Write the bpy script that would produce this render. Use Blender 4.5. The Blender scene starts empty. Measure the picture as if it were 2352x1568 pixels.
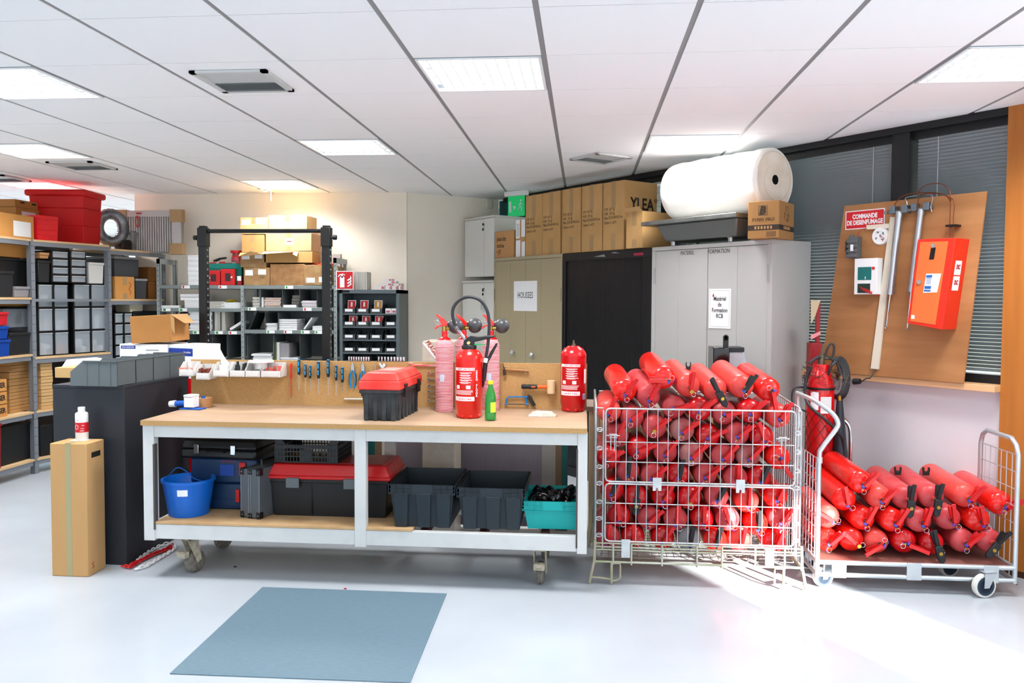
import bpy, math, random
from mathutils import Vector, Matrix
rnd = random.Random(7)
SC = bpy.context.scene
COL = SC.collection
PI = math.pi

# ---------------------------------------------------------------- camera
HC, CEIL = 1.53, 2.6175
FOC, YAW, PIT, ROL, SHY = 1871.5, .0878, -.041, .0047, -17.924
cw = Vector((-math.sin(YAW)*math.cos(PIT), math.cos(YAW)*math.cos(PIT), math.sin(PIT)))
c0 = Vector((math.cos(YAW), math.sin(YAW), 0)); u0 = c0.cross(cw)
cr = c0*math.cos(ROL)+u0*math.sin(ROL); cu = u0*math.cos(ROL)-c0*math.sin(ROL)
cam = bpy.data.cameras.new('camera'); camo = bpy.data.objects.new('camera', cam); COL.objects.link(camo)
cam.sensor_width = 36; cam.lens = FOC/2352*36; cam.shift_y = SHY/2352; cam.clip_start = .05; cam.clip_end = 200
m = Matrix.Identity(4)
for i in range(3):
    m[i][0] = cr[i]; m[i][1] = cu[i]; m[i][2] = -cw[i]
m[2][3] = HC
camo.matrix_world = m
SC.camera = camo
# ---------------------------------------------------------------- world, sun, exposure
wd = bpy.data.worlds.new('world'); SC.world = wd; wd.use_nodes = True
nt = wd.node_tree; nt.nodes.clear()
bg = nt.nodes.new('ShaderNodeBackground'); ow = nt.nodes.new('ShaderNodeOutputWorld')
sky = nt.nodes.new('ShaderNodeTexSky'); sky.sky_type = 'HOSEK_WILKIE'
sky.sun_direction = Vector((.50, -.83, .3)).normalized(); sky.turbidity = 2.6; sky.ground_albedo = .5
bg.inputs[1].default_value = 6.5
nt.links.new(sky.outputs[0], bg.inputs[0]); nt.links.new(bg.outputs[0], ow.inputs[0])
sl = bpy.data.lights.new('sun', 'SUN'); sl.energy = 26; sl.angle = .012; sl.color = (1, .97, .92)
so = bpy.data.objects.new('sun', sl); COL.objects.link(so)
SUN_D = Vector((-.52, .85, -.235))
so.rotation_euler = SUN_D.to_track_quat('-Z', 'Y').to_euler(); so.location = (6, -8, 4)
vs = SC.view_settings; vs.view_transform = 'Standard'; vs.look = 'None'; vs.gamma = 1; vs.use_curve_mapping = False
SC.display_settings.display_device = 'sRGB'
vs.exposure = 0.64
LAMP_W = 19.0
LAMP_B = 5.0
LAMP_E = 3.5
DAY_W = 27.0
DAY_R = 26.0

# ---------------------------------------------------------------- helpers: picture measurement -> room position
CO = Vector((0, 0, HC))
def ray(x, y): return cw+cr*((x-1176)/FOC)-cu*((y-784-SHY)/FOC)
def onz(x, y, z):
    d = ray(x, y); return CO+d*((z-HC)/d.z)
class Frame:
    """upright frame: origin (x, y), turned by th; local x runs along it, local y away from its front, z up"""
    def __init__(s, ox, oy, th):
        s.o = Vector((ox, oy, 0)); s.th = th
        s.u = Vector((math.cos(th), math.sin(th), 0)); s.v = Vector((-math.sin(th), math.cos(th), 0))
    def pt(s, x, y, z=0): return s.o+s.u*x+s.v*y+Vector((0, 0, z))
    def px(s, x, y, ly=0):
        d = ray(x, y); t = ((s.o+s.v*ly)-CO).dot(s.v)/d.dot(s.v); p = CO+d*t
        return (p-s.o).dot(s.u), p.z
    def box(s, x0, y0, x1, y1, ly=0):
        ym = (y0+y1)/2; xm = (x0+x1)/2
        return s.px(x0, ym, ly)[0], s.px(x1, ym, ly)[0], s.px(xm, y1, ly)[1], s.px(xm, y0, ly)[1]
G = Frame(0, 0, 0)

# ---------------------------------------------------------------- materials
def lin(c):
    if isinstance(c, str):
        c = [int(c[i:i+2], 16)/255 for i in (0, 2, 4)]
        c = [x/12.92 if x <= .04045 else ((x+.055)/1.055)**2.4 for x in c]
    return (c[0], c[1], c[2], 1)
MATS = {}
def M(name, col='808080', rough=.5, metal=0., col2=None, nscale=8., stretch=(1, 1, 1), bump=0., bscale=None, alpha=1., trans=0., emit=0., spec=.5, coat=0., ior=1.45, lo=.35, hi=.65, detail=6):
    if name in MATS: return MATS[name]
    m = bpy.data.materials.new(name); m.use_nodes = True; MATS[name] = m
    n = m.node_tree; b = n.nodes['Principled BSDF']
    b.inputs['Base Color'].default_value = lin(col); b.inputs['Roughness'].default_value = rough
    b.inputs['Metallic'].default_value = metal; b.inputs['Specular IOR Level'].default_value = spec
    b.inputs['IOR'].default_value = ior
    b.inputs['Coat Weight'].default_value = coat
    b.inputs['Transmission Weight'].default_value = trans; b.inputs['Alpha'].default_value = alpha
    if emit: b.inputs['Emission Color'].default_value = lin(col); b.inputs['Emission Strength'].default_value = emit
    if col2 or bump:
        tc = n.nodes.new('ShaderNodeTexCoord'); mp = n.nodes.new('ShaderNodeMapping'); mp.inputs['Scale'].default_value = stretch
        n.links.new(tc.outputs['Object'], mp.inputs[0])
        nz = n.nodes.new('ShaderNodeTexNoise'); nz.inputs['Scale'].default_value = nscale; nz.inputs['Detail'].default_value = detail
        n.links.new(mp.outputs[0], nz.inputs[0])
        if col2:
            rp = n.nodes.new('ShaderNodeValToRGB'); rp.color_ramp.elements[0].position = lo; rp.color_ramp.elements[1].position = hi
            rp.color_ramp.elements[0].color = lin(col); rp.color_ramp.elements[1].color = lin(col2)
            n.links.new(nz.outputs[0], rp.inputs[0]); n.links.new(rp.outputs[0], b.inputs['Base Color'])
        if bump:
            if bscale:
                nz = n.nodes.new('ShaderNodeTexNoise'); nz.inputs['Scale'].default_value = bscale; n.links.new(mp.outputs[0], nz.inputs[0])
            bp = n.nodes.new('ShaderNodeBump'); bp.inputs['Strength'].default_value = bump; bp.inputs['Distance'].default_value = .01
            n.links.new(nz.outputs[0], bp.inputs['Height']); n.links.new(bp.outputs[0], b.inputs['Normal'])
    return m
floor_m = M('floor_paint', 'aeb6be', .2, col2='b7bfc7', nscale=1.3, bump=.03, bscale=60)
ceil_m = M('ceiling_tile', 'f5f6f8', .9, bump=.08, bscale=300)
cgrid = M('ceiling_grid', '8f8f90', .6)
wallw = M('warm_wall', 'f0e9dc', .85, col2='eae2d4', nscale=1.5)
wallc = M('cool_wall', 'dcd9de', .85, col2='d4d2d8', nscale=1.5)
blackf = M('black_frame', '101113', .45)
tealw = M('teal_panel', '0c5252', .5)
white_p = M('paper', 'eef0f2', .8)
white_pl = M('white_plastic', 'e9ebec', .35)
card = M('cardboard', 'b98f5c', .85, col2='c39a66', nscale=5, stretch=(1, 1, .2), bump=.1, bscale=40)
card2 = M('cardboard_dull', 'a88459', .85, col2='94714a', nscale=9, bump=.1, bscale=30)
cardl = M('cardboard_light', 'd2ad76', .85, col2='c9a36c', nscale=4)
cardo = M('cardboard_orange', 'cf9450', .85, col2='c58a47', nscale=4)
cardd = M('cardboard_inside', '6b4a2a', .9)
tape_m = M('brown_tape', 'a8875b', .35)
taped = M('greenish_tape', 'a39a74', .35)
red = M('red_paint', 'c40a12', .25, coat=.3)
redb = M('red_bright', 'e01a12', .24, coat=.3)
redd = M('red_dusty', 'b8222a', .42, col2='c2565a', nscale=14, lo=.3, hi=.75)
redg = M('red_greyed', 'ac3f44', .55, col2='a67a76', nscale=10, lo=.35, hi=.65)
redp = M('red_plastic', 'c80f14', .35)
redbin = M('red_bin_plastic', 'c60508', .55)
redf = M('red_faded', 'de4a42', .32, col2='d0403c', nscale=8)
black = M('black_plastic', '0e0f11', .4)
blackr = M('black_rubber', '15161a', .6)
dgrey = M('dark_grey_plastic', '2b3138', .5)
bgrey = M('bin_grey', '555d60', .5)
anth = M('anthracite', '23272e', .5, col2='20242b', nscale=3)
steel = M('steel', 'a9adb0', .3, 1.)
zinc = M('zinc_wire', 'b4babd', .38, .75, col2='c9cdce', nscale=20)
chrome = M('chrome', 'd8dadc', .12, 1.)
brass = M('brass', 'b08d3f', .3, 1.)
rackm = M('rack_grey', '7f858e', .5, .2)
shelfm = M('shelf_grey', '7c8585', .5, .2)
shelfd = M('shelf_divider', '5f6668', .5, .3)
chip = M('chipboard', 'a8814f', .8, col2='c39c66', nscale=160, lo=.3, hi=.7)
chiptop = M('worktop', 'b0957a', .5, col2='a1856b', nscale=2.2, stretch=(.5, 2, 1))
chipl = M('shelf_board', 'c9a77c', .8, col2='b69266', nscale=6)
wframe = M('white_frame_paint', 'cdcfce', .45, col2='c2c6c6', nscale=9, lo=.5, hi=.8)
blue = M('blue_plastic', '0b57b8', .35)
blued = M('blue_dark', '0c3056', .4)
bluel = M('blue_grip', '1687c9', .35)
teal = M('teal_plastic', '00a5a3', .4)
tealg = M('green_crate', '00766a', .45)
beige = M('beige_steel', 'a89d7f', .45)
ltgrey = M('light_grey_steel', 'b5b5b3', .45)
whcab = M('white_cabinet', 'd6d7d2', .45)
tamb = M('tambour_black', '0c0d0f', .42, col2='131416', nscale=20, stretch=(6, 1, .3))
wood = M('orange_wood', 'b06a26', .5, col2='a2601f', nscale=3, stretch=(6, 6, .4))
ply = M('plywood', 'b07c4e', .55, col2='9a683c', nscale=2.5, stretch=(.6, 1, 4))
sillm = M('sill_wood', 'd9ac7f', .5)
green = M('green_light', '0aa45a', .4)
tubem = M('louvre_white', 'f2f4f6', .35)
ink = M('ink', '26221f', .8)
inkb = M('ink_blue', '1f5fa8', .7)
clearp = M('clear_plastic', 'e6e8e8', .3, alpha=.55)
orange_m = M('orange_plastic', 'e8611a', .4)
yellow = M('yellow_plastic', 'f0d020', .4)
copper = M('copper', '8a5038', .35, 1.)
matm = M('blue_mat', '5c7482', .6, col2='647d8d', nscale=30, stretch=(1, 8, 1), bump=.05, bscale=200)

# ---------------------------------------------------------------- mesh builder
class MB:
    def __init__(s): s.v = []; s.f = []; s.m = Matrix.Identity(4)
    def add(s, vs, fs):
        o = len(s.v)
        s.v += [tuple(s.m @ Vector(p)) for p in vs]; s.f += [tuple(i+o for i in f) for f in fs]
        return s
    def bx(s, x0, x1, y0, y1, z0, z1):
        return s.add([(x, y, z) for z in (z0, z1) for y in (y0, y1) for x in (x0, x1)],
                     [(0, 2, 3, 1), (4, 5, 7, 6), (0, 1, 5, 4), (2, 6, 7, 3), (0, 4, 6, 2), (1, 3, 7, 5)])
    def box(s, c, d): return s.bx(c[0]-d[0]/2, c[0]+d[0]/2, c[1]-d[1]/2, c[1]+d[1]/2, c[2]-d[2]/2, c[2]+d[2]/2)
    def frus(s, x0, x1, y0, y1, z0, z1, dx, dy):
        """box whose top is larger by dx, dy on each side"""
        return s.add([(x0, y0, z0), (x1, y0, z0), (x0, y1, z0), (x1, y1, z0), (x0-dx, y0-dy, z1), (x1+dx, y0-dy, z1), (x0-dx, y1+dy, z1), (x1+dx, y1+dy, z1)],
                     [(0, 2, 3, 1), (4, 5, 7, 6), (0, 1, 5, 4), (2, 6, 7, 3), (0, 4, 6, 2), (1, 3, 7, 5)])
    def cyl(s, a, b, r, r2=None, n=12, caps=True):
        a = Vector(a); b = Vector(b); r2 = r if r2 is None else r2
        q = (b-a).to_track_quat('Z', 'Y'); X = q @ Vector((1, 0, 0)); Y = q @ Vector((0, 1, 0)); vs = []
        for p, rr in ((a, r), (b, r2)):
            for i in range(n):
                t = 2*PI*i/n; vs.append(p+X*rr*math.cos(t)+Y*rr*math.sin(t))
        fs = [(i, (i+1) % n, n+(i+1) % n, n+i) for i in range(n)]
        if caps: fs += [tuple(reversed(range(n))), tuple(range(n, 2*n))]
        return s.add(vs, fs)
    def tube(s, pts, r, n=8, closed=False, flat=1.):
        pts = [Vector(p) for p in pts]; k = len(pts); vs = []; up = None
        for i, p in enumerate(pts):
            a = pts[i-1] if (i or closed) else p; b = pts[(i+1) % k] if (i < k-1 or closed) else p
            d = (b-a).normalized()
            if up is None:
                up = d.orthogonal().normalized()
            else:
                up = (up-d*up.dot(d)).normalized()
            w = d.cross(up); rr = r[i] if isinstance(r, (list, tuple)) else r
            for j in range(n):
                t = 2*PI*j/n; vs.append(p+up*rr*math.cos(t)+w*rr*flat*math.sin(t))
        fs = []
        for i in range(k if closed else k-1):
            for j in range(n):
                fs.append((i*n+j, i*n+(j+1) % n, ((i+1) % k)*n+(j+1) % n, ((i+1) % k)*n+j))
        if not closed: fs += [tuple(reversed(range(n))), tuple(range((k-1)*n, k*n))]
        return s.add(vs, fs)
    def lathe(s, prof, n=24, o=(0, 0, 0), a0=0, a1=2*PI):
        full = abs(a1-a0-2*PI) < 1e-6; k = n if full else n+1; vs = []
        for r, z in prof:
            for i in range(k):
                t = a0+(a1-a0)*i/n; vs.append((o[0]+r*math.cos(t), o[1]+r*math.sin(t), o[2]+z))
        fs = []
        for j in range(len(prof)-1):
            for i in range(n):
                i2 = (i+1) % k; fs.append((j*k+i, j*k+i2, (j+1)*k+i2, (j+1)*k+i))
        if full:
            if prof[0][0] > 1e-5: fs.append(tuple(reversed(range(k))))
            if prof[-1][0] > 1e-5: fs.append(tuple(range((len(prof)-1)*k, len(prof)*k)))
        return s.add(vs, fs)
    def prism(s, poly, y0, y1):
        """polygon in x, z pushed from y0 to y1"""
        n = len(poly)
        return s.add([(x, y0, z) for x, z in poly]+[(x, y1, z) for x, z in poly],
                     [tuple(range(n)), tuple(reversed(range(n, 2*n)))]+[((i+1) % n, i, n+i, n+(i+1) % n) for i in range(n)])
    def prismz(s, poly, z0, z1):
        n = len(poly)
        return s.add([(x, y, z0) for x, y in poly]+[(x, y, z1) for x, y in poly],
                     [tuple(reversed(range(n))), tuple(range(n, 2*n))]+[(i, (i+1) % n, n+(i+1) % n, n+i) for i in range(n)])
    def sph(s, c, r, n=10, sq=(1, 1, 1)):
        k = n//2; vs = []; fs = []
        for j in range(k+1):
            for i in range(n):
                p = PI*j/k; t = 2*PI*i/n
                vs.append((c[0]+r*sq[0]*math.sin(p)*math.cos(t), c[1]+r*sq[1]*math.sin(p)*math.sin(t), c[2]-r*sq[2]*math.cos(p)))
        for j in range(k):
            for i in range(n): fs.append((j*n+i, j*n+(i+1) % n, (j+1)*n+(i+1) % n, (j+1)*n+i))
        return s.add(vs, fs)
    def tray(s, x0, x1, y0, y1, z0, z1, t=.003, dx=0, dy=0):
        """open-topped box with walls of thickness t whose rim flares by dx, dy"""
        s.bx(x0, x1, y0, y1, z0, z0+t)
        for a, b, c, d in (((x0, y0), (x1, y0), (x1-t, y0+t), (x0+t, y0+t)), ((x1, y0), (x1, y1), (x1-t, y1-t), (x1-t, y0+t)),
                           ((x1, y1), (x0, y1), (x0+t, y1-t), (x1-t, y1-t)), ((x0, y1), (x0, y0), (x0+t, y0+t), (x0+t, y1-t))):
            q = []
            for z, k in ((z0, 0), (z1, 1)):
                for p in (a, b, c, d):
                    sx = -dx*k if p[0] < (x0+x1)/2 else dx*k; sy = -dy*k if p[1] < (y0+y1)/2 else dy*k
                    q.append((p[0]+sx, p[1]+sy, z))
            s.add(q, [(3, 2, 1, 0), (4, 5, 6, 7), (0, 1, 5, 4), (1, 2, 6, 5), (2, 3, 7, 6), (3, 0, 4, 7)])
        return s
    def build(s, name, mat, parent=None, bev=0, smooth=40, loc=None):
        me = bpy.data.meshes.new(name); me.from_pydata(s.v, [], s.f); me.validate()
        me.materials.append(mat)
        if smooth:
            me.polygons.foreach_set('use_smooth', [True]*len(me.polygons)); me.set_sharp_from_angle(angle=math.radians(smooth))
        o = bpy.data.objects.new(name, me); COL.objects.link(o)
        if parent: o.parent = parent
        if loc: o.location = loc
        if bev:
            b = o.modifiers.new('bevel', 'BEVEL'); b.width = bev; b.segments = 2; b.limit_method = 'ANGLE'; b.angle_limit = .7; b.harden_normals = False
        return o
def tag(o, label, cat, group=None, kind=None):
    o['label'] = label; o['category'] = cat
    if group: o['group'] = group
    if kind: o['kind'] = kind
    return o
def thing(name, label, cat, loc=(0, 0, 0), rz=0, group=None, rot=None):
    o = bpy.data.objects.new(name, None); COL.objects.link(o); o.empty_display_size = .05
    o.location = loc; o.rotation_euler = rot if rot else (0, 0, rz)
    return tag(o, label, cat, group)
def struct(o):
    o['kind'] = 'structure'; return o
KIDS = {}
def dup(root, label, loc=None, rz=None, group=None, rot=None):
    if not KIDS.get(root.name):
        KIDS[root.name] = [(c, list(c.children)) for c in root.children]
    r = root.copy(); COL.objects.link(r); r['label'] = label
    if group: r['group'] = group
    if loc is not None: r.location = loc
    if rz is not None: r.rotation_euler = (0, 0, rz)
    if rot is not None: r.rotation_euler = rot
    r['kids'] = 0; del r['kids']
    for c, gc in KIDS[root.name]:
        d = c.copy(); COL.objects.link(d); d.parent = r
        for g in gc:
            e = g.copy(); COL.objects.link(e); e.parent = d
    return r
def recolor(root, frm, to):
    for c in [root]+list(root.children)+[g for c in root.children for g in c.children]:
        for sl_ in getattr(c, 'material_slots', []):
            if sl_.material and sl_.material == frm: sl_.link = 'OBJECT'; sl_.material = to
def text(name, s, size, mat, parent, loc, rot=(PI/2, 0, 0), align='CENTER', sx=1., bold=0., ext=.0004, ls=1.0, join=None, shear=0):
    c = bpy.data.curves.new(name, 'FONT'); c.body = s; c.size = size; c.align_x = align; c.align_y = 'CENTER'
    c.extrude = ext; c.offset = bold; c.resolution_u = 2; c.space_line = ls
    c.materials.append(mat)
    t_ = bpy.data.objects.new(name, c); COL.objects.link(t_)
    me = bpy.data.meshes.new_from_object(t_.evaluated_get(bpy.context.evaluated_depsgraph_get())); bpy.data.objects.remove(t_); bpy.data.curves.remove(c)
    if shear:
        for v in me.vertices: v.co.x += v.co.y*shear
    if join is not None:
        mt = Matrix.Translation(loc) @ __import__('mathutils').Euler(rot).to_matrix().to_4x4() @ Matrix.Scale(sx, 4, (1, 0, 0))
        join.add([mt @ v.co for v in me.vertices], [tuple(p.vertices) for p in me.polygons]); return
    if not me.materials: me.materials.append(mat)
    o = bpy.data.objects.new(name, me); COL.objects.link(o); o.parent = parent; o.location = loc; o.rotation_euler = rot; o.scale = (sx, 1, 1)
    return o
def decal(name, mat, parent, x0, x1, z0, z1, y, t=.0008):
    return MB().bx(x0, x1, y-t, y, z0, z1).build(name, mat, parent, smooth=0)
def lines(mb, x0, x1, z0, z1, n, y, w=.5, rag=.25, t=.0012):
    """n printed lines of text drawn as thin bars"""
    h = (z1-z0)/n
    for i in range(n):
        r = x1-(x1-x0)*rag*rnd.random()
        mb.bx(x0, r, y-t, y, z0+h*i+h*(1-w)/2, z0+h*i+h*(1+w)/2)
    return mb
def scrawl(x0, x1, z0, z1, words, y, parent, mat, name='handwriting', r=.0016):
    mb = MB(); n = len(words); h = (z1-z0)/n
    for k, wl in enumerate(words):
        zc = z1-h*(k+.5); xa = x0; wdt = (x1-x0)*wl; pts = []
        q = max(6, int(wl*26))
        for i in range(q):
            pts.append((xa+wdt*i/q+rnd.uniform(-.3, .3)*wdt/q, y, zc+h*.3*rnd.uniform(-1, 1)))
        mb.tube(pts, r, 4)
    return mb.build(name, mat, parent)
# ================================================================ the room
TX0, TY0, TP = -1.9865, 3.0676, .6
WA = math.atan2(-.774, .633)
WR = Frame(.42, 7.198, WA)           # window wall: x to the right, y outward, front faces the room
floor = struct(MB().bx(-12, 10, -3.2, 15, -.1, 0).build('floor', floor_m, smooth=0))
lamp_cells = {}
for k in range(-4, 7):
    for c in range(-16, 17):
        r = 1+3*k
        if (c-(2 if k % 2 == 0 else 0)) % 4 == 0: lamp_cells[(c, r)] = 1
def wall_side(x, y): return (Vector((x, y, 0))-WR.o).dot(WR.v)   # > 0: outside the window wall
lamps = []
tiles = MB(); g = .012
for c in range(-17, 16):
    for r in range(-10, 19):
        x0 = TX0+TP*c; y0 = TY0+TP*r
        if min(wall_side(x0, y0), wall_side(x0, y0+TP)) > .1: continue
        if (c, r) in lamp_cells and wall_side(x0+TP, y0+TP) < -.05:
            if not (x0 > -4.7 and y0 > 8.0): lamps.append((c, r)); continue
        tiles.bx(x0+g, x0+TP-g, y0+.003, y0+TP-.003, CEIL, CEIL+.015)
struct(tiles.build('ceiling', ceil_m, smooth=0))
gb = MB()
for c in range(-17, 17): gb.bx(TX0+TP*c-.0115, TX0+TP*c+.0115, -3, 14, CEIL+.004, CEIL+.012)
for r in range(-10, 20): gb.bx(-12, 8.6, TY0+TP*r-.003, TY0+TP*r+.003, CEIL+.008, CEIL+.014)
struct(gb.build('trim_1', cgrid, smooth=0))
struct(MB().bx(-12.2, 8.6, -3.1, 15, CEIL+.12, CEIL+.20).build('ceiling_slab', cgrid, smooth=0))
# the slab above has to leave room for the lamps: they hang their bodies just under it
def wall(name, x0, x1, y0, y1, z0=0, z1=CEIL+.01, mat=wallw): return struct(MB().bx(x0, x1, y0, y1, z0, z1).build(name, mat, smooth=0))
BY = 8.19
wall('wall_back', -4.69, -1.80, BY, BY+.15)
bk = MB(); a = Vector((-1.828, BY, 0)); b = Vector((-.93, 8.83, 0)); d = (b-a).normalized(); nn = Vector((-d.y, d.x, 0))
bk.prismz([(a.x, a.y), (b.x, b.y), (b.x+nn.x*.15, b.y+nn.y*.15), (a.x+nn.x*.15, a.y+nn.y*.15)], 0, CEIL+.01)
struct(bk.build('wall_corner', wallw, smooth=0))
wall('wall_alcove', -4.69, -4.55, BY+.15, 14)
wall('wall_left', -10.2, -10, -3, 14, mat=wallc)
# far wall with its band of windows
wall('wall_far', -10, -4.6, 13.6, 13.8, 0, .9, wallc); wall('wall_far_top', -10, -4.6, 13.6, 13.8, 2.3, CEIL+.01, wallc)
# front wall behind the camera, with windows
FY = -2.8
openings = [(-8.5, -5.2), (-4.4, -1.0), (-.2, 3.0), (4.88, 4.98), (5.17, 5.95)]
xs = -10
for i, (o0, o1) in enumerate(openings):
    wall('wall_front' if i == 0 else 'wall_front_pier', xs, o0, FY-.2, FY, mat=wallc); xs = o1
    wall('wall_front_sill', o0, o1, FY-.2, FY, 0, .55, wallc); wall('wall_front_head', o0, o1, FY-.2, FY, 2.5, CEIL+.01, wallc)
wall('wall_front_end', xs, 8.8, FY-.2, FY, mat=wallc)
wall('wall_sun_blocker', -16, 7.2, -9.2, -9, 0, 9, mat=wallc)  # unseen wall outside, added to keep the sun off the wide front openings
# ---- window wall
def wr_build(mb, name, mat, **k):
    mb2 = mb.build(name, mat, **k); mb2.location = WR.o; mb2.rotation_euler = (0, 0, WA); return mb2
struct(wr_build(MB().bx(-2.12, 12.9, .0, .2, 0, 1.025), 'wall_right', wallc, smooth=0))
struct(wr_build(MB().bx(-2.0, 12.9, -.03, .16, 2.575, CEIL+.012), 'trim_2', blackf, smooth=0))
struct(wr_build(MB().bx(-2.0, WR.px(2303, 700, -.035)[0], -.10, .05, 1.026, 1.064), 'trim_3', sillm, smooth=0, bev=.003))
struct(wr_build(MB().bx(-2.12, -1.42, .0, .15, 1.02, 2.6).bx(-2.12, -1.42, -.012, 0, 2.18, 2.19).bx(-2.12, -1.42, -.012, 0, 2.40, 2.41), 'door_1', tealw, smooth=0))
glassm = M('window_glass', 'dfeaf2', .02, trans=1., ior=1.02, alpha=.25)
bays = [(-1.38, .36), (.46, 2.385), (2.50, 4.40), (4.52, 6.44), (6.56, 8.48), (8.60, 10.5)]
slatm = M('blind_slat', '8f969a', .45, .2)
for i, (a, b) in enumerate(bays):
    w = struct(wr_build(MB().bx(a-.07, a, -.02, .12, 1.064, 2.576).bx(b, b+.045, -.02, .12, 1.064, 2.576).bx(a, b, .02, .12, 1.064, 1.115).bx(a, b, .02, .1, 2.53, 2.576), 'window_%d' % (i+1), blackf, smooth=0))
    p = MB().bx(a, b, .095, .099, 1.115, 2.53).build('pane', glassm, w, smooth=0)
    if i == 0 or i > 2:
        continue
    bl = thing('venetian_blind', ['', 'grey venetian blind hanging behind the tall cabinets and white roll', 'grey venetian blind hanging behind the plywood board', 'grey venetian blind nearest the wood panel', 'grey venetian blind beyond the wood panel', 'grey venetian blind furthest right'][i], 'blind', WR.pt(a, .045), WA, 'venetian blinds on the window wall')
    L = b-a
    MB().bx(.02, L-.02, -.02, .015, 2.535, 2.56).build('head_rail', M('rail_white', 'd5dde0', .4), bl, smooth=0)
    s = MB(); z = 1.14; ang = math.radians(53)
    while z < 2.53:
        h = .0125; dy = h*math.cos(ang); dz = h*math.sin(ang)
        s.add([(.02, -dy, z+dz), (L-.02, -dy, z+dz), (L-.02, dy, z-dz), (.02, dy, z-dz)], [(0, 1, 2, 3)]); z += .0216
    sl_ = s.build('slats', slatm, bl, smooth=0)
    MB().bx(.02, L-.02, -.012, .012, 1.085, 1.12).build('bottom_rail', M('rail_white'), bl, smooth=0)
    for f in (.08, .5, .92): MB().cyl((L*f, -.016, 1.1), (L*f, -.016, 2.54), .0015, n=4).build('cord', M('rail_white'), bl)
# ---- wooden column cladding on the right
wpx = WR.px(2303, 700, -.035)[0]
struct(wr_build(MB().bx(wpx, wpx+1.2, -.035, .0, .04, CEIL), 'trim_4', wood, smooth=0))
struct(wr_build(MB().bx(wpx+.03, wpx+1.2, -.02, .0, 0, .04), 'baseboard_right', M('dark_wood', '4a2c17', .6), smooth=0))
# ---- ceiling lamps
lnames = {}
def lamp_label(c, r):
    m_ = {(2, 1): 'square louvred ceiling lamp above the workbench, nearest in the middle', (6, 1): 'square louvred ceiling lamp cut by the right edge of the photo', (-2, 1): 'bright square ceiling lamp cut by the left edge, nearest',
          (0, 4): 'square louvred ceiling lamp in the second row, left of centre', (4, 4): 'louvred ceiling lamp above the white foam roll', (-4, 4): 'bright ceiling lamp in the second row by the left edge',
          (-2, 7): 'small louvred ceiling lamp above the stacked cartons at the back wall', (2, 7): 'louvred ceiling lamp beside the green exit sign', (-6, 7): 'bright ceiling lamp above the big red bin'}
    return m_.get((c, r))
lampglow = M('lamp_glow', 'fffaf2', emit=LAMP_E)
proto = None
for c, r in lamps:
    x = TX0+TP*(c+.5); y = TY0+TP*(r+.5); lab = lamp_label(c, r)
    if True:
        L = bpy.data.lights.new('lamp_light', 'AREA'); L.shape = 'SQUARE'; L.size = .56; L.energy = LAMP_W if y > 2.5 else LAMP_B; L.spread = math.radians(140); L.color = (1, .99, .98)
        q = bpy.data.objects.new('lamp_light', L); COL.objects.link(q); q.location = (x, y, CEIL-.006)
    if lab is None: continue
    if proto is None:
        proto = thing('ceiling_lamp', lab, 'ceiling light', (x, y, CEIL), 0, 'louvred ceiling lamps')
        h = .286
        MB().bx(-h, h, -h, -h+.012, -.004, .014).bx(-h, h, h-.012, h, -.004, .014).bx(-h, -h+.012, -h, h, -.004, .014).bx(h-.012, h, -h, h, -.004, .014).build('lamp_frame', tubem, proto, smooth=0)
        lo = MB()
        for i in range(1, 4): lo.bx(-h+.01, h-.01, -h+.143*i-.003, -h+.143*i+.003, -.003, .035)
        for i in range(1, 11): lo.bx(-h+.052*i-.0015, -h+.052*i+.0015, -h+.01, h-.01, -.003, .035)
        lo.build('louvre', tubem, proto, smooth=0)
        tb = MB()
        for i in range(4): tb.bx(-h+.02, h-.02, -h+.143*i+.045, -h+.143*i+.098, .042, .05)
        tb.build('tube', lampglow, proto, smooth=0)
        MB().bx(-h, h, -h, h, .055, .06).bx(-h, h, -h-.002, -h, .0, .06).bx(-h, h, h, h+.002, 0, .06).bx(-h-.002, -h, -h, h, 0, .06).bx(h, h+.002, -h, h, 0, .06).build('reflector', M('reflector', 'b8c4cc', .25, .3), proto, smooth=0)
        o = proto
    else:
        o = dup(proto, lab, loc=(x, y, CEIL))
# daylight through the windows behind the camera
for i, (o0, o1) in enumerate(openings[:3]):
    L = bpy.data.lights.new('daylight', 'AREA'); L.shape = 'RECTANGLE'; L.size = o1-o0; L.size_y = 1.9; L.energy = DAY_W; L.color = (.86, .93, 1)
    q = bpy.data.objects.new('daylight', L); COL.objects.link(q); q.location = ((o0+o1)/2, FY-.05, 1.52); q.rotation_euler = (PI/2, 0, 0)
for i in (3, 4, 5):
    a, b = bays[i]; L = bpy.data.lights.new('daylight', 'AREA'); L.shape = 'RECTANGLE'; L.size = b-a; L.size_y = 1.4; L.energy = DAY_R; L.color = (.88, .94, 1)
    q = bpy.data.objects.new('daylight', L); COL.objects.link(q); q.location = WR.pt((a+b)/2, -.06, 1.8); q.rotation_euler = (PI/2, 0, WA+PI)
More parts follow.
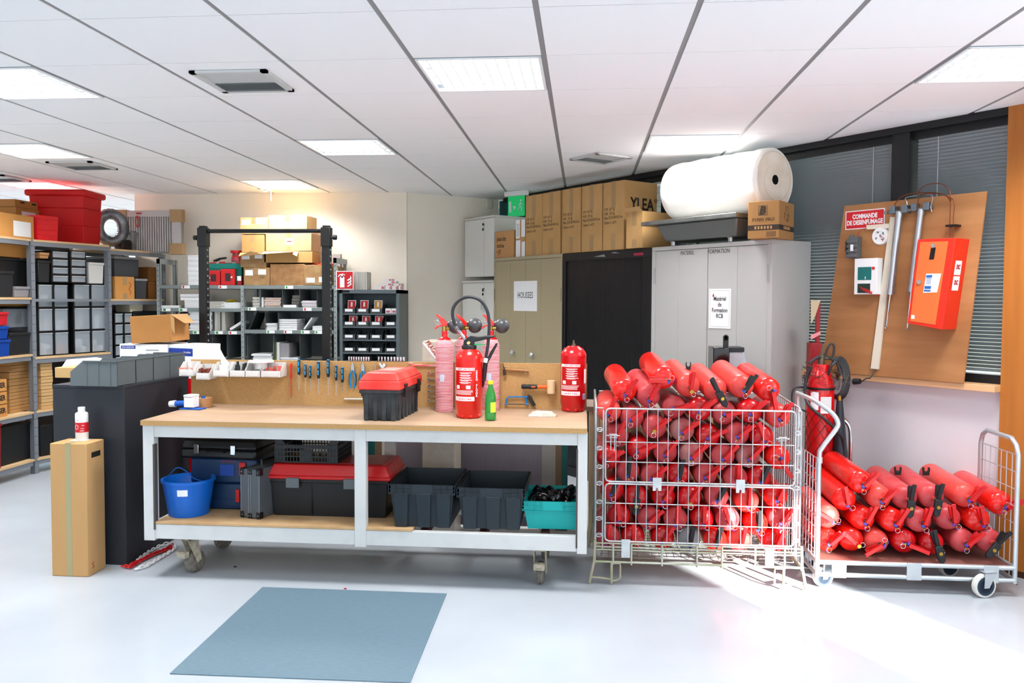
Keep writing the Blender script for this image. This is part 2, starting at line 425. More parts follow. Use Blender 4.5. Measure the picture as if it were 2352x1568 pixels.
# ---- ceiling vents
def vent(lab, x, y, s, rz=0, dz=0, tilt=0):
    v = thing('ceiling_vent', lab, 'vent', (x, y, CEIL-.002+dz), group='ceiling vents', rot=(tilt, 0, rz))
    vm = M('vent_metal', 'bfc2c3', .5)
    MB().bx(-s, s, -s, -s+.03, -.012, 0).bx(-s, s, s-.03, s, -.012, 0).bx(-s, -s+.03, -s, s, -.012, 0).bx(s-.03, s, -s, s, -.012, 0).build('vent_frame', M('vent_rim', 'c4c6c6', .5), v, smooth=0)
    sl = MB()
    for i in range(7):
        yy = -s+.045+i*(2*s-.08)/14
        sl.add([(-s+.03, yy+s*.9, -.012), (s-.03, yy+s*.9, -.012), (s-.03, yy+s*.9+.012, 0), (-s+.03, yy+s*.9+.012, 0)], [(0, 1, 2, 3)])
    sl.build('vent_slats', M('vent_dark', '85888a', .6), v, smooth=0)
    MB().bx(-s+.03, s-.03, -s+.03, s-.03, -.004, -.001).build('vent_plate', vm, v, smooth=0)
    return v
q = (onz(513, 164, CEIL)+onz(604, 160, CEIL)+onz(660, 202, CEIL)+onz(516, 205, CEIL))/4
vent('square grey air vent in the ceiling, left of the nearest middle lamp', (onz(452, 165, CEIL).x+onz(660, 202, CEIL).x)/2, (onz(550, 205, CEIL).y+onz(550, 162, CEIL).y)/2, .19)
vent('small grey air vent in the ceiling above the red bin', (onz(120, 373, CEIL).x+onz(260, 385, CEIL).x)/2, (onz(190, 386, CEIL).y+onz(190, 371, CEIL).y)/2, .19)
vent('grey air vent in the ceiling at the left edge', onz(-5, 408, CEIL).x, onz(-5, 408, CEIL).y, .19)
q = onz(1380, 368, CEIL-.02); vent('skewed grey vent in the ceiling above the tall cartons', q.x, q.y, .17, rz=.65)
# loose cord hanging from a lamp
q = onz(622, 433, CEIL)
tag(MB().tube([(q.x-.13, q.y-.03, CEIL), (q.x-.05, q.y, CEIL-.03), (q.x, q.y, CEIL-.01), (q.x+.003, q.y, CEIL-.12)], .005, 6).build('cord', white_pl), 'thin white cord dangling from the ceiling lamp over the stacked cartons', 'cord')
# ---- exit sign, thermostat
sx, sz = WR.px(1186, 464, -.25)
ex = thing('exit_sign', 'green lit exit sign hanging from the ceiling above the teal door', 'sign', WR.pt(sx, -.25, 0), WA+.35)
MB().bx(-.13, .13, -.03, .03, CEIL-.05, CEIL-.0).build('lamp_housing', white_pl, ex, bev=.004)
ez = WR.px(1186, 448, -.25)[1]; 
MB().bx(-.10, .10, -.004, .004, ez-.21, ez-.01).build('sign_panel', M('exit_green', '0c9a55', .3, emit=.5), ex, smooth=0)
mb = MB().bx(-.085, -.06, -.0055, -.004, ez-.17, ez-.06)   # door
mb.add([(-.04, -.0055, ez-.11), (0, -.0055, ez-.11), (-.02, -.0055, ez-.15)], [(0, 2, 1)])
mb.sph((.06, -.0055, ez-.055), .011, 8, (1, .2, 1)); mb.tube([(.055, -.0055, ez-.07), (.05, -.0055, ez-.11), (.07, -.0055, ez-.13), (.065, -.0055, ez-.16)], .005, 4); mb.tube([(.05, -.0055, ez-.11), (.03, -.0055, ez-.14), (.02, -.0055, ez-.15)], .005, 4); mb.tube([(.035, -.0055, ez-.10), (.055, -.0055, ez-.08), (.08, -.0055, ez-.1)], .004, 4)
mb.build('running_figure', white_p, ex)
cf = Frame(-1.828, BY, math.atan2(d.y, d.x))
tx0, tx1, tz0, tz1 = cf.box(1115, 459, 1128, 478, 0)
th = thing('wall_box', 'small white box mounted high on the wall beside the white cabinet', 'wall box', cf.pt((tx0+tx1)/2, 0, 0), cf.th)
w_ = (tx1-tx0)/2
MB().bx(-w_, w_, -.03, -.001, tz0, tz1).build('housing', M('offwhite', 'dcd8c8', .5), th, bev=.003)
MB().bx(-w_*.75, w_*.5, -.033, -.029, tz0+.012, tz1-.012).build('cover', M('offwhite'), th, bev=.001)
# ================================================================ the workbench
FYB = 4.20                      # front of the bench
bx0, bx1 = G.px(322, 965, FYB)[0], G.px(1349, 985, FYB)[0]
BT = .87; BD = .73
wb = thing('workbench', 'long white steel workbench on castors with a chipboard top and tool board', 'workbench', ((bx0+bx1)/2, FYB, 0))
cx = (bx0+bx1)/2; hw = (bx1-bx0)/2
def lx(px, py, Y=FYB+.012): return G.px(px, py, Y)[0]-cx
MB().bx(-hw, hw, 0, BD, BT-.027, BT-.002).build('worktop_core', chip, wb, smooth=0)
tp = MB().bx(-hw, hw, 0, BD, BT-.002, BT).build('worktop', chiptop, wb, smooth=0)
sc_ = MB()
for k in range(-8, 8):   # faint diamond scoring of the left half of the top
    for sgn in (1, -1):
        x0 = -hw+.17*k; pts = []
        a, b = (x0, 0.0), (x0+1.1, .73)
        if sgn < 0: a, b = (x0+1.1, 0.0), (x0, .73)
        # clip to the left half
        (xa, ya), (xb, yb) = (a, b) if a[0] < b[0] else (b, a)
        lo, hi = -hw+.01, -.05
        if xb < lo or xa > hi: continue
        def at_(x): return ya+(yb-ya)*(x-xa)/(xb-xa)
        if xa < lo: ya2, xa2 = at_(lo), lo
        else: ya2, xa2 = ya, xa
        if xb > hi: yb2, xb2 = at_(hi), hi
        else: yb2, xb2 = yb, xb
        if k % 2 == 0: sc_.add([(xa2, ya2, BT+.0004), (xb2, yb2, BT+.0004), (xb2, yb2+.0035, BT+.0004), (xa2, ya2+.0035, BT+.0004)], [(0, 1, 2, 3)])
sc_.build('scored_line', M('score', 'a98560', .6), tp, smooth=0)
L0, L1 = lx(329, 1100), lx(354, 1100); M0, M1 = lx(814, 1100), lx(840, 1100); R0, R1 = lx(1326, 1100), lx(1349, 1100)
zb = .24
FR = wframe; f0 = .012
for a, b in ((L0, L1), (M0, M1), (R0, R1)):
    MB().bx(a, b, f0, f0+.05, zb-.03, BT-.027).build('leg', FR, wb, bev=.002)
    MB().bx(a, b, BD-.06, BD-.01, zb-.03, BT-.027).build('leg', FR, wb, bev=.002)
dk = M('worn_metal', '4c4743', .6)
MB().bx(L1-.006, L1+.004, f0-.001, f0+.03, zb+.03, BT-.13).build('worn_edge', dk, wb, smooth=0)
MB().bx(R0-.006, R0+.003, f0-.001, f0+.03, zb, BT-.11).build('worn_edge', dk, wb, smooth=0)
for a, b in ((L1, M0), (M1, R0)):
    MB().bx(a, b, f0+.004, f0+.044, BT-.092, BT-.027).build('top_rail', FR, wb, bev=.002)
    MB().bx(a, b, f0+.004, f0+.044, zb-.02, zb+.06).build('bottom_rail', FR, wb, bev=.002)
    MB().bx(a, b, BD-.05, BD-.02, BT-.092, BT-.027).build('top_rail', FR, wb, smooth=0)
    MB().bx(a, b, BD-.05, BD-.02, zb-.02, zb+.06).build('bottom_rail', FR, wb, smooth=0)
for a, b in ((L0, L1), (R0, R1)): MB().bx(a+.005, b-.005, f0+.05, BD-.06, zb-.02, zb+.05).build('side_rail', FR, wb, smooth=0)
for x in (M1+.30, M1+.62, M1+.95): MB().bx(x-.02, x+.02, f0+.044, BD-.05, zb+.02, zb+.055).build('cross_bar', M('rust_bar', '5b3230', .7), wb, smooth=0)
SHZ = zb+.062
bxe = lx(947, 1230)
MB().bx(L1+.001, M1-.03, f0+.002, BD-.06, SHZ, SHZ+.012).build('lower_shelf', chipl, wb, smooth=0)
MB().bx(M1-.03, bxe, f0+.002, BD-.06, SHZ, SHZ+.012).build('lower_shelf', chipl, wb, smooth=0)
SHT = SHZ+.012
# tool board at the back
p0 = G.px(441, 880, FYB+BD+.01); p1 = G.px(1348, 880, FYB+BD+.01)
tbt = G.px(800, 829, FYB+BD+.01)[1]
TBY = FYB+BD+.0
MB().bx(p0[0]-cx, p1[0]-cx, BD, BD+.019, BT-.05, tbt).build('tool_board', chip, wb, smooth=0)
# castors
castm = M('castor_cream', 'b9b09c', .55, col2='8f8672', nscale=30); tyre = M('tyre_grey', '7d766c', .7, col2='5f5a54', nscale=40)
def castor(x, y, yaw):
    c = bpy.data.objects.new('castor', None); COL.objects.link(c); c.parent = wb; c.location = (x, y, 0); c.rotation_euler = (0, 0, yaw)
    MB().bx(-.05, .05, -.045, .045, zb-.03, zb-.02).cyl((0, 0, zb-.04), (0, 0, zb-.028), .035, n=16).build('top_plate', castm, c, bev=.001)
    fk = MB()
    for s in (-1, 1):
        fk.add([(s*.028, -.03, zb-.04), (s*.028, .035, zb-.04), (s*.028, .055, .075), (s*.028, .03, .06), (s*.034, -.03, zb-.04), (s*.034, .035, zb-.04), (s*.034, .055, .075), (s*.034, .03, .06)],
               [(0, 1, 2, 3), (7, 6, 5, 4), (0, 4, 5, 1), (1, 5, 6, 2), (2, 6, 7, 3), (3, 7, 4, 0)])
    fk.bx(-.034, .034, -.03, .035, zb-.045, zb-.04).build('fork', castm, c)
    w = MB(); w.m = Matrix.Translation((0, .035, .062)) @ Matrix.Rotation(PI/2, 4, 'Y')
    w.lathe([(.012, -.02), (.045, -.02), (.058, -.014), (.062, -.006), (.058, 0), (.062, .006), (.058, .014), (.045, .02), (.012, .02)], 28).build('wheel', tyre, c)
    MB().bx(-.03, .03, -.055, -.02, .10, .135).bx(-.022, .022, -.07, -.04, .118, .14).build('brake', castm, c, bev=.003)
castor(G.px(433, 1290, FYB+.1)[0]-cx, .11, -.5); castor(G.px(1240, 1300, FYB+.1)[0]-cx, .11, -.05)
castor(G.px(433, 1290, FYB+.1)[0]-cx, BD-.12, 2.6); castor(G.px(1240, 1300, FYB+.1)[0]-cx, BD-.12, 3.3)

# ================================================================ on the bench
# ---- tape dispenser
q = onz(432, 940, BT)
td = thing('tape_dispenser', 'white and blue hand tape dispenser lying on the left end of the workbench', 'tape dispenser', (q.x, q.y+.02, BT), -.15)
MB().bx(-.02, .045, -.03, .03, .012, .085).bx(-.02, .045, -.034, .034, .075, .088).build('dispenser_body', white_pl, td, bev=.004)
MB().cyl((-.02, 0, .035), (-.09, -.01, .030), .017, n=20).build('handle', blue, td)
MB().cyl((-.088, -.0098, .0305), (-.125, -.015, .027), .021, .018, n=20).build('handle_end', white_pl, td)
MB().bx(-.05, .09, -.035, .035, 0.001, .008).build('base_plate', blue, td, bev=.002)
def roll(mb, c, r0, r1, h, n=32):
    mb.lathe([(r0, 0), (r1, 0), (r1, h), (r0, h), (r0, 0)], n, c); return mb
q = onz(461, 936, BT)
tr = thing('tape_roll', 'roll of brown packing tape with a blue hub beside the tape dispenser', 'tape roll', (q.x, q.y+.035, BT))
roll(MB(), (0, 0, .002), .036, .052, .055).build('brown_tape', M('tape_brown', 'b68357', .3), tr)
MB().cyl((0, 0, .004), (0, 0, .052), .0355, n=24).build('core', white_pl, tr)
MB().cyl((0, 0, .052), (0, 0, .066), .013, n=16).build('hub', blue, tr)
# ---- tool box
tbx = thing('toolbox', 'dusty black toolbox with a red lid standing on the workbench', 'toolbox', (0, 0, BT))
fl = onz(845, 965, BT); fr_ = onz(920, 969, BT); bk_ = onz(978, 938, BT)
ang = math.atan2(bk_.y-fr_.y, bk_.x-fr_.x)     # long side runs away from us
W_ = .215; Lg = .46
tbx.rotation_euler = (0, 0, ang-PI/2)
u_ = Vector((math.cos(ang-PI/2), math.sin(ang-PI/2), 0))
tbx.location = (fr_.x-u_.x*W_/2-.012, fr_.y-u_.y*W_/2+.01, BT)
MB().frus(-W_/2+.02, W_/2-.02, .02, Lg-.02, .001, .165, .018, .018).build('body', M('toolbox_black', '24282d', .6, col2='3a3f44', nscale=12), tbx, bev=.008)
rb = MB()
for i in range(4):
    x = -W_/2+.03+i*.05; rb.bx(x-.012, x+.012, .004, .04, .001, .15)
for i in range(6):
    y = .05+i*.072
    for s in (-1, 1): rb.bx(*(sorted((s*(W_/2-.005), s*(W_/2-.03)))), y-.014, y+.014, .001, .15)
rb.build('rib', M('toolbox_black'), tbx, bev=.004)
MB().bx(-W_/2-.006, W_/2+.006, -.008, Lg+.008, .15, .172).build('rim', M('toolbox_black'), tbx, bev=.006)
lid = MB(); z0, z1, z2 = .170, .225, .262
lid.frus(-W_/2-.012, W_/2+.012, -.014, Lg+.014, z0, z1-.004, -.004, -.004)
lid.frus(-W_/2-.007, W_/2+.007, -.009, Lg+.009, z1-.005, z2, -.03, -.04)
lid.build('lid', M('lid_red', 'd8281e', .45, col2='dd4a40', nscale=7), tbx, bev=.008)
MB().bx(-.05, .05, Lg*.3, Lg*.7, z2-.001, z2+.004).build('lid_handle', M('lid_dust', 'c9857c', .6), tbx, bev=.002)
for y in (Lg*.2, Lg*.8): MB().bx(W_/2+.006, W_/2+.022, y-.02, y+.02, .125, .20).build('latch', black, tbx, bev=.004)
for y in (Lg*.2, Lg*.8): MB().bx(-W_/2-.022, -W_/2-.006, y-.02, y+.02, .125, .20).build('latch', black, tbx, bev=.004)
# ---- green bottle, rag
q = onz(1125, 967, BT)
gb_ = thing('water_bottle', 'green plastic mineral water bottle with a yellow cap on the workbench', 'bottle', (q.x, q.y+.03, BT))
gl = M('green_bottle', '0c8a32', .12, alpha=.78)
MB().lathe([(.018, .001), (.0305, .006), (.031, .05), (.029, .055), (.031, .06), (.031, .11), (.030, .125), (.024, .155), (.014, .185), (.0125, .2), (.0125, .205), (.0, .205)], 28).build('bottle_body', gl, gb_)
MB().lathe([(.0142, .2), (.0145, .217), (.013, .219), (0, .219)], 24).build('cap', yellow, gb_)
MB().lathe([(.0316, .054), (.0316, .107)], 28, a0=-2.2, a1=-.25).build('label', M('label_green', '1c8f3a', .5), gb_)
MB().lathe([(.0320, .047), (.0320, .103)], 14, a0=-1.45, a1=-.25).build('label_patch', M('label_lime', 'c9dc3c', .5), gb_)
q = onz(1245, 957, BT)
rg = MB(); nx, ny = 22, 10
vv = []
for j in range(ny):
    for i in range(nx):
        u = i/(nx-1); v = j/(ny-1); e = min(1, 4*min(u, 1-u)+.25)*math.sin(PI*v)**.5 if 0 < v < 1 else 0
        vv.append(((u-.5)*.155+rnd.uniform(-.003, .003), (v-.5)*.075+rnd.uniform(-.004, .004)*1, .001+e*(.026+rnd.uniform(-.005, .005))))
rg.add(vv, [(j*nx+i, j*nx+i+1, (j+1)*nx+i+1, (j+1)*nx+i) for j in range(ny-1) for i in range(nx-1)])
rg.add([(x, y, .001) for x, y in ((-.077, -.037), (.077, -.037), (.077, .037), (-.077, .037))], [(3, 2, 1, 0)])
o = rg.build('rag', M('rag_cloth', 'd8d0c4', .95, col2='b8aea0', nscale=40, bump=.4, bscale=200), smooth=80); o.location = (q.x, q.y+.04, BT)
tag(o, 'folded dirty grey rag lying on the workbench near the hammer', 'rag')

# ---- fire extinguishers standing on the bench
def label_print(parent, r, zlo, zhi, a0, a1, brand=True):
    """white print round the front of a cylinder of radius r"""
    lab = MB()
    def strip(za, zb_, ta, tb, rr=r+.0006):
        lab.lathe([(rr, za), (rr, zb_)], max(3, int(abs(tb-ta)*14)), a0=ta, a1=tb)
    H = zhi-zlo; A = a1-a0
    strip(zhi-.016, zhi, a0, a1)
    strip(zlo, zlo+.024, a0, a1)
    strip(zlo+.024, zhi-.016, a0, a0+.03*A)
    for i in range(5):                       # pictogram text lines
        z = zhi-.026-i*.0135
        strip(z-.0035, z, a0+.32*A, a0+(.82+.1*rnd.random())*A)
        strip(z-.0080, z-.0055, a0+.38*A, a0+(.7+.1*rnd.random())*A)
    for k in (.12, .62): strip(zhi-.118, zhi-.098, a0+k*A+.02, a0+(k+.2)*A)
    for i in range(8):
        z = zhi-.126-i*.0065
        if z-.003 > zlo+.03: strip(z-.003, z, a0+.06*A, a0+(.84+.12*rnd.random())*A)
    return lab.build('printed_label', M('label_pink', 'f0dfe2', .5), parent)
def curved_text(parent, s, size, r, zc, ac, mat, bold=.0):
    """letters set one by one round a cylinder"""
    adv = size*.78; n = len(s); J = MB()
    for i, ch in enumerate(s):
        a = ac+(i-(n-1)/2)*adv/r
        text('letter', ch, size, mat, parent, (math.cos(a)*(r+.0009), math.sin(a)*(r+.0009), zc), (PI/2, 0, a+PI/2), bold=bold, ext=.0002, join=J)
    J.build('lettering', mat, parent, smooth=0)
rtext = M('red_ink', 'b03040', .6); wtext = M('white_ink', 'f4f0f0', .5)
def powder_bottle(name, label, x, y, hose=True):
    t = thing(name, label, 'fire extinguisher', (x, y, BT), group='red extinguishers standing on the workbench')
    r = .0765
    prof = [(.045, .001), (.062, .002), (.070, .02), (r-.004, .04), (r, .046), (r, .33), (r+.001, .335), (r, .34), (r-.004, .352), (.058, .374), (.038, .386), (.036, .39), (0, .39)]
    MB().lathe(prof, 48).build('cylinder', redb if hose else red, t)
    ft = MB()
    for i in range(8):
        a = i*PI/4+.3; ft.sph((math.cos(a)*.058, math.sin(a)*.058, .014), .0165, 10, (1, 1, .8))
    ft.build('foot_ring', redb if hose else red, t)
    label_print(t, r, .10, .285, -PI/2-1.15, -PI/2+.55)
    curved_text(t, 'EXTINCTEUR', .0125, r, .277, -PI/2-.12, rtext, .0003)
    curved_text(t, 'andrieu', .0145, r, .112, -PI/2-.2, rtext, .0004)
    return t
q = onz(1073, 962, BT)
e1 = powder_bottle('fire_extinguisher', 'red powder extinguisher with a looped black hose standing at the middle of the workbench', q.x, q.y+.07)
J = MB()
for i, ch in enumerate('ZERO'):
    a = -PI/2+.72; text('letter', ch, .017, wtext, e1, (math.cos(a)*.0775, math.sin(a)*.0775, .262-i*.0145), (PI/2, 0, a+PI/2), bold=.0006, join=J)
for i, ch in enumerate('FLUOR'):
    a = -PI/2+.72; text('letter', ch, .017, wtext, e1, (math.cos(a)*.0775, math.sin(a)*.0775, .186-i*.0145), (PI/2, 0, a+PI/2), bold=.0006, join=J)
J.build('lettering', wtext, e1, smooth=0)
cap_ = M('cap_black', '17181b', .35)
MB().lathe([(.041, .386), (.042, .39), (.042, .402), (.038, .408), (0, .408)], 32).build('collar', cap_, e1)
vh = MB(); vh.prism([(-.032, .405), (.03, .405), (.028, .425), (.06, .432), (.14, .452), (.15, .462), (.1, .462), (.05, .455), (.01, .46), (-.012, .448), (-.03, .43)], -.016, .016)
vh.build('valve_handle', cap_, e1, bev=.004)
MB().cyl((0, -.02, .42), (0, -.034, .42), .01, .008, n=16).build('gauge', M('gauge_cream', 'd8b878', .4), e1)
MB().bx(.02, .09, -.012, .012, .408, .413).build('safety_tag', green, e1)
hz = [(-.03, 0, .43), (-.05, .0, .47), (-.075, 0, .52)]
hpts = [(-.018, 0, .43), (-.045, 0, .465), (-.072, 0, .505), (-.092, .0, .56), (-.09, .0, .615), (-.055, .0, .66), (0.0, .0, .678), (.06, .0, .66), (.098, .0, .61), (.112, .0, .55), (.112, 0, .48), (.105, .0, .40), (.092, -.0, .32), (.086, 0, .255), (.082, 0, .21)]
def smooth_path(p, k=5):
    p = [Vector(q) for q in p]; out = []
    for i in range(len(p)-1):
        a = p[max(0, i-1)]; b = p[i]; c = p[i+1]; d = p[min(len(p)-1, i+2)]
        for j in range(k):
            t = j/k; out.append(.5*((2*b)+(c-a)*t+(2*a-5*b+4*c-d)*t*t+(3*b-a-3*c+d)*t**3))
    out.append(p[-1]); return out
hp = smooth_path(hpts, 6)
MB().tube(hp[10:], .0092, 10).build('hose', M('hose_black', '24282d', .45), e1)
MB().tube(hp[:12], .007, 10).build('hose_fitting', steel, e1)
sp_ = [];
for i in range(90):
    t = i/89*11; b = hp[2+int(t)] if t < 11 else hp[13]; nb = hp[min(3+int(t), 14)]; c = b.lerp(nb, t-int(t)); a = i*.9
    sp_.append(c+Vector((.010*math.cos(a)*.8, .010*math.sin(a), .006*math.cos(a))))
MB().tube(sp_, .0016, 5).build('spring', chrome, e1)
MB().cyl((.099, 0, .335), (.0935, 0, .31), .013, n=16).build('nozzle_ring', white_pl, e1)
MB().cyl((.0935, 0, .31), (.083, 0, .21), .014, .011, n=16).cyl((.083, 0, .21), (.079, 0, .17), .008, .004, n=12).build('nozzle', cap_, e1)
nl = MB(); nl.prism([(.096, .30), (.104, .302), (.128, .345), (.158, .405), (.162, .42), (.152, .42), (.12, .37), (.1, .33)], -.008, .008); nl.build('nozzle_lever', cap_, e1, bev=.002)
q = onz(1316, 947, BT)
e2 = powder_bottle('fire_extinguisher', 'red extinguisher body without a head at the right end of the workbench', q.x, q.y+.07, hose=False)
MB().lathe([(.012, .388), (.012, .40), (.006, .403), (.005, .424), (0, .425)], 16).build('valve_stem', M('dull_brass', '6b6150', .4, .8), e2)
MB().lathe([(.0775, .17), (.0775, .255)], 6, a0=-PI/2+.95, a1=-PI/2+1.3).build('paper_slip', white_p, e2)
MB().lathe([(.0775, .075), (.0775, .11)], 6, a0=-PI/2+.8, a1=-PI/2+1.15).build('round_sticker', M('sticker_multi', 'd9b6c8', .5, col2='7ab0d8', nscale=60), e2)
# CO2 extinguishers in bubble sleeves
sleeve = M('bubble_sleeve', 'd98d96', .3, col2='e3a6ac', nscale=6, stretch=(1, 1, 18), bump=.5, bscale=20, lo=.4, hi=.6)
def co2(label, px, py, dy=.0, mirror=1, first=None):
    q = onz(px, py, BT); x, y = q.x, min(q.y+.055+dy, TBY-.060)
    if first: return dup(first, label, loc=(x, y, BT))
    t = thing('fire_extinguisher', label, 'fire extinguisher', (x, y, BT), group='slim extinguishers in pink bubble sleeves')
    prof = [(.052, .001)]
    for i in range(42):
        z = .006+i*.0092; prof += [(.0535, z), (.0512, z+.0046)]
    MB().lathe(prof+[(.051, .395), (.042, .418), (.03, .434)], 32).build('sleeve', sleeve, t)
    MB().lathe([(.044, .41), (.034, .432), (.0165, .442), (.0165, .475), (.014, .478), (0, .478)], 24).build('neck', red, t)
    MB().cyl((0, 0, .476), (0, 0, .505), .013, n=6).cyl((0, 0, .49), (.03, 0, .492), .007, n=8).build('valve', brass, t)
    lv = MB(); lv.prism([(.016, .508), (.02, .522), (.0, .545), (-.035, .572), (-.052, .574), (-.048, .566), (-.03, .55), (-.02, .52), (-.008, .508)], -.011, .011)
    lv.prism([(.02, .507), (-.03, .503), (-.055, .486), (-.06, .492), (-.045, .507), (-.02, .514), (.02, .512)], -.010, .010)
    lv.build('lever', redb, t, bev=.002)
    MB().tube([(-.045+.012*math.cos(a*PI/6), -.012, .53+.012*math.sin(a*PI/6)) for a in range(12)], .0012, 5, True).build('pin_ring', chrome, t)
    hn = MB(); hn.m = Matrix.Translation((.062, .03, .505)) @ Matrix.Rotation(.25, 4, 'Y') @ Matrix.Rotation(-.2, 4, 'X')
    hn.sph((0, 0, 0), .046, 20, (1, 1, 1)); hn.cyl((-.05, 0, 0), (-.03, 0, 0), .014, .03, n=16)
    hn.build('horn', M('horn_black', '3b3d40', .3, col2='5b5e62', nscale=15), t)
    MB().lathe([(.0545, .18), (.0545, .225)], 5, a0=-PI/2-.35, a1=-PI/2+.15).build('small_label', M('pale_blue_paper', 'c5d3e6', .5), t)
    return t
cA = co2('slim red extinguisher in a pink bubble sleeve beside the toolbox', 1017, 947)
co2('slim red sleeved extinguisher half hidden behind the hosed extinguisher', 1064, 940, dy=.05, first=cA)
co2('slim red sleeved extinguisher behind the green bottle', 1124, 944, dy=.03, first=cA)

# ================================================================ hanging on the tool board
def hang(name, label, cat, px, py, dy=-.0, group=None, y=TBY-.012):
    x, z = G.px(px, py, y); return thing(name, label, cat, (x, y+dy, z), group=group)
drvm = M('driver_black', '14171b', .45); 
K = 1/4.3556
def driver(label, px, t, h, tip, thick, rm=False, grp='screwdrivers on the tool board'):
    px = 320+px*K; t = 800+t*K; h = 800+h*K; tip = 800+tip*K
    x, zt = G.px(px, t, TBY-.014); zh = G.px(px, h, TBY-.014)[1]-zt; ztip = G.px(px, tip, TBY-.014)[1]-zt
    o = thing('screwdriver', label, 'screwdriver', (x, TBY-.016, zt), group=grp)
    r = thick
    if rm:
        MB().lathe([(0, 0), (r*.9, 0), (r, -.01), (r*.75, -.03), (r*.6, -.05), (r*.9, zh+.01), (r*.5, zh)], 14).build('handle', redb, o)
        MB().cyl((0, 0, zh+.005), (0, 0, ztip+.01), .0035, n=8).build('insulated_shaft', redb, o)
        MB().cyl((0, 0, ztip+.012), (0, 0, ztip), .002, n=8).build('tip', dk, o); return o
    MB().lathe([(0, 0), (r*.8, -.001), (r*.95, -.008), (r*.8, zh*.45), (r, zh*.7), (r*.8, zh+.002), (r*.45, zh), (0, zh)], 14).build('handle', drvm, o)
    MB().lathe([(0, .002), (r*.75, .001), (r*.9, -.004)], 14).build('end_cap', bluel, o)
    MB().bx(-r*.55, r*.55, -r-.0006, -r*.7, zh*.42, zh*.12).bx(-r*.5, r*.5, -r-.0006, -r*.7, zh*.8, zh*.5).build('grip_inlay', bluel, o, bev=.002)
    MB().cyl((0, 0, zh+.002), (0, 0, zh-.006), .0045, n=10).cyl((0, 0, zh), (0, 0, ztip), .0022, n=8).build('shaft', chrome, o)
    return o
driver('red insulated screwdriver on the tool board, left of the blue and black ones', 1520, 150, 300, 490, .0085, True)
dl = [(1598, 110, 265, 410, .0095, 'first from the left'), (1662, 158, 290, 438, .0085, 'small one, second from the left'), (1710, 172, 300, 412, .0082, 'short one, third from the left'),
      (1793, 130, 300, 458, .0105, 'big one with a bit holder'), (1890, 112, 285, 468, .0105, 'tall one in the fifth place'), (1970, 168, 320, 468, .0088, 'sixth from the left'), (2033, 188, 340, 442, .0088, 'last before the pliers')]
for a in dl: driver('blue and black screwdriver on the tool board, '+a[5], *a[:5])
def pliers(label, px, t, b, cut):
    px = 320+px*K; x, zt = G.px(px, 800+t*K, TBY-.012); zb_ = G.px(px, 800+b*K, TBY-.012)[1]-zt
    o = thing('pliers', label, 'pliers', (x, TBY-.013, zt), group='pliers on the tool board')
    j = zb_*.30
    MB().prism([(-.004, 0), (.004, 0), (.012, j*.6), (.011, j), (-.011, j), (-.012, j*.6)], -.005, .005).build('jaws', steel, o, bev=.001)
    for s in (-1, 1):
        MB().tube(smooth_path([(s*.004, 0, j*.95), (s*.012, 0, j*1.5), (s*.017, 0, zb_*.62), (s*.016, 0, zb_*.8), (s*.010, 0, zb_)], 4), .0058, 8, flat=.8).build('grip', bluel, o)
        MB().tube(smooth_path([(s*.010, 0, j*1.2), (s*.020, 0, zb_*.5), (s*.022, 0, zb_*.7), (s*.018, 0, zb_*.9)], 4), .0035, 6).build('grip_edge', drvm, o)
pliers('blue handled combination pliers hanging next to the screwdrivers', 2135, 145, 395, 1)
pliers('blue handled pliers half hidden by the toolbox lid', 2238, 150, 400, 0)
ox, oy = 780, 640; k2 = 1/4.055
def P2(x, y, Y=TBY-.012): return G.px(ox+x*k2, oy+y*k2, Y)
# tweezers-like rule and adjustable wrench
x, z = P2(330, 800); o = thing('tweezers', 'thin steel tweezers hanging on the tool board beside the adjustable wrench', 'tweezers', (x, TBY-.008, z))
MB().prism([(-.003, 0), (0, 0), (-.001, -.06), (-.002, -.06)], -.003, .003).prism([(.001, 0), (.004, 0), (.004, -.06), (.002, -.06)], -.003, .003).build('prong', steel, o)
x, z = P2(400, 800); o = thing('adjustable_wrench', 'chrome adjustable wrench hanging on the tool board above the red toolbox lid', 'wrench', (x, TBY-.012, z+.01))
MB().prism([(-.022, .004), (-.010, .0), (-.006, -.010), (.002, -.012), (.006, .0), (.018, -.006), (.02, -.018), (.008, -.03), (.006, -.14), (-.006, -.14), (-.008, -.028), (-.018, -.016)], -.005, .005).build('wrench_body', chrome, o, bev=.001)
x0, z0 = P2(45, 1118); x1, _ = P2(170, 1118); o = tag(MB().cyl((0, 0, 0), (x1-x0+.1, 0, .0), .0055, n=10).build('metal_rod', M('rod_pale', 'cfcfc8', .4), loc=(x0, TBY-.012, z0)), 'pale metal rod fixed across the tool board left of the toolbox', 'rod')
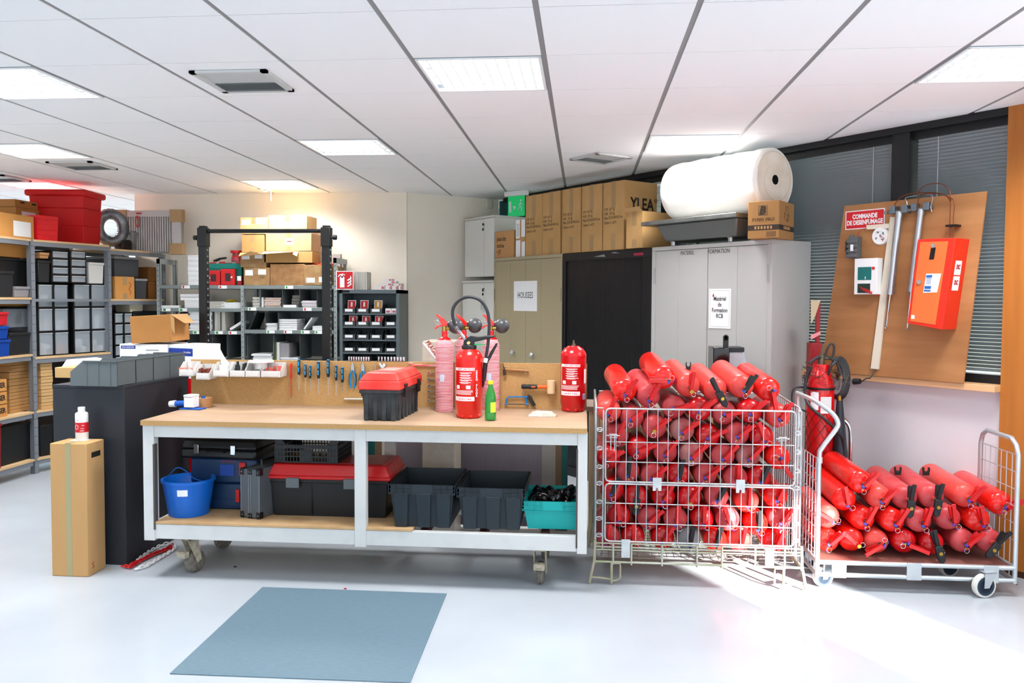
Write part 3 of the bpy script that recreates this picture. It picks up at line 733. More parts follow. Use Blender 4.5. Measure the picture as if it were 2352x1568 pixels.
# sockets standing on the top edge of the board
ys = TBY+.01
for rowk, (xa, xb, n, hh, lab_) in enumerate(((88, 272, 9, .016, 'left'), (365, 600, 9, .017, 'right'))):
    xs0 = G.px(ox+xa*k2, 825, ys)[0]; xs1 = G.px(ox+xb*k2, 825, ys)[0]
    r_ = thing('socket_rail', 'metal rail of chrome sockets on top of the tool board, '+('further left' if rowk == 0 else 'behind the toolbox'), 'socket rail', ((xs0+xs1)/2, ys, tbt), group='socket rails on the tool board')
    MB().bx((xs0-xs1)/2-.015, (xs1-xs0)/2+.015, -.008, .008, .0, .004).build('rail', dk, r_)
    names = ['smallest', 'second', 'third', 'fourth', 'middle', 'sixth', 'seventh', 'eighth', 'last']
    s0 = None
    for i in range(n):
        f = i/(n-1); rr = (.0055+.0035*f) if rowk else .0055+.0015*f
        x = xs0+(xs1-xs0)*f
        lb = 'chrome socket on the %s socket rail, %s from the left end' % (lab_, names[i]) if i not in (0, 4, 8) else 'chrome socket on the %s socket rail, the %s of the row' % (lab_, {0: 'leftmost', 4: 'middle', 8: 'rightmost'}[i])
        o = MB().lathe([(rr*.8, 0), (rr*.8, hh*.5), (rr, hh*.55), (rr, hh*1.5), (rr*.6, hh*1.5), (rr*.6, hh*1.2), (0, hh*1.2)], 12).build('socket', chrome, loc=(x, ys, tbt+.004))
        tag(o, lb, 'socket', 'chrome sockets on the tool board')
# spanners stacked behind the toolbox
def spanner(label, px, py, L, w, ring=False):
    x, z = P2(px, py)
    o = thing('spanner', label, 'spanner', (x, TBY-.010, z), group='spanners on the tool board')
    mb = MB().bx(0, L, -.003, .003, -w*.4, w*.4)
    if ring:
        mb.m = Matrix.Rotation(PI/2, 4, 'X'); mb.lathe([(w*.7, -.004), (w*1.4, -.004), (w*1.4, .004), (w*.7, .004), (w*.7, -.004)], 16, (0, 0, 0)); mb.m = Matrix.Identity(4)
    else: mb.prism([(-w*1.5, w), (0, w*1.2), (w, w*.5), (w, -w*.5), (0, -w*1.2), (-w*1.5, -w), (-w*1.2, -w*.4), (-w*.2, -w*.3), (-w*.2, w*.3), (-w*1.2, w*.4)], -.004, .004)
    mb.build('shank', chrome, o, bev=.0008); return o
spanner('big chrome spanner at the top of the stack behind the slim extinguishers', 670, 805, .19, .014)
for i, (yy, ww) in enumerate(((880, .0075), (940, .007), (1000, .0065), (1050, .006), (1095, .0055), (1138, .005))):
    spanner('chrome spanner on the tool board behind the toolbox, %s below the biggest' % ['first', 'second', 'third', 'fourth', 'fifth', 'sixth'][i], 835, yy, .15-.012*i, ww, True)
spanner('chrome spanner end showing between the sleeved extinguisher and the hammer', 1400, 805, .02, .012)
# hammer, mallet, hacksaw
x, z = P2(1540, 850); o = thing('hammer', 'claw hammer with a plain wooden handle hung at the top right of the tool board', 'hammer', (x, TBY-.014, z))
MB().prism([(-.012, .045), (-.008, .022), (-.004, .022), (.004, -.0), (.008, -.028), (-.010, -.032), (-.012, -.0), (-.006, .01), (-.010, .02), (-.0125, .045)], -.011, .011).build('hammer_head', M('rusty_head', '4a3a30', .5, .6), o, bev=.001)
hp2 = smooth_path([(.0, 0, .005), (.03, 0, .004), (.06, 0, .001), (.10, 0, .0), (.13, 0, -.002), (.145, 0, -.002)], 3)
MB().tube(hp2, [.007]*4+[.0085]*4+[.010]*(len(hp2)-8), 12, flat=.8).build('handle', M('handle_wood', 'a97a45', .5, col2='946637', nscale=6, stretch=(.5, 4, 4)), o)
hk = MB()
for xx, zz in ((.0, .02), (.0, -.018), (.128, .006), (.128, -.016)): hk.cyl((xx, .0, zz), (xx, .02, zz), .003, n=8)
hk.build('hook', chrome, o)
x, z = P2(1972, 1005); o = thing('mallet', 'mallet with a pale wooden head and black and orange handle on the tool board', 'mallet', (x, TBY-.028, z))
MB().cyl((0, 0, -.041), (0, 0, .041), .0255, n=28).build('mallet_head', M('pale_beech', 'd9bd93', .55), o, bev=.004)
MB().tube([(-.02, 0, 0), (-.03, 0, 0), (-.06, 0, 0), (-.085, 0, 0)], [.010, .012, .0115, .012], 14).build('orange_grip', orange_m, o)
MB().tube([(-.083, 0, 0), (-.12, 0, 0), (-.15, 0, .0), (-.172, 0, .0), (-.18, 0, .0)], [.0125, .0145, .0135, .015, .011], 14).build('black_grip', M('grip_black', '1d1f22', .6), o)
MB().bx(-.12, -.095, -.0155, -.0115, -.004, .004).build('grip_stripe', orange_m, o, bev=.002)
x, z = P2(1545, 1165); o = thing('hacksaw', 'blue framed hacksaw hung below the mallet on the tool board', 'hacksaw', (x, TBY-.012, z))
MB().tube([(.004, 0, .0), (.006, 0, .03), (.018, 0, .043), (.10, 0, .045), (.13, 0, .044), (.14, 0, .046)], .0045, 8).tube([(.128, 0, .044), (.128, 0, .02), (.132, 0, .002)], .005, 8).cyl((-.005, 0, 0), (.012, 0, -.003), .005, n=10).cyl((.124, 0, 0), (.14, 0, 0), .006, n=10).build('saw_frame', M('saw_blue', '1878bd', .35), o)
MB().bx(.012, .125, -.0008, .0008, -.004, .002).build('blade', dk, o, smooth=0)
MB().tube([(.135, 0, .047), (.15, 0, .04), (.162, 0, .015), (.176, 0, -.008)], .0125, 10, flat=.7).build('handle', M('grip_black'), o)

# ---- clear bins hooked along the top of the board, white reel
binm = M('clear_bin', 'e9e6e2', .35, alpha=.72, col2='f2f0ee', nscale=5)
def binz(label, xa, xb, yt, yb, dz=0, wh=.075):
    a, _ = G.px(320+xa*K, 850, TBY-.06); b, _ = G.px(320+xb*K, 850, TBY-.06); zt = G.px(600, 800+yt*K, TBY-.05)[1]; zb_ = G.px(600, 800+yb*K, TBY-.09)[1]
    o = thing('storage_bin', label, 'storage bin', ((a+b)/2, TBY, zb_), group='clear storage bins on the tool board')
    w = (b-a)/2; h = zt-zb_
    mb = MB(); t = .0025; D = .105
    mb.bx(-w, w, -D, 0, 0, t).bx(-w, w, -t, 0, 0, h)
    for s in (-1, 1):
        xx = sorted((s*w, s*(w-t))); P = [(-D, 0), (0, 0), (0, h), (-.045, h), (-D, h*.45)]
        mb.add([(xx[0], y, z) for y, z in P]+[(xx[1], y, z) for y, z in P], [tuple(range(5)), tuple(reversed(range(5, 10)))]+[((i+1) % 5, i, 5+i, 5+(i+1) % 5) for i in range(5)])
    mb.bx(-w, w, -D, -D+t, 0, h*.45)
    mb.build('bin_body', binm, o, smooth=0)
    MB().bx(-w*.8, w*.8, -D-.003, -D, h*.08, h*.36).build('label_slot', binm, o, bev=.001)
    return o, w, h
bl_ = [(432, 575, 'leftmost, with orange wires'), (600, 735, 'the second, sitting lower'), (770, 925, 'the third, holding a clear bag'), (935, 1085, 'the fourth, with black clips'), (1090, 1235, 'the fifth, under the white reel'), (1245, 1440, 'the rightmost, with blue and red bits')]
for i, (a, b, t_) in enumerate(bl_):
    o, w, h = binz('clear plastic storage bin on the tool board, '+t_, a, b, 140 if i != 1 else 165, 285 if i != 1 else 318)
    q = o.location
    if i == 0:
        mb = MB()
        for k in range(7): mb.tube([(-w*.9-.03*rnd.random()+.02, -.10-.01*rnd.random(), h*.5+.01*rnd.random()), (0, -.06, h*.55), (w*.7, -.04, h*.3+.02*rnd.random())], .0012, 4)
        c = mb.build('wire_bundle', M('orange_wire', 'f06a4a', .5)); c.location = q; tag(c, 'loose orange wires in the leftmost clear bin', 'wires', kind='stuff')
    if i == 2:
        mb = MB().add([(-w*.6, -.03, h*.5), (w*.4, -.05, h*.5), (w*.3, -.02, h*.9), (-.01, -.03, h*1.35), (-w*.6, -.04, h*1.9), (-w*.9, -.02, h*1.85)], [(0, 1, 2, 3), (0, 3, 4, 5)]).bx(-w*.6, w*.5, -.06, -.02, .004, h*.8)
        c = mb.build('plastic_bag', M('bag_film', 'f2f4f5', .25, alpha=.8)); c.location = q; tag(c, 'clear plastic bag sticking up out of the third clear bin', 'bag')
    if i in (1, 3, 5):
        colr = {1: ('7a3a2a', 'brown and white'), 3: ('1c2224', 'black'), 5: ('e06a5a', 'salmon')}[i]
        mb = MB()
        for k in range(16): mb.box((rnd.uniform(-w*.7, w*.7), -.05+rnd.uniform(-.035, .03), .012+rnd.uniform(0, h*(.5 if i != 3 else .75))), (.012, .012, .02+.015*rnd.random()))
        c = mb.build('small_fittings', M('bits_%d' % i, colr[0], .5)); c.location = q; tag(c, 'heap of small %s fittings in a clear bin' % colr[1], 'fittings', kind='stuff')
x, z = G.px(320+1218*K, 800+150*K, TBY-.05)
o = thing('reel', 'flat white plastic reel lying on top of the clear bins', 'reel', (x, TBY-.05, G.px(600, 800+142*K, TBY-.05)[1]+.002))
roll(MB(), (0, 0, 0), .028, .077, .012, 40).build('flange', white_pl, o, bev=.002)
roll(MB(), (0, 0, -.04), .026, .036, .04, 32).build('core', white_pl, o)
# ================================================================ extinguisher used in the piles (length runs back along +y, dome faces -y)
fbody = None; exn = 0
valvem = M('valve_brass', '8a7a4a', .35, .9); valved = M('valve_grey', '55524c', .45, .7)
def pile_proto(kind, rad, L, bodym):
    """kind: lever, black, nozzle, front"""
    t = thing('fire_extinguisher', 'x', 'fire extinguisher', (0, 0, -5))
    mb = MB(); mb.m = Matrix.Rotation(PI/2, 4, 'X')      # z -> -y : dome towards -y
    pr = [(rad*.55, -L), (rad*.85, -L+.004), (rad, -L+.03), (rad, -rad*.55-.02)]
    for i in range(1, 10):
        a = i/9*PI/2; pr.append((max(.014, rad*math.cos(a)), -rad*.55-.02+rad*.62*math.sin(a)))
    pr += [(.014, .006), (0, .006)]
    mb.lathe(pr, 32).build('cylinder', bodym, t)
    v = MB(); v.cyl((0, 0, 0), (0, -.024, 0), .0125, n=14).cyl((0, -.018, -.022), (0, -.018, .022), .0075, n=10).cyl((0, -.014, 0), (0, -.032, 0), .008, n=8)
    v.build('valve', valvem if kind != 'lever' else valved, t)
    lv = MB()
    lv.m = Matrix.Rotation(.12, 4, 'X')
    lv.bx(-.010, .010, -.042, -.034, .0, .105).bx(-.010, -.008, -.042, -.024, -.012, .09).bx(.008, .010, -.042, -.024, -.012, .09)
    lv.m = Matrix.Translation((0, .006, 0)) @ Matrix.Rotation(-.30, 4, 'X')
    lv.bx(-.012, .012, -.034, -.030, .01, .075).bx(-.012, -.010, -.034, -.02, .01, .07).bx(.010, .012, -.034, -.02, .01, .07)
    lv.build('lever', {'black': blackr, 'nozzle': blackr}.get(kind, redp), t, bev=.0012)
    rg_ = MB().tube([(.017+.012*math.cos(a*PI/6), -.03, -.03+.013*math.sin(a*PI/6)) for a in range(12)], .0012, 5, True)
    rg_.build('pin_ring', chrome, t)
    if kind == 'nozzle':
        n_ = MB(); n_.prism([(-.02, .01), (-.017, -.07), (0, -.088), (.017, -.07), (.02, .01)], -.052, -.03); n_.build('nozzle_head', blackr, t, bev=.004)
        MB().cyl((0, -.05, -.03), (0, -.056, -.03), .011, .009, n=18).cyl((0, -.056, -.03), (0, -.0575, -.03), .004, n=10).build('nozzle_tip', brass, t)
    elif kind == 'front':
        MB().cyl((0, -.03, -.012), (0, -.05, -.012), .009, n=12).cyl((0, -.05, -.012), (0, -.054, -.012), .011, n=8).build('outlet', brass, t)
    else:
        MB().cyl((.002, -.028, -.022), (.002, -.036, -.026), .0055, n=8).build('outlet', brass, t)
    if kind in ('lever', 'black'):
        MB().box((-.008, -.036, -.012), (.017, .006, .010)).tube([(-.008, -.036, -.01), (-.002, -.04, -.035), (.008, -.036, -.045)], .001, 4).build('seal', M('seal_blue', '1d3fb8', .4), t)
    return t
bodies = {'r': red, 'b': redb, 'd': redd, 'g': redg, 'f': redf}
PROT = {}
def pile_ext(kind, bk, rad, L, label, loc, yaw, pitch, roll, group):
    key = (kind, bk, round(rad, 3), L)
    # local: roll about own axis (y), then pitch up the tail, then yaw
    R_ = Matrix.Rotation(yaw, 3, 'Z') @ Matrix.Rotation(pitch, 3, 'X') @ Matrix.Rotation(roll, 3, 'Y')
    eu = R_.to_euler()
    if key not in PROT:
        PROT[key] = pile_proto(kind, rad, L, bodies[bk]); o = PROT[key]
        o['label'] = label; o['group'] = group; o.location = loc; o.rotation_euler = eu; return o
    return dup(PROT[key], label, loc=loc, rot=eu, group=group)
# the cage pile, read from the photograph: (x, y, kind, colour, lever turn in degrees, picture scale origin)
raw = [  # x, y in the upper detail; lever angle measured from up, clockwise
 (225, 640, 'lever', 'f', 20, 1), (430, 440, 'lever', 'b', 30, 1), (670, 490, 'lever', 'd', 25, 1), (815, 315, 'lever', 'b', -88, 1), (1065, 390, 'front', 'f', 5, 1), (1345, 440, 'nozzle', 'f', -28, 1),
 (1610, 400, 'black', 'f', 30, 1), (1880, 430, 'lever', 'b', 170, 1), (915, 600, 'lever', 'd', 75, 1), (1170, 620, 'lever', 'r', 50, 1), (1430, 660, 'lever', 'd', 75, 1), (1680, 640, 'lever', 'r', 45, 1), (1970, 690, 'lever', 'f', 30, 1),
 (490, 700, 'lever', 'd', 50, 1), (720, 800, 'front', 'd', 50, 1), (1000, 830, 'lever', 'g', 52, 1), (1260, 890, 'lever', 'r', 60, 1), (1550, 860, 'lever', 'd', 48, 1), (1800, 900, 'lever', 'r', -20, 1), (340, 880, 'lever', 'd', 25, 1),
 (560, 1020, 'lever', 'r', 65, 1), (830, 1050, 'lever', 'd', 35, 1), (1090, 1080, 'lever', 'g', 45, 1), (1410, 1090, 'lever', 'd', 40, 1), (1680, 1120, 'lever', 'g', 40, 1), (1970, 1110, 'lever', 'b', 150, 1), (240, 1120, 'lever', 'r', 55, 1),
 (430, 1230, 'black', 'd', 5, 1), (700, 1290, 'lever', 'd', 45, 1), (960, 1270, 'black', 'r', 10, 1), (1240, 1290, 'lever', 'd', 50, 1), (1540, 1310, 'lever', 'd', 0, 1), (1800, 1330, 'black', 'r', 20, 1),
 (290, 300, 'black', 'r', 20, 2), (530, 370, 'nozzle', 'r', 5, 2), (810, 370, 'lever', 'r', 25, 2), (1070, 380, 'front', 'r', 30, 2), (1340, 350, 'black', 'd', 25, 2), (1660, 430, 'lever', 'f', 0, 2), (1940, 440, 'lever', 'b', 20, 2),
 (360, 560, 'lever', 'r', -5, 2), (662, 590, 'lever', 'd', 45, 2), (930, 600, 'lever', 'd', 5, 2), (1200, 590, 'lever', 'r', 0, 2), (1460, 600, 'lever', 'd', -20, 2), (1760, 640, 'black', 'b', 0, 2), (2030, 650, 'lever', 'd', 30, 2),
 (250, 780, 'lever', 'd', 5, 2), (500, 790, 'lever', 'r', 0, 2), (800, 850, 'lever', 'r', 30, 2), (1065, 830, 'black', 'w', 8, 2), (1330, 840, 'black', 'b', 12, 2), (1585, 840, 'lever', 'f', 10, 2), (1960, 830, 'lever', 'r', 20, 2)]
bodies['w'] = M('grey_extinguisher', '85878a', .4)
CR, CY0 = .0645, 4.405
pts = []
for i, (x, y, k, c, a, o_) in enumerate(raw):
    px = 1340+x/4.3556; py = (800 if o_ == 1 else 1060)+y/4.3556
    top = i < 13
    yy = CY0+.035+((i*37) % 11)*.003
    X, Z = G.px(px, py, yy)
    pts.append([X, Z, yy, k, c, a, top, i])
for it in range(250):           # settle: push overlapping circles apart
    for i in range(len(pts)):
        for j in range(i):
            dx = pts[i][0]-pts[j][0]; dz = pts[i][1]-pts[j][1]; d_ = math.hypot(dx, dz)
            if d_ < 2*CR+.0005:
                k = (2*CR+.0005-d_)/2/max(d_, 1e-4)*.9
                pts[i][0] += dx*k; pts[i][1] += dz*k; pts[j][0] -= dx*k; pts[j][1] -= dz*k
        pts[i][0] = min(max(pts[i][0], .143), 1.072); pts[i][1] = max(pts[i][1], .222)
# name rows and places
rows = []
for p in sorted(pts, key=lambda p: -p[1]):
    for r in rows:
        if abs(r[0]-p[1]) < .052 and len(r[1]) < 9: r[1].append(p); break
    else: rows.append([p[1], [p]])
ordn = ['first', 'second', 'third', 'fourth', 'fifth', 'sixth', 'seventh', 'eighth', 'ninth', 'tenth', 'eleventh', 'twelfth']
colw = {'r': 'red', 'b': 'bright red', 'd': 'dusty red', 'g': 'dirty greyed', 'f': 'faded red', 'w': 'grey'}
kinw = {'lever': 'red lever', 'black': 'black lever', 'nozzle': 'black nozzle head', 'front': 'brass outlet'}
for ri, (z_, r) in enumerate(rows):
    r.sort(key=lambda p: p[0])
    for ci, p in enumerate(r):
        X, Z, yy, k, c, a, top, i = p
        cw_ = ['first', 'second', 'third', 'fourth', 'fifth', 'sixth', 'seventh', 'eighth', 'ninth'][ci]
        lab = '%s extinguisher with %s in the cage, row %s down, %s from left' % (colw[c], kinw[k], ['one', 'two', 'three', 'four', 'five', 'six', 'seven', 'eight', 'nine', 'ten', 'eleven', 'twelve', 'thirteen'][ri], cw_)
        pit = -.02; yw = 0
        if i in (1, 2, 3, 4, 5, 6, 7): pit = -.10; yw = .10
        pile_ext(k, c, CR, .50, lab, (X, yy, Z), yw, -pit*0+(.12 if i in (1, 2, 3, 4, 5, 6, 7) else .015), math.radians(a), 'extinguishers piled in the wire cage')
# fork clips on two of the upper bodies
for (px, py) in ((1581, 843),):
    x, z = G.px(px, py, 4.66); c = MB(); c.prism([(-.012, -.015), (.012, -.015), (.013, .0), (.016, .012), (.013, .03), (.009, .028), (.010, .012), (.004, .004), (-.004, .004), (-.010, .012), (-.009, .028), (-.013, .03), (-.016, .012), (-.013, 0)], -.006, .006)
    o = c.build('hose_clip', black, loc=(x, 4.66, z), bev=.001); tag(o, 'black fork shaped hose clip standing on an extinguisher of the cage', 'clip')

# ================================================================ the wire cage
CX0, CX1, CYF, CYB = .10, 1.125, 4.372, 5.02
ZB, ZR = .155, .955
cg = thing('wire_cage', 'galvanised wire mesh cage full of red fire extinguishers', 'cage', ((CX0+CX1)/2, CYF, 0))
o_ = Vector((-(CX0+CX1)/2, -CYF, 0))
def T(mb): mb.m = Matrix.Translation(o_); return mb
def rod(mb, a, b, r=.0022, n=6): mb.cyl(a, b, r, n=n)
def panel(x0, x1, z0, z1, y, nv, hz, r=.0022, fr=.005):
    mb = T(MB()); c = .022
    P = [(x0+c, y, z0), (x1-c, y, z0), (x1-.006, y, z0+.006), (x1, y, z0+c), (x1, y, z1-c), (x1-.006, y, z1-.006), (x1-c, y, z1), (x0+c, y, z1), (x0+.006, y, z1-.006), (x0, y, z1-c), (x0, y, z0+c), (x0+.006, y, z0+.006)]
    mb.tube(P, fr, 8, True)
    for i in range(1, nv): x = x0+(x1-x0)*i/nv; rod(mb, (x, y-.004, z0), (x, y-.004, z1), r)
    for z in hz: rod(mb, (x0, y, z), (x1, y, z), r+.0006)
    return mb
zpx = lambda py: G.px(1600, py, CYF)[1]
fx0, fx1 = G.px(1391, 1020, CYF)[0], G.px(1827, 1020, CYF)[0]
panel(fx0, fx1, zpx(1110), zpx(941), CYF, 18, [zpx(1018), zpx(1064)]).build('front_gate', zinc, cg)
panel(fx0, fx1, zpx(1248), zpx(1115), CYF, 18, [zpx(1160), zpx(1206)]).build('lower_front_gate', zinc, cg)
for px in (1509, 1700):
    gx = T(MB()); x = G.px(px, 1110, CYF)[0]; gx.prism([(x-.023, zpx(1128)), (x-.007, zpx(1128)), (x-.004, zpx(1121)), (x+.004, zpx(1121)), (x+.007, zpx(1128)), (x+.023, zpx(1128)), (x+.023, zpx(1098)), (x-.023, zpx(1098))], CYF-.012, CYF-.009)
    gx.build('gate_catch', zinc, cg, smooth=0)
for px, y0, y1 in ((1437, 1242, 1284), (1767, 1254, 1296)):
    x = G.px(px, 1260, CYF)[0]; T(MB()).bx(x-.023, x+.023, CYF-.012, CYF-.009, zpx(y1), zpx(y0)).build('lower_catch', zinc, cg, smooth=0)
for side, X in (('left', CX0-.03), ('right', CX1+.02)):
    mb = T(MB()); yb = CYB
    P = [(X, CYF+.01, ZB), (X, yb, ZB), (X, yb, ZR-.02+.03), (X, yb-.03, ZR+.03), (X, CYF+.05, ZR+.01), (X, CYF+.01, ZR-.02)]
    mb.tube(P, .006, 8, True)
    for i in range(1, 13): y = CYF+.01+(yb-CYF)*i/13; rod(mb, (X, y, ZB), (X, y, ZR+.02*i/13+.005))
    for i in range(1, 8): z = ZB+(ZR-ZB)*i/8; rod(mb, (X, CYF+.01, z), (X, yb, z), .0028)
    # front hinge loops
    xf = fx0-.012 if side == 'left' else fx1+.012
    rod(mb, (X, CYF+.01, ZB), (X, CYF+.01, ZR), .005, 8)
    rod(mb, (xf, CYF+.004, ZB+.03), (xf, CYF+.004, ZR-.01), .0045, 8)
    rod(mb, (X, CYF+.01, ZR), (xf, CYF+.004, ZR), .004, 8)
    for z in (.84, .74, .64, .55, .45, .36, .27):
        mb.tube([(X+.02*(1 if side == 'left' else -1)+.0+.016*math.cos(t*PI/6), CYF-.006, z+.010*math.sin(t*PI/6)) for t in range(12)], .0026, 6, True)
        rod(mb, (X, CYF+.01, z), (xf, CYF+.004, z-.004), .003)
    mb.build('side_panel', zinc, cg)
mb = T(MB())
mb.tube([(CX0, CYB, ZB), (CX1, CYB, ZB), (CX1, CYB, ZR+.02), (CX0, CYB, ZR+.02)], .006, 8, True)
for i in range(1, 16): x = CX0+(CX1-CX0)*i/16; rod(mb, (x, CYB, ZB), (x, CYB, ZR+.02))
for i in range(1, 8): z = ZB+(ZR-ZB)*i/8; rod(mb, (CX0, CYB, z), (CX1, CYB, z))
mb.build('back_panel', zinc, cg)
# gate handles
for px, s in ((1408, 1), (1797, -1)):
    x = G.px(px, 1010, CYF)[0]; z0_ = zpx(1036); z1_ = zpx(1000)
    T(MB()).tube([(x-.02, CYF-.012, z1_), (x+.02, CYF-.012, z1_), (x+.02, CYF-.012, z1_-.015), (x-.02, CYF-.012, z1_-.018)], .003, 6, True).tube([(x-.012*s, CYF-.016, z1_-.005), (x-.012*s, CYF-.016, z0_), (x+.008*s, CYF-.016, z0_), (x+.008*s, CYF-.016, z1_-.005)], .003, 6, True).cyl((x-.035, CYF-.012, z1_-.006), (x+.035, CYF-.012, z1_-.006), .003, n=6).build('gate_handle', zinc, cg)
# base: floor mesh, skirt, legs
bm_ = T(MB())
for i in range(0, 27): x = CX0+.005+(CX1-CX0-.01)*i/26; bm_.tube([(x, CYF+.02, .150), (x+.01, CYF+.2, .138), (x, CYF+.4, .134), (x, CYB-.01, .135)], .002, 5)
for i in range(0, 12): y = CYF+.03+(CYB-CYF-.05)*i/11; bm_.tube([(CX0, y, .142), (CX0+.4, y, .136), (CX0+.7, y, .136), (CX1, y, .142)], .0025, 5)
bm_.build('floor_mesh', M('rusty_wire', '8d7f78', .5, .5), cg)
sk = T(MB())
for z in (.225, .19, .205): sk.cyl((CX0-.03, CYF-.002, z), (CX1+.03, CYF-.002, z), .004, n=8)
sk.cyl((CX0-.03, CYF-.004, .125), (CX1+.03, CYF-.004, .125), .0065, n=8).cyl((CX0-.03, CYB, .125), (CX1+.03, CYB, .125), .0065, n=8)
for x in (CX0-.03, CX1+.03): sk.cyl((x, CYF-.004, .125), (x, CYB, .125), .0065, n=8)
for f in (.0, .09, .18, .33, .50, .62, .78, .92, 1.): x = CX0-.03+(CX1-CX0+.06)*f; sk.cyl((x, CYF-.006, .112), (x, CYF-.006, .228), .0055, n=8)
sk.build('skirt', M('galvanised_dirty', 'c3c4ba', .4, .5, col2='9aa07c', nscale=5), cg)
for (x, s) in ((CX0-.03, -1), (CX1+.03, 1)):
    for y in (CYF-.004, CYB):
        yy = -1 if y < 4.6 else 1
        lg = T(MB()); foot = (x+s*.028, y+.02*yy*0, .007)
        P = [(x, y, .24), (x+s*.004, y, .13), foot]
        lg.tube(P, .008, 8)
        xi = x-s*.09
        lg.tube([(x+s*.022, y+.01, .035), (x-s*.03, y+.008, .034), (xi, y, .03)], .006, 8)
        lg.tube([(xi, y, .125), (xi-s*.0, y, .008)], .0075, 8).tube([(xi, y, .118), (xi-s*.045, y, .118), (xi-s*.047, y, .10), (xi-s*.047, y, .04), (xi-s*.03, y, .025), (xi, y, .02)], .0055, 8)
        lg.build('leg', M('leg_rusty', 'b5a794', .5, .4, col2='9aa285', nscale=8), cg)

# ================================================================ the cart
KX0, KX1 = 1.245, 2.245; KY0, KY1 = 4.40, 4.80; KZ = .150
ct = thing('roll_cart', 'steel roll cart with mesh ends carrying a row of red extinguishers', 'cart', ((KX0+KX1)/2, KY0, 0))
o_ = Vector((-(KX0+KX1)/2, -KY0, 0))
galv = M('galv_steel', 'b9c2c8', .35, .6, col2='c8ced2', nscale=8)
T(MB()).bx(KX0+.02, KX1-.02, KY0+.02, KY1-.02, KZ-.004, KZ+.006).build('deck', M('deck_brown', '8a5a50', .6), ct, smooth=0)
fr = T(MB())
for z in (KZ, .085): fr.cyl((KX0, KY0, z), (KX1, KY0, z), .0125, n=12)
fr.cyl((KX0, KY1, KZ), (KX1, KY1, KZ), .0125, n=12).cyl((KX0, KY1, .085), (KX1, KY1, .085), .0125, n=12)
for x in (KX0, KX1):
    for z in (KZ, .085): fr.cyl((x, KY0, z), (x, KY1, z), .0125, n=12)
fr.build('base_frame', galv, ct)
for px in (1926, 2098, 2275):
    x = G.px(px, 1300, KY0)[0]; T(MB()).bx(x-.037, x+.037, KY0-.014, KY0-.004, .072, .162).build('bracket', galv, ct, bev=.002)
def cwheel(x, y, yaw, rr=.062, mat2=M('tyre_white', 'd8d8d0', .5)):
    w = bpy.data.objects.new('castor', None); COL.objects.link(w); w.parent = ct; w.location = (x+o_.x, y+o_.y, 0); w.rotation_euler = (0, 0, yaw)
    m_ = MB(); m_.m = Matrix.Translation((0, .02, rr)) @ Matrix.Rotation(PI/2, 4, 'Y')
    m_.lathe([(rr*.8, -.016), (rr*.97, -.014), (rr, -.006), (rr, .006), (rr*.97, .014), (rr*.8, .016), (rr*.8, -.016)], 32).build('tyre', mat2, w)
    m_ = MB(); m_.m = Matrix.Translation((0, .02, rr)) @ Matrix.Rotation(PI/2, 4, 'Y')
    m_.lathe([(rr*.62, -.017), (rr*.8, -.017), (rr*.8, .017), (rr*.62, .017), (rr*.62, -.017)], 32).build('rim', M('rim_blue', '26364a', .5), w)
    m_ = MB(); m_.m = Matrix.Translation((0, .02, rr)) @ Matrix.Rotation(PI/2, 4, 'Y')
    m_.lathe([(.0, -.014), (rr*.62, -.012), (rr*.62, .012), (0, .014)], 32).build('hub', M('hub_grey', 'c5cacd', .45), w)
    f = MB()
    for s in (-1, 1): f.add([(s*.02, -.035, .135), (s*.02, .03, .135), (s*.02, .034, rr-.008), (s*.02, .006, rr-.008), (s*.024, -.035, .135), (s*.024, .03, .135), (s*.024, .034, rr-.008), (s*.024, .006, rr-.008)], [(0, 1, 2, 3), (7, 6, 5, 4), (0, 4, 5, 1), (1, 5, 6, 2), (2, 6, 7, 3), (3, 7, 4, 0)])
    f.bx(-.024, .024, -.035, .03, .13, .137).build('fork', galv, w)
cwheel(1.31, 4.46, PI/2+.3, .055); cwheel(2.10, 4.38, PI/2+.25); cwheel(2.06, 4.70, 1.9); cwheel(1.31, 4.74, 1.3)
def end_frame(X, zt, name):
    mb = T(MB()); yb = KY1; r = .0125
    P = [(X, KY0, .07), (X, KY0, zt-.08), (X, KY0+.02, zt-.03), (X, KY0+.07, zt), (X, yb-.07, zt), (X, yb-.02, zt-.03), (X, yb, zt-.08), (X, yb, .07)]
    mb.tube(P, r, 12)
    for i in range(1, 7): z = .2+(zt-.28)*i/6; rod(mb, (X, KY0, z), (X, yb, z), .0028)
    for i in range(1, 7): y = KY0+(yb-KY0)*i/7; rod(mb, (X, y, .085), (X, y, .2+(zt-.28)), .0028)
    return mb.build(name, galv, ct)
# left end: tall handle bent over at the top
mb = T(MB()); X = KX0
mb.tube(smooth_path([(X, KY0, .07), (X, KY0, .4), (X, KY0, .70), (X+.012, KY0-.005, .76), (X+.075, KY0-.02, .86), (X+.085, KY0-.02, .90), (X+.06, KY0+.0, .945), (X-.01, KY0+.05, 1.0), (X-.03, KY0+.10, 1.01)], 4)+[Vector((X-.03, KY1-.05, 1.01)), Vector((X-.02, KY1-.01, .97)), Vector((X, KY1, .8)), Vector((X, KY1, .07))], .0125, 12)
for i in range(0, 9): z = .2+.062*i; rod(mb, (X, KY0, z), (X, KY1, z), .0028)
for i in range(1, 7): y = KY0+(KY1-KY0)*i/7; rod(mb, (X, y, .085), (X, y, .70), .0028)
mb.build('end_frame', galv, ct)
T(MB()).cyl((X, KY0, .68), (X, KY0, .71), .017, n=14).build('clamp', galv, ct)
# right end leans a little forward to the camera side
end_frame(KX1, .82, 'end_frame')
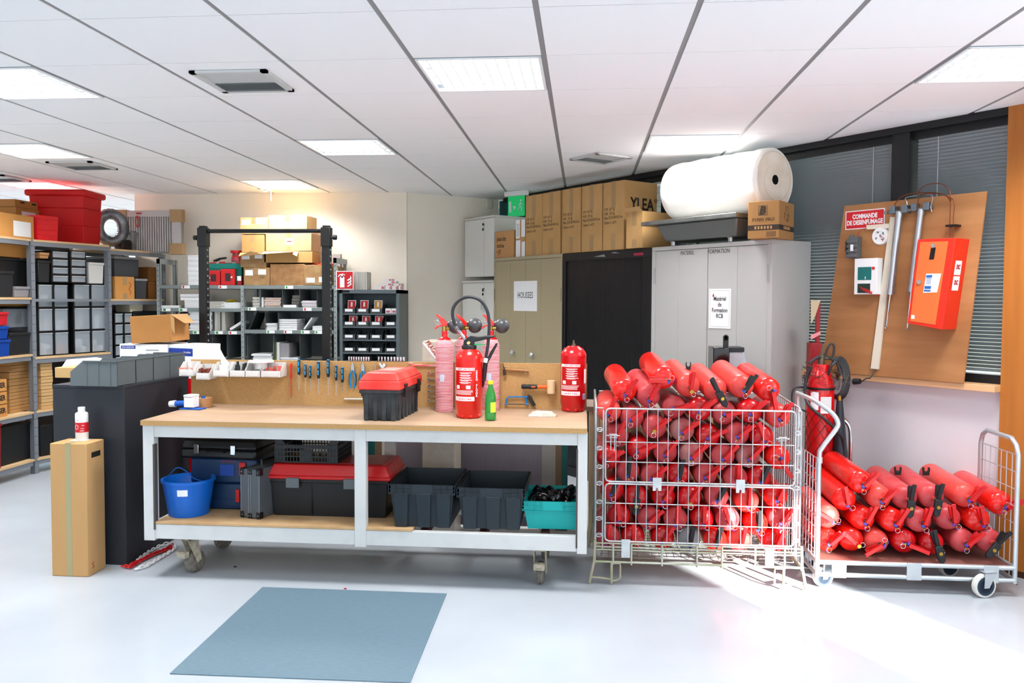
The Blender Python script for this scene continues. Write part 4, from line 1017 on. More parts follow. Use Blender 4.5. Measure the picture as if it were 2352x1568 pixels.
# extinguishers on the cart
raw2 = [('a', 700, 330, 'lever', 'b', 40, 'lying across the top left of the heap'), ('b', 545, 500, 'lever', 'b', -15, 'second from the left in the upper layer'), ('c', 900, 475, 'lever', 'f', 40, 'just right of the topmost one'), ('d', 1165, 480, 'nozzle', 'd', 5, 'black nozzle, middle of the upper layer'),
        ('e', 1440, 475, 'nozzle', 'd', 8, 'with a black nozzle and fork clip'), ('f', 1775, 465, 'lever', 'f', 35, 'with a grey label, in the upper layer'), ('g', 2130, 530, 'lever', 'b', 60, 'rightmost of the upper layer'),
        ('h', 720, 670, 'lever', 'b', 25, 'leftmost of the middle layer'), ('i', 1030, 690, 'lever', 'b', 28, 'second from the left in the middle layer'), ('j', 1300, 690, 'lever', 'd', 15, 'third in the middle layer'), ('k', 1590, 660, 'lever', 'd', -10, 'fourth in the middle layer'), ('l', 1890, 680, 'lever', 'b', -15, 'rightmost of the middle layer'),
        ('m', 330, 640, 'lever', 'f', -60, 'behind the mesh at the left end above the deck'), ('n', 310, 890, 'lever', 'b', 45, 'on the deck at the left end'), ('o', 590, 890, 'front', 'b', -50, 'second from the left on the deck'), ('p', 870, 910, 'lever', 'f', -120, 'third from the left on the deck'), ('q', 1150, 905, 'lever', 'r', 110, 'fourth on the deck, lever lying flat'),
        ('r', 1430, 925, 'nozzle', 'r', -15, 'fifth on the deck, with a black nozzle'), ('s', 1740, 900, 'lever', 'd', 45, 'sixth on the deck'), ('t', 2010, 900, 'nozzle', 'd', 40, 'rightmost on the deck')]
P3 = []
for (n_, x, y, k, c, a, w_) in raw2:
    yy = 4.46+(0 if n_ > 'g' else .03); X, Z = G.px(1820+x/4.3556, 1040+y/4.3556, yy); P3.append([X, Z, yy, k, c, a, w_, n_])
KR = .064
for it in range(60):
    for i in range(len(P3)):
        for j in range(i):
            dx = P3[i][0]-P3[j][0]; dz = P3[i][1]-P3[j][1]; d_ = math.hypot(dx, dz)
            if d_ < 2*KR+.0005:
                k = (2*KR+.0005-d_)/2/max(d_, 1e-4)*.9; P3[i][0] += dx*k; P3[i][1] += dz*k; P3[j][0] -= dx*k; P3[j][1] -= dz*k
        P3[i][0] = max(P3[i][0], KX0+.08); P3[i][1] = max(P3[i][1], KZ+.006+KR+.0005)
        if P3[i][7] != 'g': P3[i][0] = min(P3[i][0], KX1-.08)
for X, Z, yy, k, c, a, w_, n_ in P3:
    up = n_ <= 'g'
    tail = .05 if up else .0
    pile_ext(k, c, KR, .52, '%s extinguisher on the cart, %s' % (colw[c], w_), (X, yy, Z), .0 if n_ != 'a' else .03, tail, math.radians(a), 'extinguishers lying on the roll cart')
for (px, py, w_) in ((2062, 1082, 'left'), (2127, 1083, 'right')):
    x, z = G.px(px, py, 4.75); c = MB(); c.prism([(-.016, -.02), (.016, -.02), (.018, .0), (.02, .012), (.018, .026), (.010, .024), (.012, .010), (.004, .002), (-.004, .002), (-.012, .010), (-.010, .024), (-.018, .026), (-.02, .012), (-.018, 0)], -.007, .007)
    o = c.build('hose_clip', black, loc=(x, 4.75, z), bev=.001); tag(o, 'black fork clip on the cart extinguishers, the %s one of the pair' % w_, 'clip')
# ================================================================ floor mat, counter, tall carton
p = [onz(*a, 0) for a in ((603, 1349), (1026, 1364), (942, 1569), (390, 1548))]
mt = MB(); mt.prismz([(p[3].x, p[3].y), (p[2].x, p[2].y), (p[1].x, p[1].y), (p[0].x, p[0].y)], .0005, .004)
tag(mt.build('floor_mat', matm, smooth=0), 'square blue grey rubber mat lying on the floor in front of the workbench', 'mat')
# counter: a long dark unit running away from us
ka = onz(291, 1298, 0); KH = 1.033
kb = onz(434, 860, KH); th_c = math.atan2(kb.y-ka.y, kb.x-ka.x)-PI/2
C = Frame(ka.x, ka.y, th_c)
cn = thing('counter', 'tall anthracite counter unit running back beside the workbench', 'counter', C.o, th_c)
w_ = .44; Lc = .92
MB().bx(-w_, 0, 0, Lc, 0, KH-.018).build('counter_body', anth, cn, bev=.002)
MB().bx(-w_-.002, .002, -.002, Lc, KH-.018, KH).build('counter_top', anth, cn, bev=.002)
# bins on the counter
def obin(t, w, d, h, mat, nm='bin_body', open_f=.55, ribs=True):
    """open-fronted stacking bin: opening at -y"""
    mb = MB(); k = .003
    mb.bx(-w/2, w/2, 0, d, 0, k).bx(-w/2, w/2, d-k, d, 0, h).bx(-w/2, w/2, 0, k, 0, h*open_f)
    for s in (-1, 1):
        xx = sorted((s*w/2, s*(w/2-k))); P = [(0, 0), (d, 0), (d, h), (d*.28, h), (0, h*open_f)]
        mb.add([(xx[0], y, z) for y, z in P]+[(xx[1], y, z) for y, z in P], [tuple(range(5)), tuple(reversed(range(5, 10)))]+[((i+1) % 5, i, 5+i, 5+(i+1) % 5) for i in range(5)])
        if ribs:
            for y in (d*.35, d*.6, d*.85): mb.bx(*(sorted((s*w/2, s*(w/2+.003)))), y-.004, y+.004, 0, h*.92)
        mb.bx(*(sorted((s*(w/2-k), s*(w/2+.006)))), d*.28, d, h-.006, h)
    mb.bx(-w/2, w/2, d-.006, d+.004, h-.006, h)
    return mb.build(nm, mat, t, smooth=0)
b0 = onz(212, 877, KH)
xk, yk = (b0-C.o).dot(C.u), (b0-C.o).dot(C.v)
grb = M('crate_grey', '5a6265', .5)
proto = None
for i in range(4):
    # bins stand side by side along the counter, backs toward the bench
    lab = ['long grey stacking bin nearest on the dark counter', 'second grey stacking bin on the dark counter', 'third grey stacking bin on the dark counter', 'fourth grey stacking bin on the dark counter, by the printer carton'][i]
    pos = C.pt(-.30, .05+i*.185, KH)
    if proto is None:
        proto = thing('stacking_bin', lab, 'stacking bin', pos, th_c-PI/2, 'grey stacking bins on the counter')
        obin(proto, .18, .285, .145, grb)
    else: dup(proto, lab, loc=pos)
# second pair behind
# desk behind the counter with printer cartons
DK = Frame(-3.55, 5.55, 0)
dk_t = thing('desk', 'cluttered grey desk behind the counter and beside the metal shelving', 'desk', (-3.62, 5.42, 0))
MB().bx(.05, .95, 0, .58, .92, .95).build('desktop', M('desk_top', 'c9c2b6', .5), dk_t, bev=.002)
MB().bx(.07, .93, .02, .05, .0, .92).build('modesty_panel', M('desk_dark', '3a3d42', .5), dk_t, smooth=0)
MB().bx(.07, .10, .05, .56, 0, .92).bx(.90, .93, .05, .56, 0, .92).build('side_panel', M('desk_dark'), dk_t, smooth=0)

def carton(name, label, w, d, h, loc, rz=0, mat=card, group=None, tape=True, cat='carton', bev=.003, seam=True, rot=None):
    t = thing(name, label, cat, loc, rz, group, rot)
    MB().bx(-w/2, w/2, 0, d, 0.0005, h-.001).build('box_body', mat, t, bev=bev)
    if seam: MB().bx(-w/2-.0006, w/2+.0006, d*.49, d*.51, h-.0012, h+.0005).build('lid_seam', cardd, t, smooth=0)
    if tape:
        MB().bx(-.024, .024, -.0008, 0.0, h*.62, h+.0008).bx(-.024, .024, -.0008, d, h-.0005, h+.0008).build('tape', tape_m, t, smooth=0); MB().bx(-.024, .024, -.0008, 0, 0.001, h*.25).build('tape', tape_m, t, smooth=0)
    return t
def pcarton(name, label, F, bb, ly, d, mat=card, group=None, lift=0, **k):
    x0, x1, z0, z1 = F.box(*bb, ly); w = x1-x0
    t = carton(name, label, w, d, z1-z0-lift, F.pt((x0+x1)/2, ly, z0+lift), F.th+k.pop('turn', 0), mat, group, **k); t['kids'] = 1; del t['kids']
    return t, w, z1-z0
# printer cartons on the desk (white and blue) and the brown carton on top
x0, x1, z0, z1 = G.box(275, 790, 385, 830, 5.62)
pb = thing('printer_carton', 'white printer carton with blue bands on the desk behind the grey bins', 'carton', ((x0+x1)/2, 5.62, .95), 0)
w = (x1-x0); 
MB().bx(-w/2, w/2, 0, .30, .0005, z1-.95).build('box_body', white_p, pb, bev=.002)
MB().bx(-w/2+.01, -w/2+.12, -.001, 0, z1-.95-.035, z1-.95-.012).build('blue_band', M('print_blue', '12399c', .5), pb, smooth=0)
text('lettering', 'DCP-L3550CDW', .016, white_p, pb, (-w/2+.065, -.0016, z1-.95-.024), sx=.8)
lines(MB(), w*.05, w*.35, .03, z1-.95-.03, 7, -.0005, .3).build('print', M('print_grey', '9a9ca0', .7), pb)
MB().bx(w*.2, w*.42, -.0012, 0, z1-.95-.075, z1-.95-.06).build('print_bar', ink, pb, smooth=0)
q = G.px(411, 812, 5.58); 
pc = thing('printer_carton', 'white carton with a slanted blue band standing next to the other printer carton', 'carton', (q[0], 5.60, .95), -.35)
MB().bx(-.125, .125, 0, .26, .0005, .25).build('box_body', white_p, pc, bev=.002)
MB().bx(-.12, .12, -.001, 0, .17, .225).build('blue_band', M('print_blue'), pc, smooth=0)
text('lettering', 'brother', .022, white_p, pc, (.07, -.0016, .197)); text('lettering', 'OptiPlex 3060', .018, M('print_grey'), pc, (-.04, -.0012, .14))
bt, w, h = pcarton('cardboard_carton', 'open brown carton tilted on top of the white printer cartons', G, (303, 726, 394, 789), 5.60, .30, M('carton_warm', 'bd8448', .85, col2='b37c42', nscale=5), tape=False, seam=False)
bt.location.z = z1+.012; bt.rotation_euler = (0, -.06, .06)
MB().add([(w/2, 0, h-.001), (w/2+.09, .02, h-.07), (w/2+.085, .2, h-.07), (w/2, .28, h-.001)], [(0, 1, 2, 3)]).build('flap', card, bt, smooth=0)
MB().add([(w/2, 0, h), (w/2+.04, -.03, h-.03), (w/2+.035, -.03, h-.15), (w/2, 0, h-.10)], [(0, 1, 2, 3)]).build('flap', card, bt, smooth=0)
# clutter on the desk further left: low cartons, papers
for i, (bb, ly, d, mt_, lab) in enumerate([((126, 852, 198, 876), 5.60, .3, cardl, 'flat beige carton lying open on the desk behind the rack post'), ((175, 834, 235, 854), 5.68, .2, M('box_palegrey', 'b7b2ad', .8), 'low grey printed carton between the desk clutter and the grey bins')]):
    t, w, h = pcarton('cardboard_carton', lab, G, bb, ly, d, mt_, tape=False, seam=False); t.location.z = .9505 if i == 0 else .9505
x0, z0 = G.px(180, 815, 5.95); o = tag(MB().add([(-.17, 0, 0), (.24, -.05, .0), (.25, .02, .10), (.1, .06, .12), (-.13, .05, .10)], [(0, 1, 2, 3, 4)]).add([(-.17, .01, 0), (.24, -.04, .0), (.25, .03, .10), (.1, .07, .12), (-.13, .06, .10)], [(4, 3, 2, 1, 0)]).build('paper_sheet', M('pinkish_paper', 'efe2dd', .7), loc=(x0, 5.95, .952), smooth=0), 'large pale sheet of plastic and paper heaped on the desk behind the counter', 'paper')
x0, z0 = G.px(152, 820, 5.9); x0 = max(x0, -3.50); o = tag(MB().sph((0, 0, .045), .06, 12, (1, .7, .75)).build('plastic_bag', M('ochre_bag', 'b98a1e', .5), loc=(x0, 5.86, .951)), 'ochre plastic bag among the papers on the desk', 'bag')
x0, _ = G.px(168, 845, 5.66); o = tag(MB().sph((0, 0, .03), .03, 12, (1.4, 1, 1)).build('round_cap', red, loc=(x0-.03, 5.66, .9505)), 'round red cap on the desk beside the grey printed carton', 'cap')
# tall carton in front
a = onz(120, 1322, 0); b = onz(203, 1325, 0)
tc = thing('tall_carton', 'tall narrow brown carton standing on the floor in front of the dark counter', 'carton', ((a.x+b.x)/2, a.y, 0), .0)
w = (b.x-a.x); H = .735; D = .165
MB().bx(-w/2, w/2, 0, D, .001, H).build('box_body', card, tc, bev=.003)
MB().bx(-.018, .014, -.001, 0, .002, H+.001).bx(-.018, .014, -.001, D*.7, H-.0005, H+.001).build('tape', taped, tc, smooth=0)
MB().bx(w/2-.0005, w/2+.001, D*.28, D*.78, H-.085, H-.055).build('hand_hole', M('hole_dark', '0b0a09', .9), tc, bev=.012, smooth=0)
text('lettering', 'S', .05, M('stamp_red', 'a03a20', .8), tc, (w/2+.0006, .045, .05), (PI/2, 0, PI/2))
q = onz(181, 1012, H)
bo = thing('plastic_bottle', 'white plastic bottle with a red label on the tall carton', 'bottle', (q.x, q.y+.03, H+.0015))
MB().lathe([(.030, 0), (.033, .004), (.0335, .145), (.031, .152), (.018, .158), (.017, .162), (0, .162)], 32).build('bottle_body', white_pl, bo)
MB().lathe([(.018, .158), (.019, .16), (.019, .182), (.017, .184), (0, .184)], 24).build('cap', white_pl, bo)
MB().lathe([(.0342, .045), (.0342, .10)], 32).build('label', M('label_red', 'c81422', .5), bo)
lb = MB(); lb.lathe([(.0345, .053), (.0345, .056)], 6, a0=-1.3, a1=-.7).lathe([(.0345, .066), (.0345, .068)], 6, a0=-1.2, a1=-.7).lathe([(.0345, .082), (.0345, .085)], 6, a0=-1.0, a1=-.7)
lb.tube([(.0348*math.cos(-1.85+.3*math.cos(k)), .0348*math.sin(-1.85+.3*math.cos(k)), .075+.012*math.sin(k)) for k in [i*PI/8 for i in range(16)]], .001, 4, True)
lb.build('label_print', white_p, bo)
J = MB()
for i, ch in enumerate('IMT'): text('l', ch, .009, inkb, bo, (math.cos(-1.95+i*.2)*.0337, math.sin(-1.95+i*.2)*.0337, .112), (PI/2, 0, -1.95+i*.2+PI/2), ext=.0001, join=J)
J.build('lettering', M('stamp_red'), bo, smooth=0)
MB().bx(-.05, .04, -.035, .03, -.001, .0).build('paper_under', white_p, bo, smooth=0)
# plastic chain on the floor: red and white links
def chain_link(mb, c, d, r=.010, l=.017, up=False):
    d = Vector(d).normalized(); s = Vector((-d.y, d.x, 0)) if not up else Vector((0, 0, 1))
    P = []
    for i in range(10):
        t = 2*PI*i/10; P.append(Vector(c)+d*l*math.cos(t)+s*r*math.sin(t))
    mb.tube(P, .0032, 6, True)
ch = thing('plastic_chain', 'red and white plastic chain lying on the floor under the left end of the workbench', 'chain', (0, 0, 0))
def run(path, mat, nm, step=.024):
    P = [onz(x, y, .012) for x, y in path]; mb = MB(); k = 0
    for a, b in zip(P, P[1:]):
        n = max(1, int((b-a).length/step))
        for i in range(n): chain_link(mb, a.lerp(b, i/n)+Vector((0, 0, .003*(k % 2)-.0)), b-a, up=k % 2 == 1, r=.008 if k % 2 else .0095); k += 1
    mb.build(nm, mat, ch)
chred = M('chain_red', 'c00a14', .4)
run([(284, 1300), (300, 1302), (322, 1288), (345, 1275), (380, 1262), (398, 1250)], chred, 'red_links', .016)
run([(300, 1297), (330, 1284), (360, 1270), (400, 1258)], chred, 'red_links', .014)
run([(318, 1284), (345, 1265), (370, 1252), (392, 1246)], white_pl, 'white_links')
run([(316, 1305), (335, 1300), (350, 1292), (372, 1278), (398, 1262), (405, 1252)], white_pl, 'white_links')
# bits of litter on the floor
for (x, y, s, c, l) in ((250, 1307, .012, 'c79a3a', 'small ochre crumb on the floor by the tall carton'), (540, 1302, .016, '26282a', 'small black scrap on the floor under the workbench'), (793, 1352, .014, 'a01c30', 'tiny red shred on the floor above the mat'), (2335, 1342, .010, '8a1a20', 'tiny red crumb on the floor by the cart wheel')):
    q = onz(x, y, .001); tag(MB().box((0, 0, s*.2), (s, s*.6, s*.35)).build('litter', M('litter_'+c, c, .8), loc=(q.x, q.y, 0), smooth=0, bev=.001), l, 'litter')

# ================================================================ under the bench
FB = Frame(0, 0, 0); Z0 = SHT+.001
# bucket
a = G.px(357, 1110, 4.33)[0]; b = G.px(473, 1110, 4.33)[0]; r1 = (b-a)/2; zt = G.px(415, 1100, 4.36)[1]
bu = thing('bucket', 'blue plastic bucket on the lower shelf of the workbench', 'bucket', ((a+b)/2+.012, 4.40, Z0))
h = zt-Z0; r0 = r1*.74
MB().lathe([(0, .003), (r0-.003, .003), (r1-.012, h), (r1-.01, h+.002), (r1, h), (r1, h-.014), (r1-.008, h-.016), (r0, 0), (0, 0)], 40).build('bucket_body', M('bucket_blue', '0a62c4', .3), bu)
MB().lathe([(r0*1.06+.0012, .05), (r1*.86+.001, .135)], 10, a0=-PI/2+.1, a1=-PI/2+.85).build('scuffed_patch', M('scuffed', '1c7fae', .6, col2='0a62c4', nscale=40), bu)
tt = MB(); rr_ = r0+(r1-.008-r0)*.72+.0025; tt.lathe([(rr_-.001, h*.62), (rr_+.003, h*.80)], 6, a0=-PI/2-.0, a1=-PI/2+.42); tt.build('price_sticker', white_p, bu)
MB().tube(smooth_path([(-r1+.0, 0, h-.01), (-r1*.75, -.02, h+.01), (-r1*.3, -.05, h+.065), (.0, -.04, h+.05), (.3*r1, -.02, h), (r1-.03, 0, h-.02), (r1-.004, 0, h-.01)], 5), .0028, 6).build('handle', M('bucket_blue'), bu)
# black case with two latches, on top of blue cases
def px_thing(name, label, cat, px, ly, group=None):
    return thing(name, label, cat, (G.px(px, 1100, ly)[0], ly, Z0), 0, group)
x0, x1, _, _ = G.box(470, 1090, 572, 1190, 4.5)
low = thing('tool_case', 'blue tool case with a red latch, lowest of the stack behind the bucket', 'tool case', ((x0+x1)/2-.02, 4.5, Z0), 0, 'blue tool cases under the workbench')
w = .40
MB().bx(-w/2, w/2, 0, .30, 0, .15).build('case_body', blued, low, bev=.012)
MB().bx(-w/2+.02, w/2-.02, -.004, .0, .02, .06).build('case_rib', blued, low, bev=.002)
MB().bx(.075, .10, -.010, .0, .045, .12).build('latch', redp, low, bev=.003); MB().bx(-.12, -.095, -.010, .0, .045, .12).build('latch', redp, low, bev=.003)
up_ = thing('tool_case', 'blue tool case with a label plate and red latch, upper of the blue pair', 'tool case', ((x0+x1)/2-.02, 4.505, Z0+.151), 0, 'blue tool cases under the workbench')
MB().bx(-w/2, w/2, 0, .30, 0, .145).build('case_body', blued, up_, bev=.012)
MB().bx(-.02, .065, -.004, .0, .045, .11).build('label_plate', M('plate_blue', '0a3f9a', .5), up_, smooth=0)
MB().bx(.095, .135, -.010, .0, .05, .125).build('latch', redp, up_, bev=.003)
text('lettering', 'BOSCH', .018, M('dim_red', 'a0203a', .5), up_, (.03, -.001, .128), sx=1.3)
bc = thing('tool_case', 'black case with two chrome latches on top of the blue cases', 'tool case', (G.px(500, 1040, 4.47)[0], 4.47, Z0+.297), -.06)
w = G.px(592, 1050, 4.47)[0]-G.px(412, 1050, 4.47)[0]
MB().bx(-w/2, w/2, 0, .33, 0, .055).build('case_base', black, bc, bev=.015)
MB().frus(-w/2, w/2, 0, .33, .056, .11, -.012, -.02).build('case_lid', black, bc, bev=.012)
for f in (-.31, .17): MB().bx(f*w, f*w+.028, -.005, .0, .028, .082).build('latch', chrome, bc, bev=.002)
MB().bx(-w*.25, w*.2, .06, .12, .108, .1125).build('lid_plate', M('plate_dull', '6b605c', .5), bc, smooth=0)
MB().tube([(-.06, 0, .045), (-.06, -.03, .045), (.05, -.03, .045), (.05, 0, .045)], .006, 8).build('handle', black, bc)
# flight case standing on end
x0, x1, z0, z1 = G.box(549, 1075, 600, 1198, 4.33)
fc = thing('flight_case', 'dark grey hard case with riveted black corners, standing upright on the lower shelf', 'case', ((x0+x1)/2, 4.33, Z0), -.28)
w = x1-x0; h = z1-Z0-.005
fm = M('case_grey', '50565c', .45)
MB().bx(-w/2, w/2, 0, .34, .004, h).build('case_shell', fm, fc, bev=.004)
MB().bx(-.012, -.004, -.003, .343, .002, h+.002).bx(.002, .010, -.003, .343, .002, h+.002).bx(-w/2-.001, -w/2+.006, -.002, .0, .02, h-.02).bx(w/2-.006, w/2+.001, -.002, .0, .02, h-.02).build('edge_profile', M('profile_grey', '70777d', .35, .5), fc, bev=.001)
cb = MB(); rv = MB()
for sx_ in (-1, 1):
    for z_ in (0.0, h-.035):
        cb.bx(*(sorted((sx_*(w/2+.003), sx_*(w/2-.022)))), -.004, .03, z_, z_+.037)
        rv.sph((sx_*(w/2-.010), -.004, z_+.018), .003, 8)
for z_ in (.0, h-.03): cb.bx(-.014, .012, -.005, .01, z_, z_+.03); rv.sph((-.006, -.005, z_+.015), .0025, 8); rv.sph((.006, -.005, z_+.015), .0025, 8)
cb.build('corner_guard', black, fc, bev=.003); rv.build('rivet', chrome, fc)
MB().tube([(0, .10, h), (0, .10, h+.03), (0, .24, h+.03), (0, .24, h)], .008, 8).build('handle', black, fc)
# big trunk with a red lid
x0, x1, z0, z1 = G.box(614, 1066, 898, 1200, 4.40)
tk = thing('big_toolbox', 'big black storage trunk with a red lid and grey clips under the workbench', 'trunk', ((x0+x1)/2, 4.40, Z0))
w = x1-x0; zl = G.px(750, 1098, 4.40)[1]-Z0; zt = G.px(750, 1075, 4.42)[1]-Z0; D = .36
tm = M('trunk_black', '0d0f12', .5)
MB().frus(-w/2+.035, w/2-.035, .015, D-.015, 0, zl, .015, .012).bx(-.10, -.096, .003, .02, .01, zl).build('trunk_body', tm, tk, bev=.01)
MB().bx(-w/2+.012, w/2-.012, -.002, D+.002, zl-.03, zl-.002).build('trunk_rim', tm, tk, bev=.005)
MB().frus(-w/2, w/2, -.012, D+.012, zl-.008, zl+.012, .0, .0).frus(-w/2+.004, w/2-.004, -.008, D+.008, zl+.011, zt+.02, -.025, -.03).build('lid', M('lid_red2', 'c3161a', .32), tk, bev=.006)
MB().bx(-w/2+.06, w/2-.06, .05, D-.05, zt+.0195, zt+.0235).build('lid_panel', M('lid_redpale', 'a83a3c', .4), tk, bev=.003)
cm = M('clip_grey', '5e6468', .5)
for f in (-.275, .19): MB().bx(f*w-.045, f*w+.03, -.022, -.008, zl-.055, zl+.002).build('lid_clip', cm, tk, bev=.003)
# black vegetable crate on top
x0, x1, z0, z1 = G.box(632, 1000, 775, 1072, 4.44); zc = Z0+zt+.0245
vc = thing('plastic_crate', 'black slatted plastic crate with brass fittings on top of the red lidded trunk', 'crate', ((x0+x1)/2+.0, 4.44, zc), .0)
w = x1-x0; D = .27; hh = .115; mb = MB()
mb.bx(-w/2, w/2, 0, D, 0, .005)
for (a, b, fix, ax) in ((-w/2, w/2, 0, 'x'), (-w/2, w/2, D, 'x'), (0, D, -w/2, 'y'), (0, D, w/2, 'y')):
    n = int((b-a)/.018)
    for i in range(n+1):
        p_ = a+(b-a)*i/n
        if ax == 'x': mb.box((p_, fix, hh*.45), (.005, .006, hh*.9))
        else: mb.box((fix, p_, hh*.45), (.006, .005, hh*.9))
    for z in (.004, .035, .062, .09):
        if ax == 'x': mb.box(((a+b)/2, fix, z), (b-a, .008, .007 if z < .08 else .02))
        else: mb.box((fix, (a+b)/2, z), (.008, b-a, .007 if z < .08 else .02))
for s in (-1, 1):
    mb.bx(*(sorted((s*w/2-.004, s*w/2+.004))), .03, D-.03, hh-.01, hh+.03)
    for y in (0, D): mb.add([(s*w/2, y, .0), (s*(w/2-.06), y, .0), (s*(w/2-.06), y, hh-.01), (s*(w/2-.02), y, hh+.03), (s*w/2, y, hh+.03), (s*w/2, y+.006, .0), (s*(w/2-.06), y+.006, .0), (s*(w/2-.06), y+.006, hh-.01), (s*(w/2-.02), y+.006, hh+.03), (s*w/2, y+.006, hh+.03)], [(0, 1, 2, 3, 4), (9, 8, 7, 6, 5), (0, 5, 6, 1), (1, 6, 7, 2), (2, 7, 8, 3), (3, 8, 9, 4), (4, 9, 5, 0)])
mb.bx(-.035, .035, -.006, 0, .01, .075)
mb.build('crate_body', black, vc, smooth=0)
bf = MB()
for i in range(26):
    c = (rnd.uniform(-w*.44, w*.44), rnd.uniform(.02, D*.5), .018+rnd.uniform(0, .006)); bf.cyl(c, (c[0]+rnd.uniform(-.01, .01), c[1]-.004, c[2]+.016), .008, n=10)
o = bf.build('brass_fittings', brass, loc=vc.location); tag(o, 'loose brass fittings lying in the black crate', 'fittings', kind='stuff')
# two dark bins and the teal bin
def ribbed(name, label, bb, ly, D, mat, zt_py, group=None, ribs=True, dz=0):
    x0, x1, _, _ = G.box(*bb, ly); w = x1-x0; h = G.px((bb[0]+bb[2])/2, zt_py, ly)[1]-Z0
    t = thing(name, label, 'bin', ((x0+x1)/2, ly, Z0), 0, group)
    MB().tray(-w/2+.03, w/2-.03, .02, D-.02, 0, h, .004, .025, .016).build('bin_body', mat, t, smooth=0)
    if ribs:
        rb = MB(); ww = w-.06
        for f in (-.5, -.09, .28):
            xa = f*ww+(.004 if f < 0 else .0); xb_ = xa+ww*.22; zt_ = h-.045
            k = .02
            rb.add([(xa, .0+k*.2, 0), (xb_, .0+k*.2, 0), (xb_+.006, -.012, zt_), (xa-.006, -.012, zt_), (xa, .03, 0), (xb_, .03, 0), (xb_, .02, zt_), (xa, .02, zt_)], [(0, 1, 2, 3), (0, 3, 7, 4), (1, 5, 6, 2), (3, 2, 6, 7), (0, 4, 5, 1)])
        rb.build('rib', mat, t, bev=.003)
    rm = MB()
    rm.bx(-w/2, w/2, -.006, .006, h-.05 if ribs else h-.045, h).bx(-w/2, w/2, D-.006, D+.006, h-.04, h).bx(-w/2-.002, -w/2+.010, -.006, D+.006, h-.04, h).bx(w/2-.010, w/2+.002, -.006, D+.006, h-.04, h)
    for f in ((-.5, -.17), (.17, .5)):
        for k in range(4): x = w*(f[0]+(f[1]-f[0])*k/3); rm.bx(x-.0015, x+.0015, -.013, -.005, h-.05, h)
        for z in (h-.05, h-.026, h-.003): rm.bx(w*f[0], w*f[1], -.013, -.005, z, z+.003)
    rm.build('rim', mat, t, smooth=0)
    return t, w, h
db = M('bin_darkblue', '1e2931', .5)
ribbed('storage_bin', 'dark grey ribbed storage bin under the workbench, beside the red lidded trunk', (893, 1100, 1045, 1240), 4.245, .44, db, 1113, 'dark ribbed bins under the workbench')
ribbed('storage_bin', 'dark grey ribbed storage bin under the workbench, beside the teal bin', (1050, 1110, 1206, 1240), 4.245, .44, db, 1121, 'dark ribbed bins under the workbench')
Z0b = Z0
tb_, w, h = ribbed('storage_bin', 'turquoise plastic bin full of black rings under the workbench', (1204, 1150, 1345, 1246), 4.275, .38, teal, 1152, None, ribs=False)
tb_.location.x -= .012
rm = MB()
for i in range(46):
    c = Vector((rnd.uniform(-w*.36, w*.36), rnd.uniform(.06, .34), h-.03+rnd.uniform(-.03, .03))); q = Matrix.Rotation(rnd.uniform(-.9, .9), 4, 'X') @ Matrix.Rotation(rnd.uniform(-.9, .9), 4, 'Y')
    rm.m = Matrix.Translation(c) @ q; rm.lathe([(.022, -.010), (.030, -.010), (.030, .010), (.022, .010), (.022, -.010)], 16)
rm.m = Matrix.Identity(4); o = rm.build('black_rings', M('ring_black', '15171a', .25), loc=tb_.location); tag(o, 'heap of glossy black plastic rings filling the turquoise bin', 'rings', kind='stuff')
# behind the bench: panels seen between the legs
def flat(name, label, cat, bb, ly, mat, t=.02, z0=None):
    x0, x1, za, zb_ = G.box(*bb, ly); za = 0 if z0 is None else z0
    o = MB().bx(x0, x1, ly, ly+t, za, zb_).build(name, mat, smooth=0); return tag(o, label, cat)
YB = 5.08
flat('white_board', 'grey white sheet of board standing behind the left half of the workbench', 'board', (472, 960, 838, 1100), YB+.25, M('board_greywhite', 'a5a5a3', .7))
flat('board_edge', 'narrow pale upright plank behind the bench beside the dark counter', 'plank', (438, 960, 470, 1100), YB+.2, M('plank_pale', 'b9b9b6', .6))
pn = thing('ribbed_panel', 'large mauve ribbed panel in a teal frame standing behind the right half of the workbench', 'panel', (0, 0, 0))
x0, x1, _, _ = G.box(898, 980, 1245, 1100, YB+.3); zz = .93
mv = M('mauve_panel', '77707a', .6, col2='6e6872', nscale=60, stretch=(8, 1, .1))
MB().bx(x0, x1, YB+.3, YB+.32, .02, zz).build('ribbed_sheet', mv, pn, smooth=0)
for (a, b, mt_, nm) in ((845, 862, tealw, 'teal_post'), (862, 878, M('brown_post', '6a5844', .7), 'brown_post'), (878, 898, M('white_post', 'b9b2aa', .7), 'white_post'), (1245, 1276, M('vent_strip', '8c8a88', .7), 'grey_strip'), (1276, 1290, M('brown_post'), 'brown_post'), (1290, 1304, tealw, 'teal_post')):
    xa, xb_, _, _ = G.box(a, 980, b, 1100, YB+.3); MB().bx(xa, xb_, YB+.29, YB+.33, .0, zz).build(nm, mt_, pn, smooth=0)

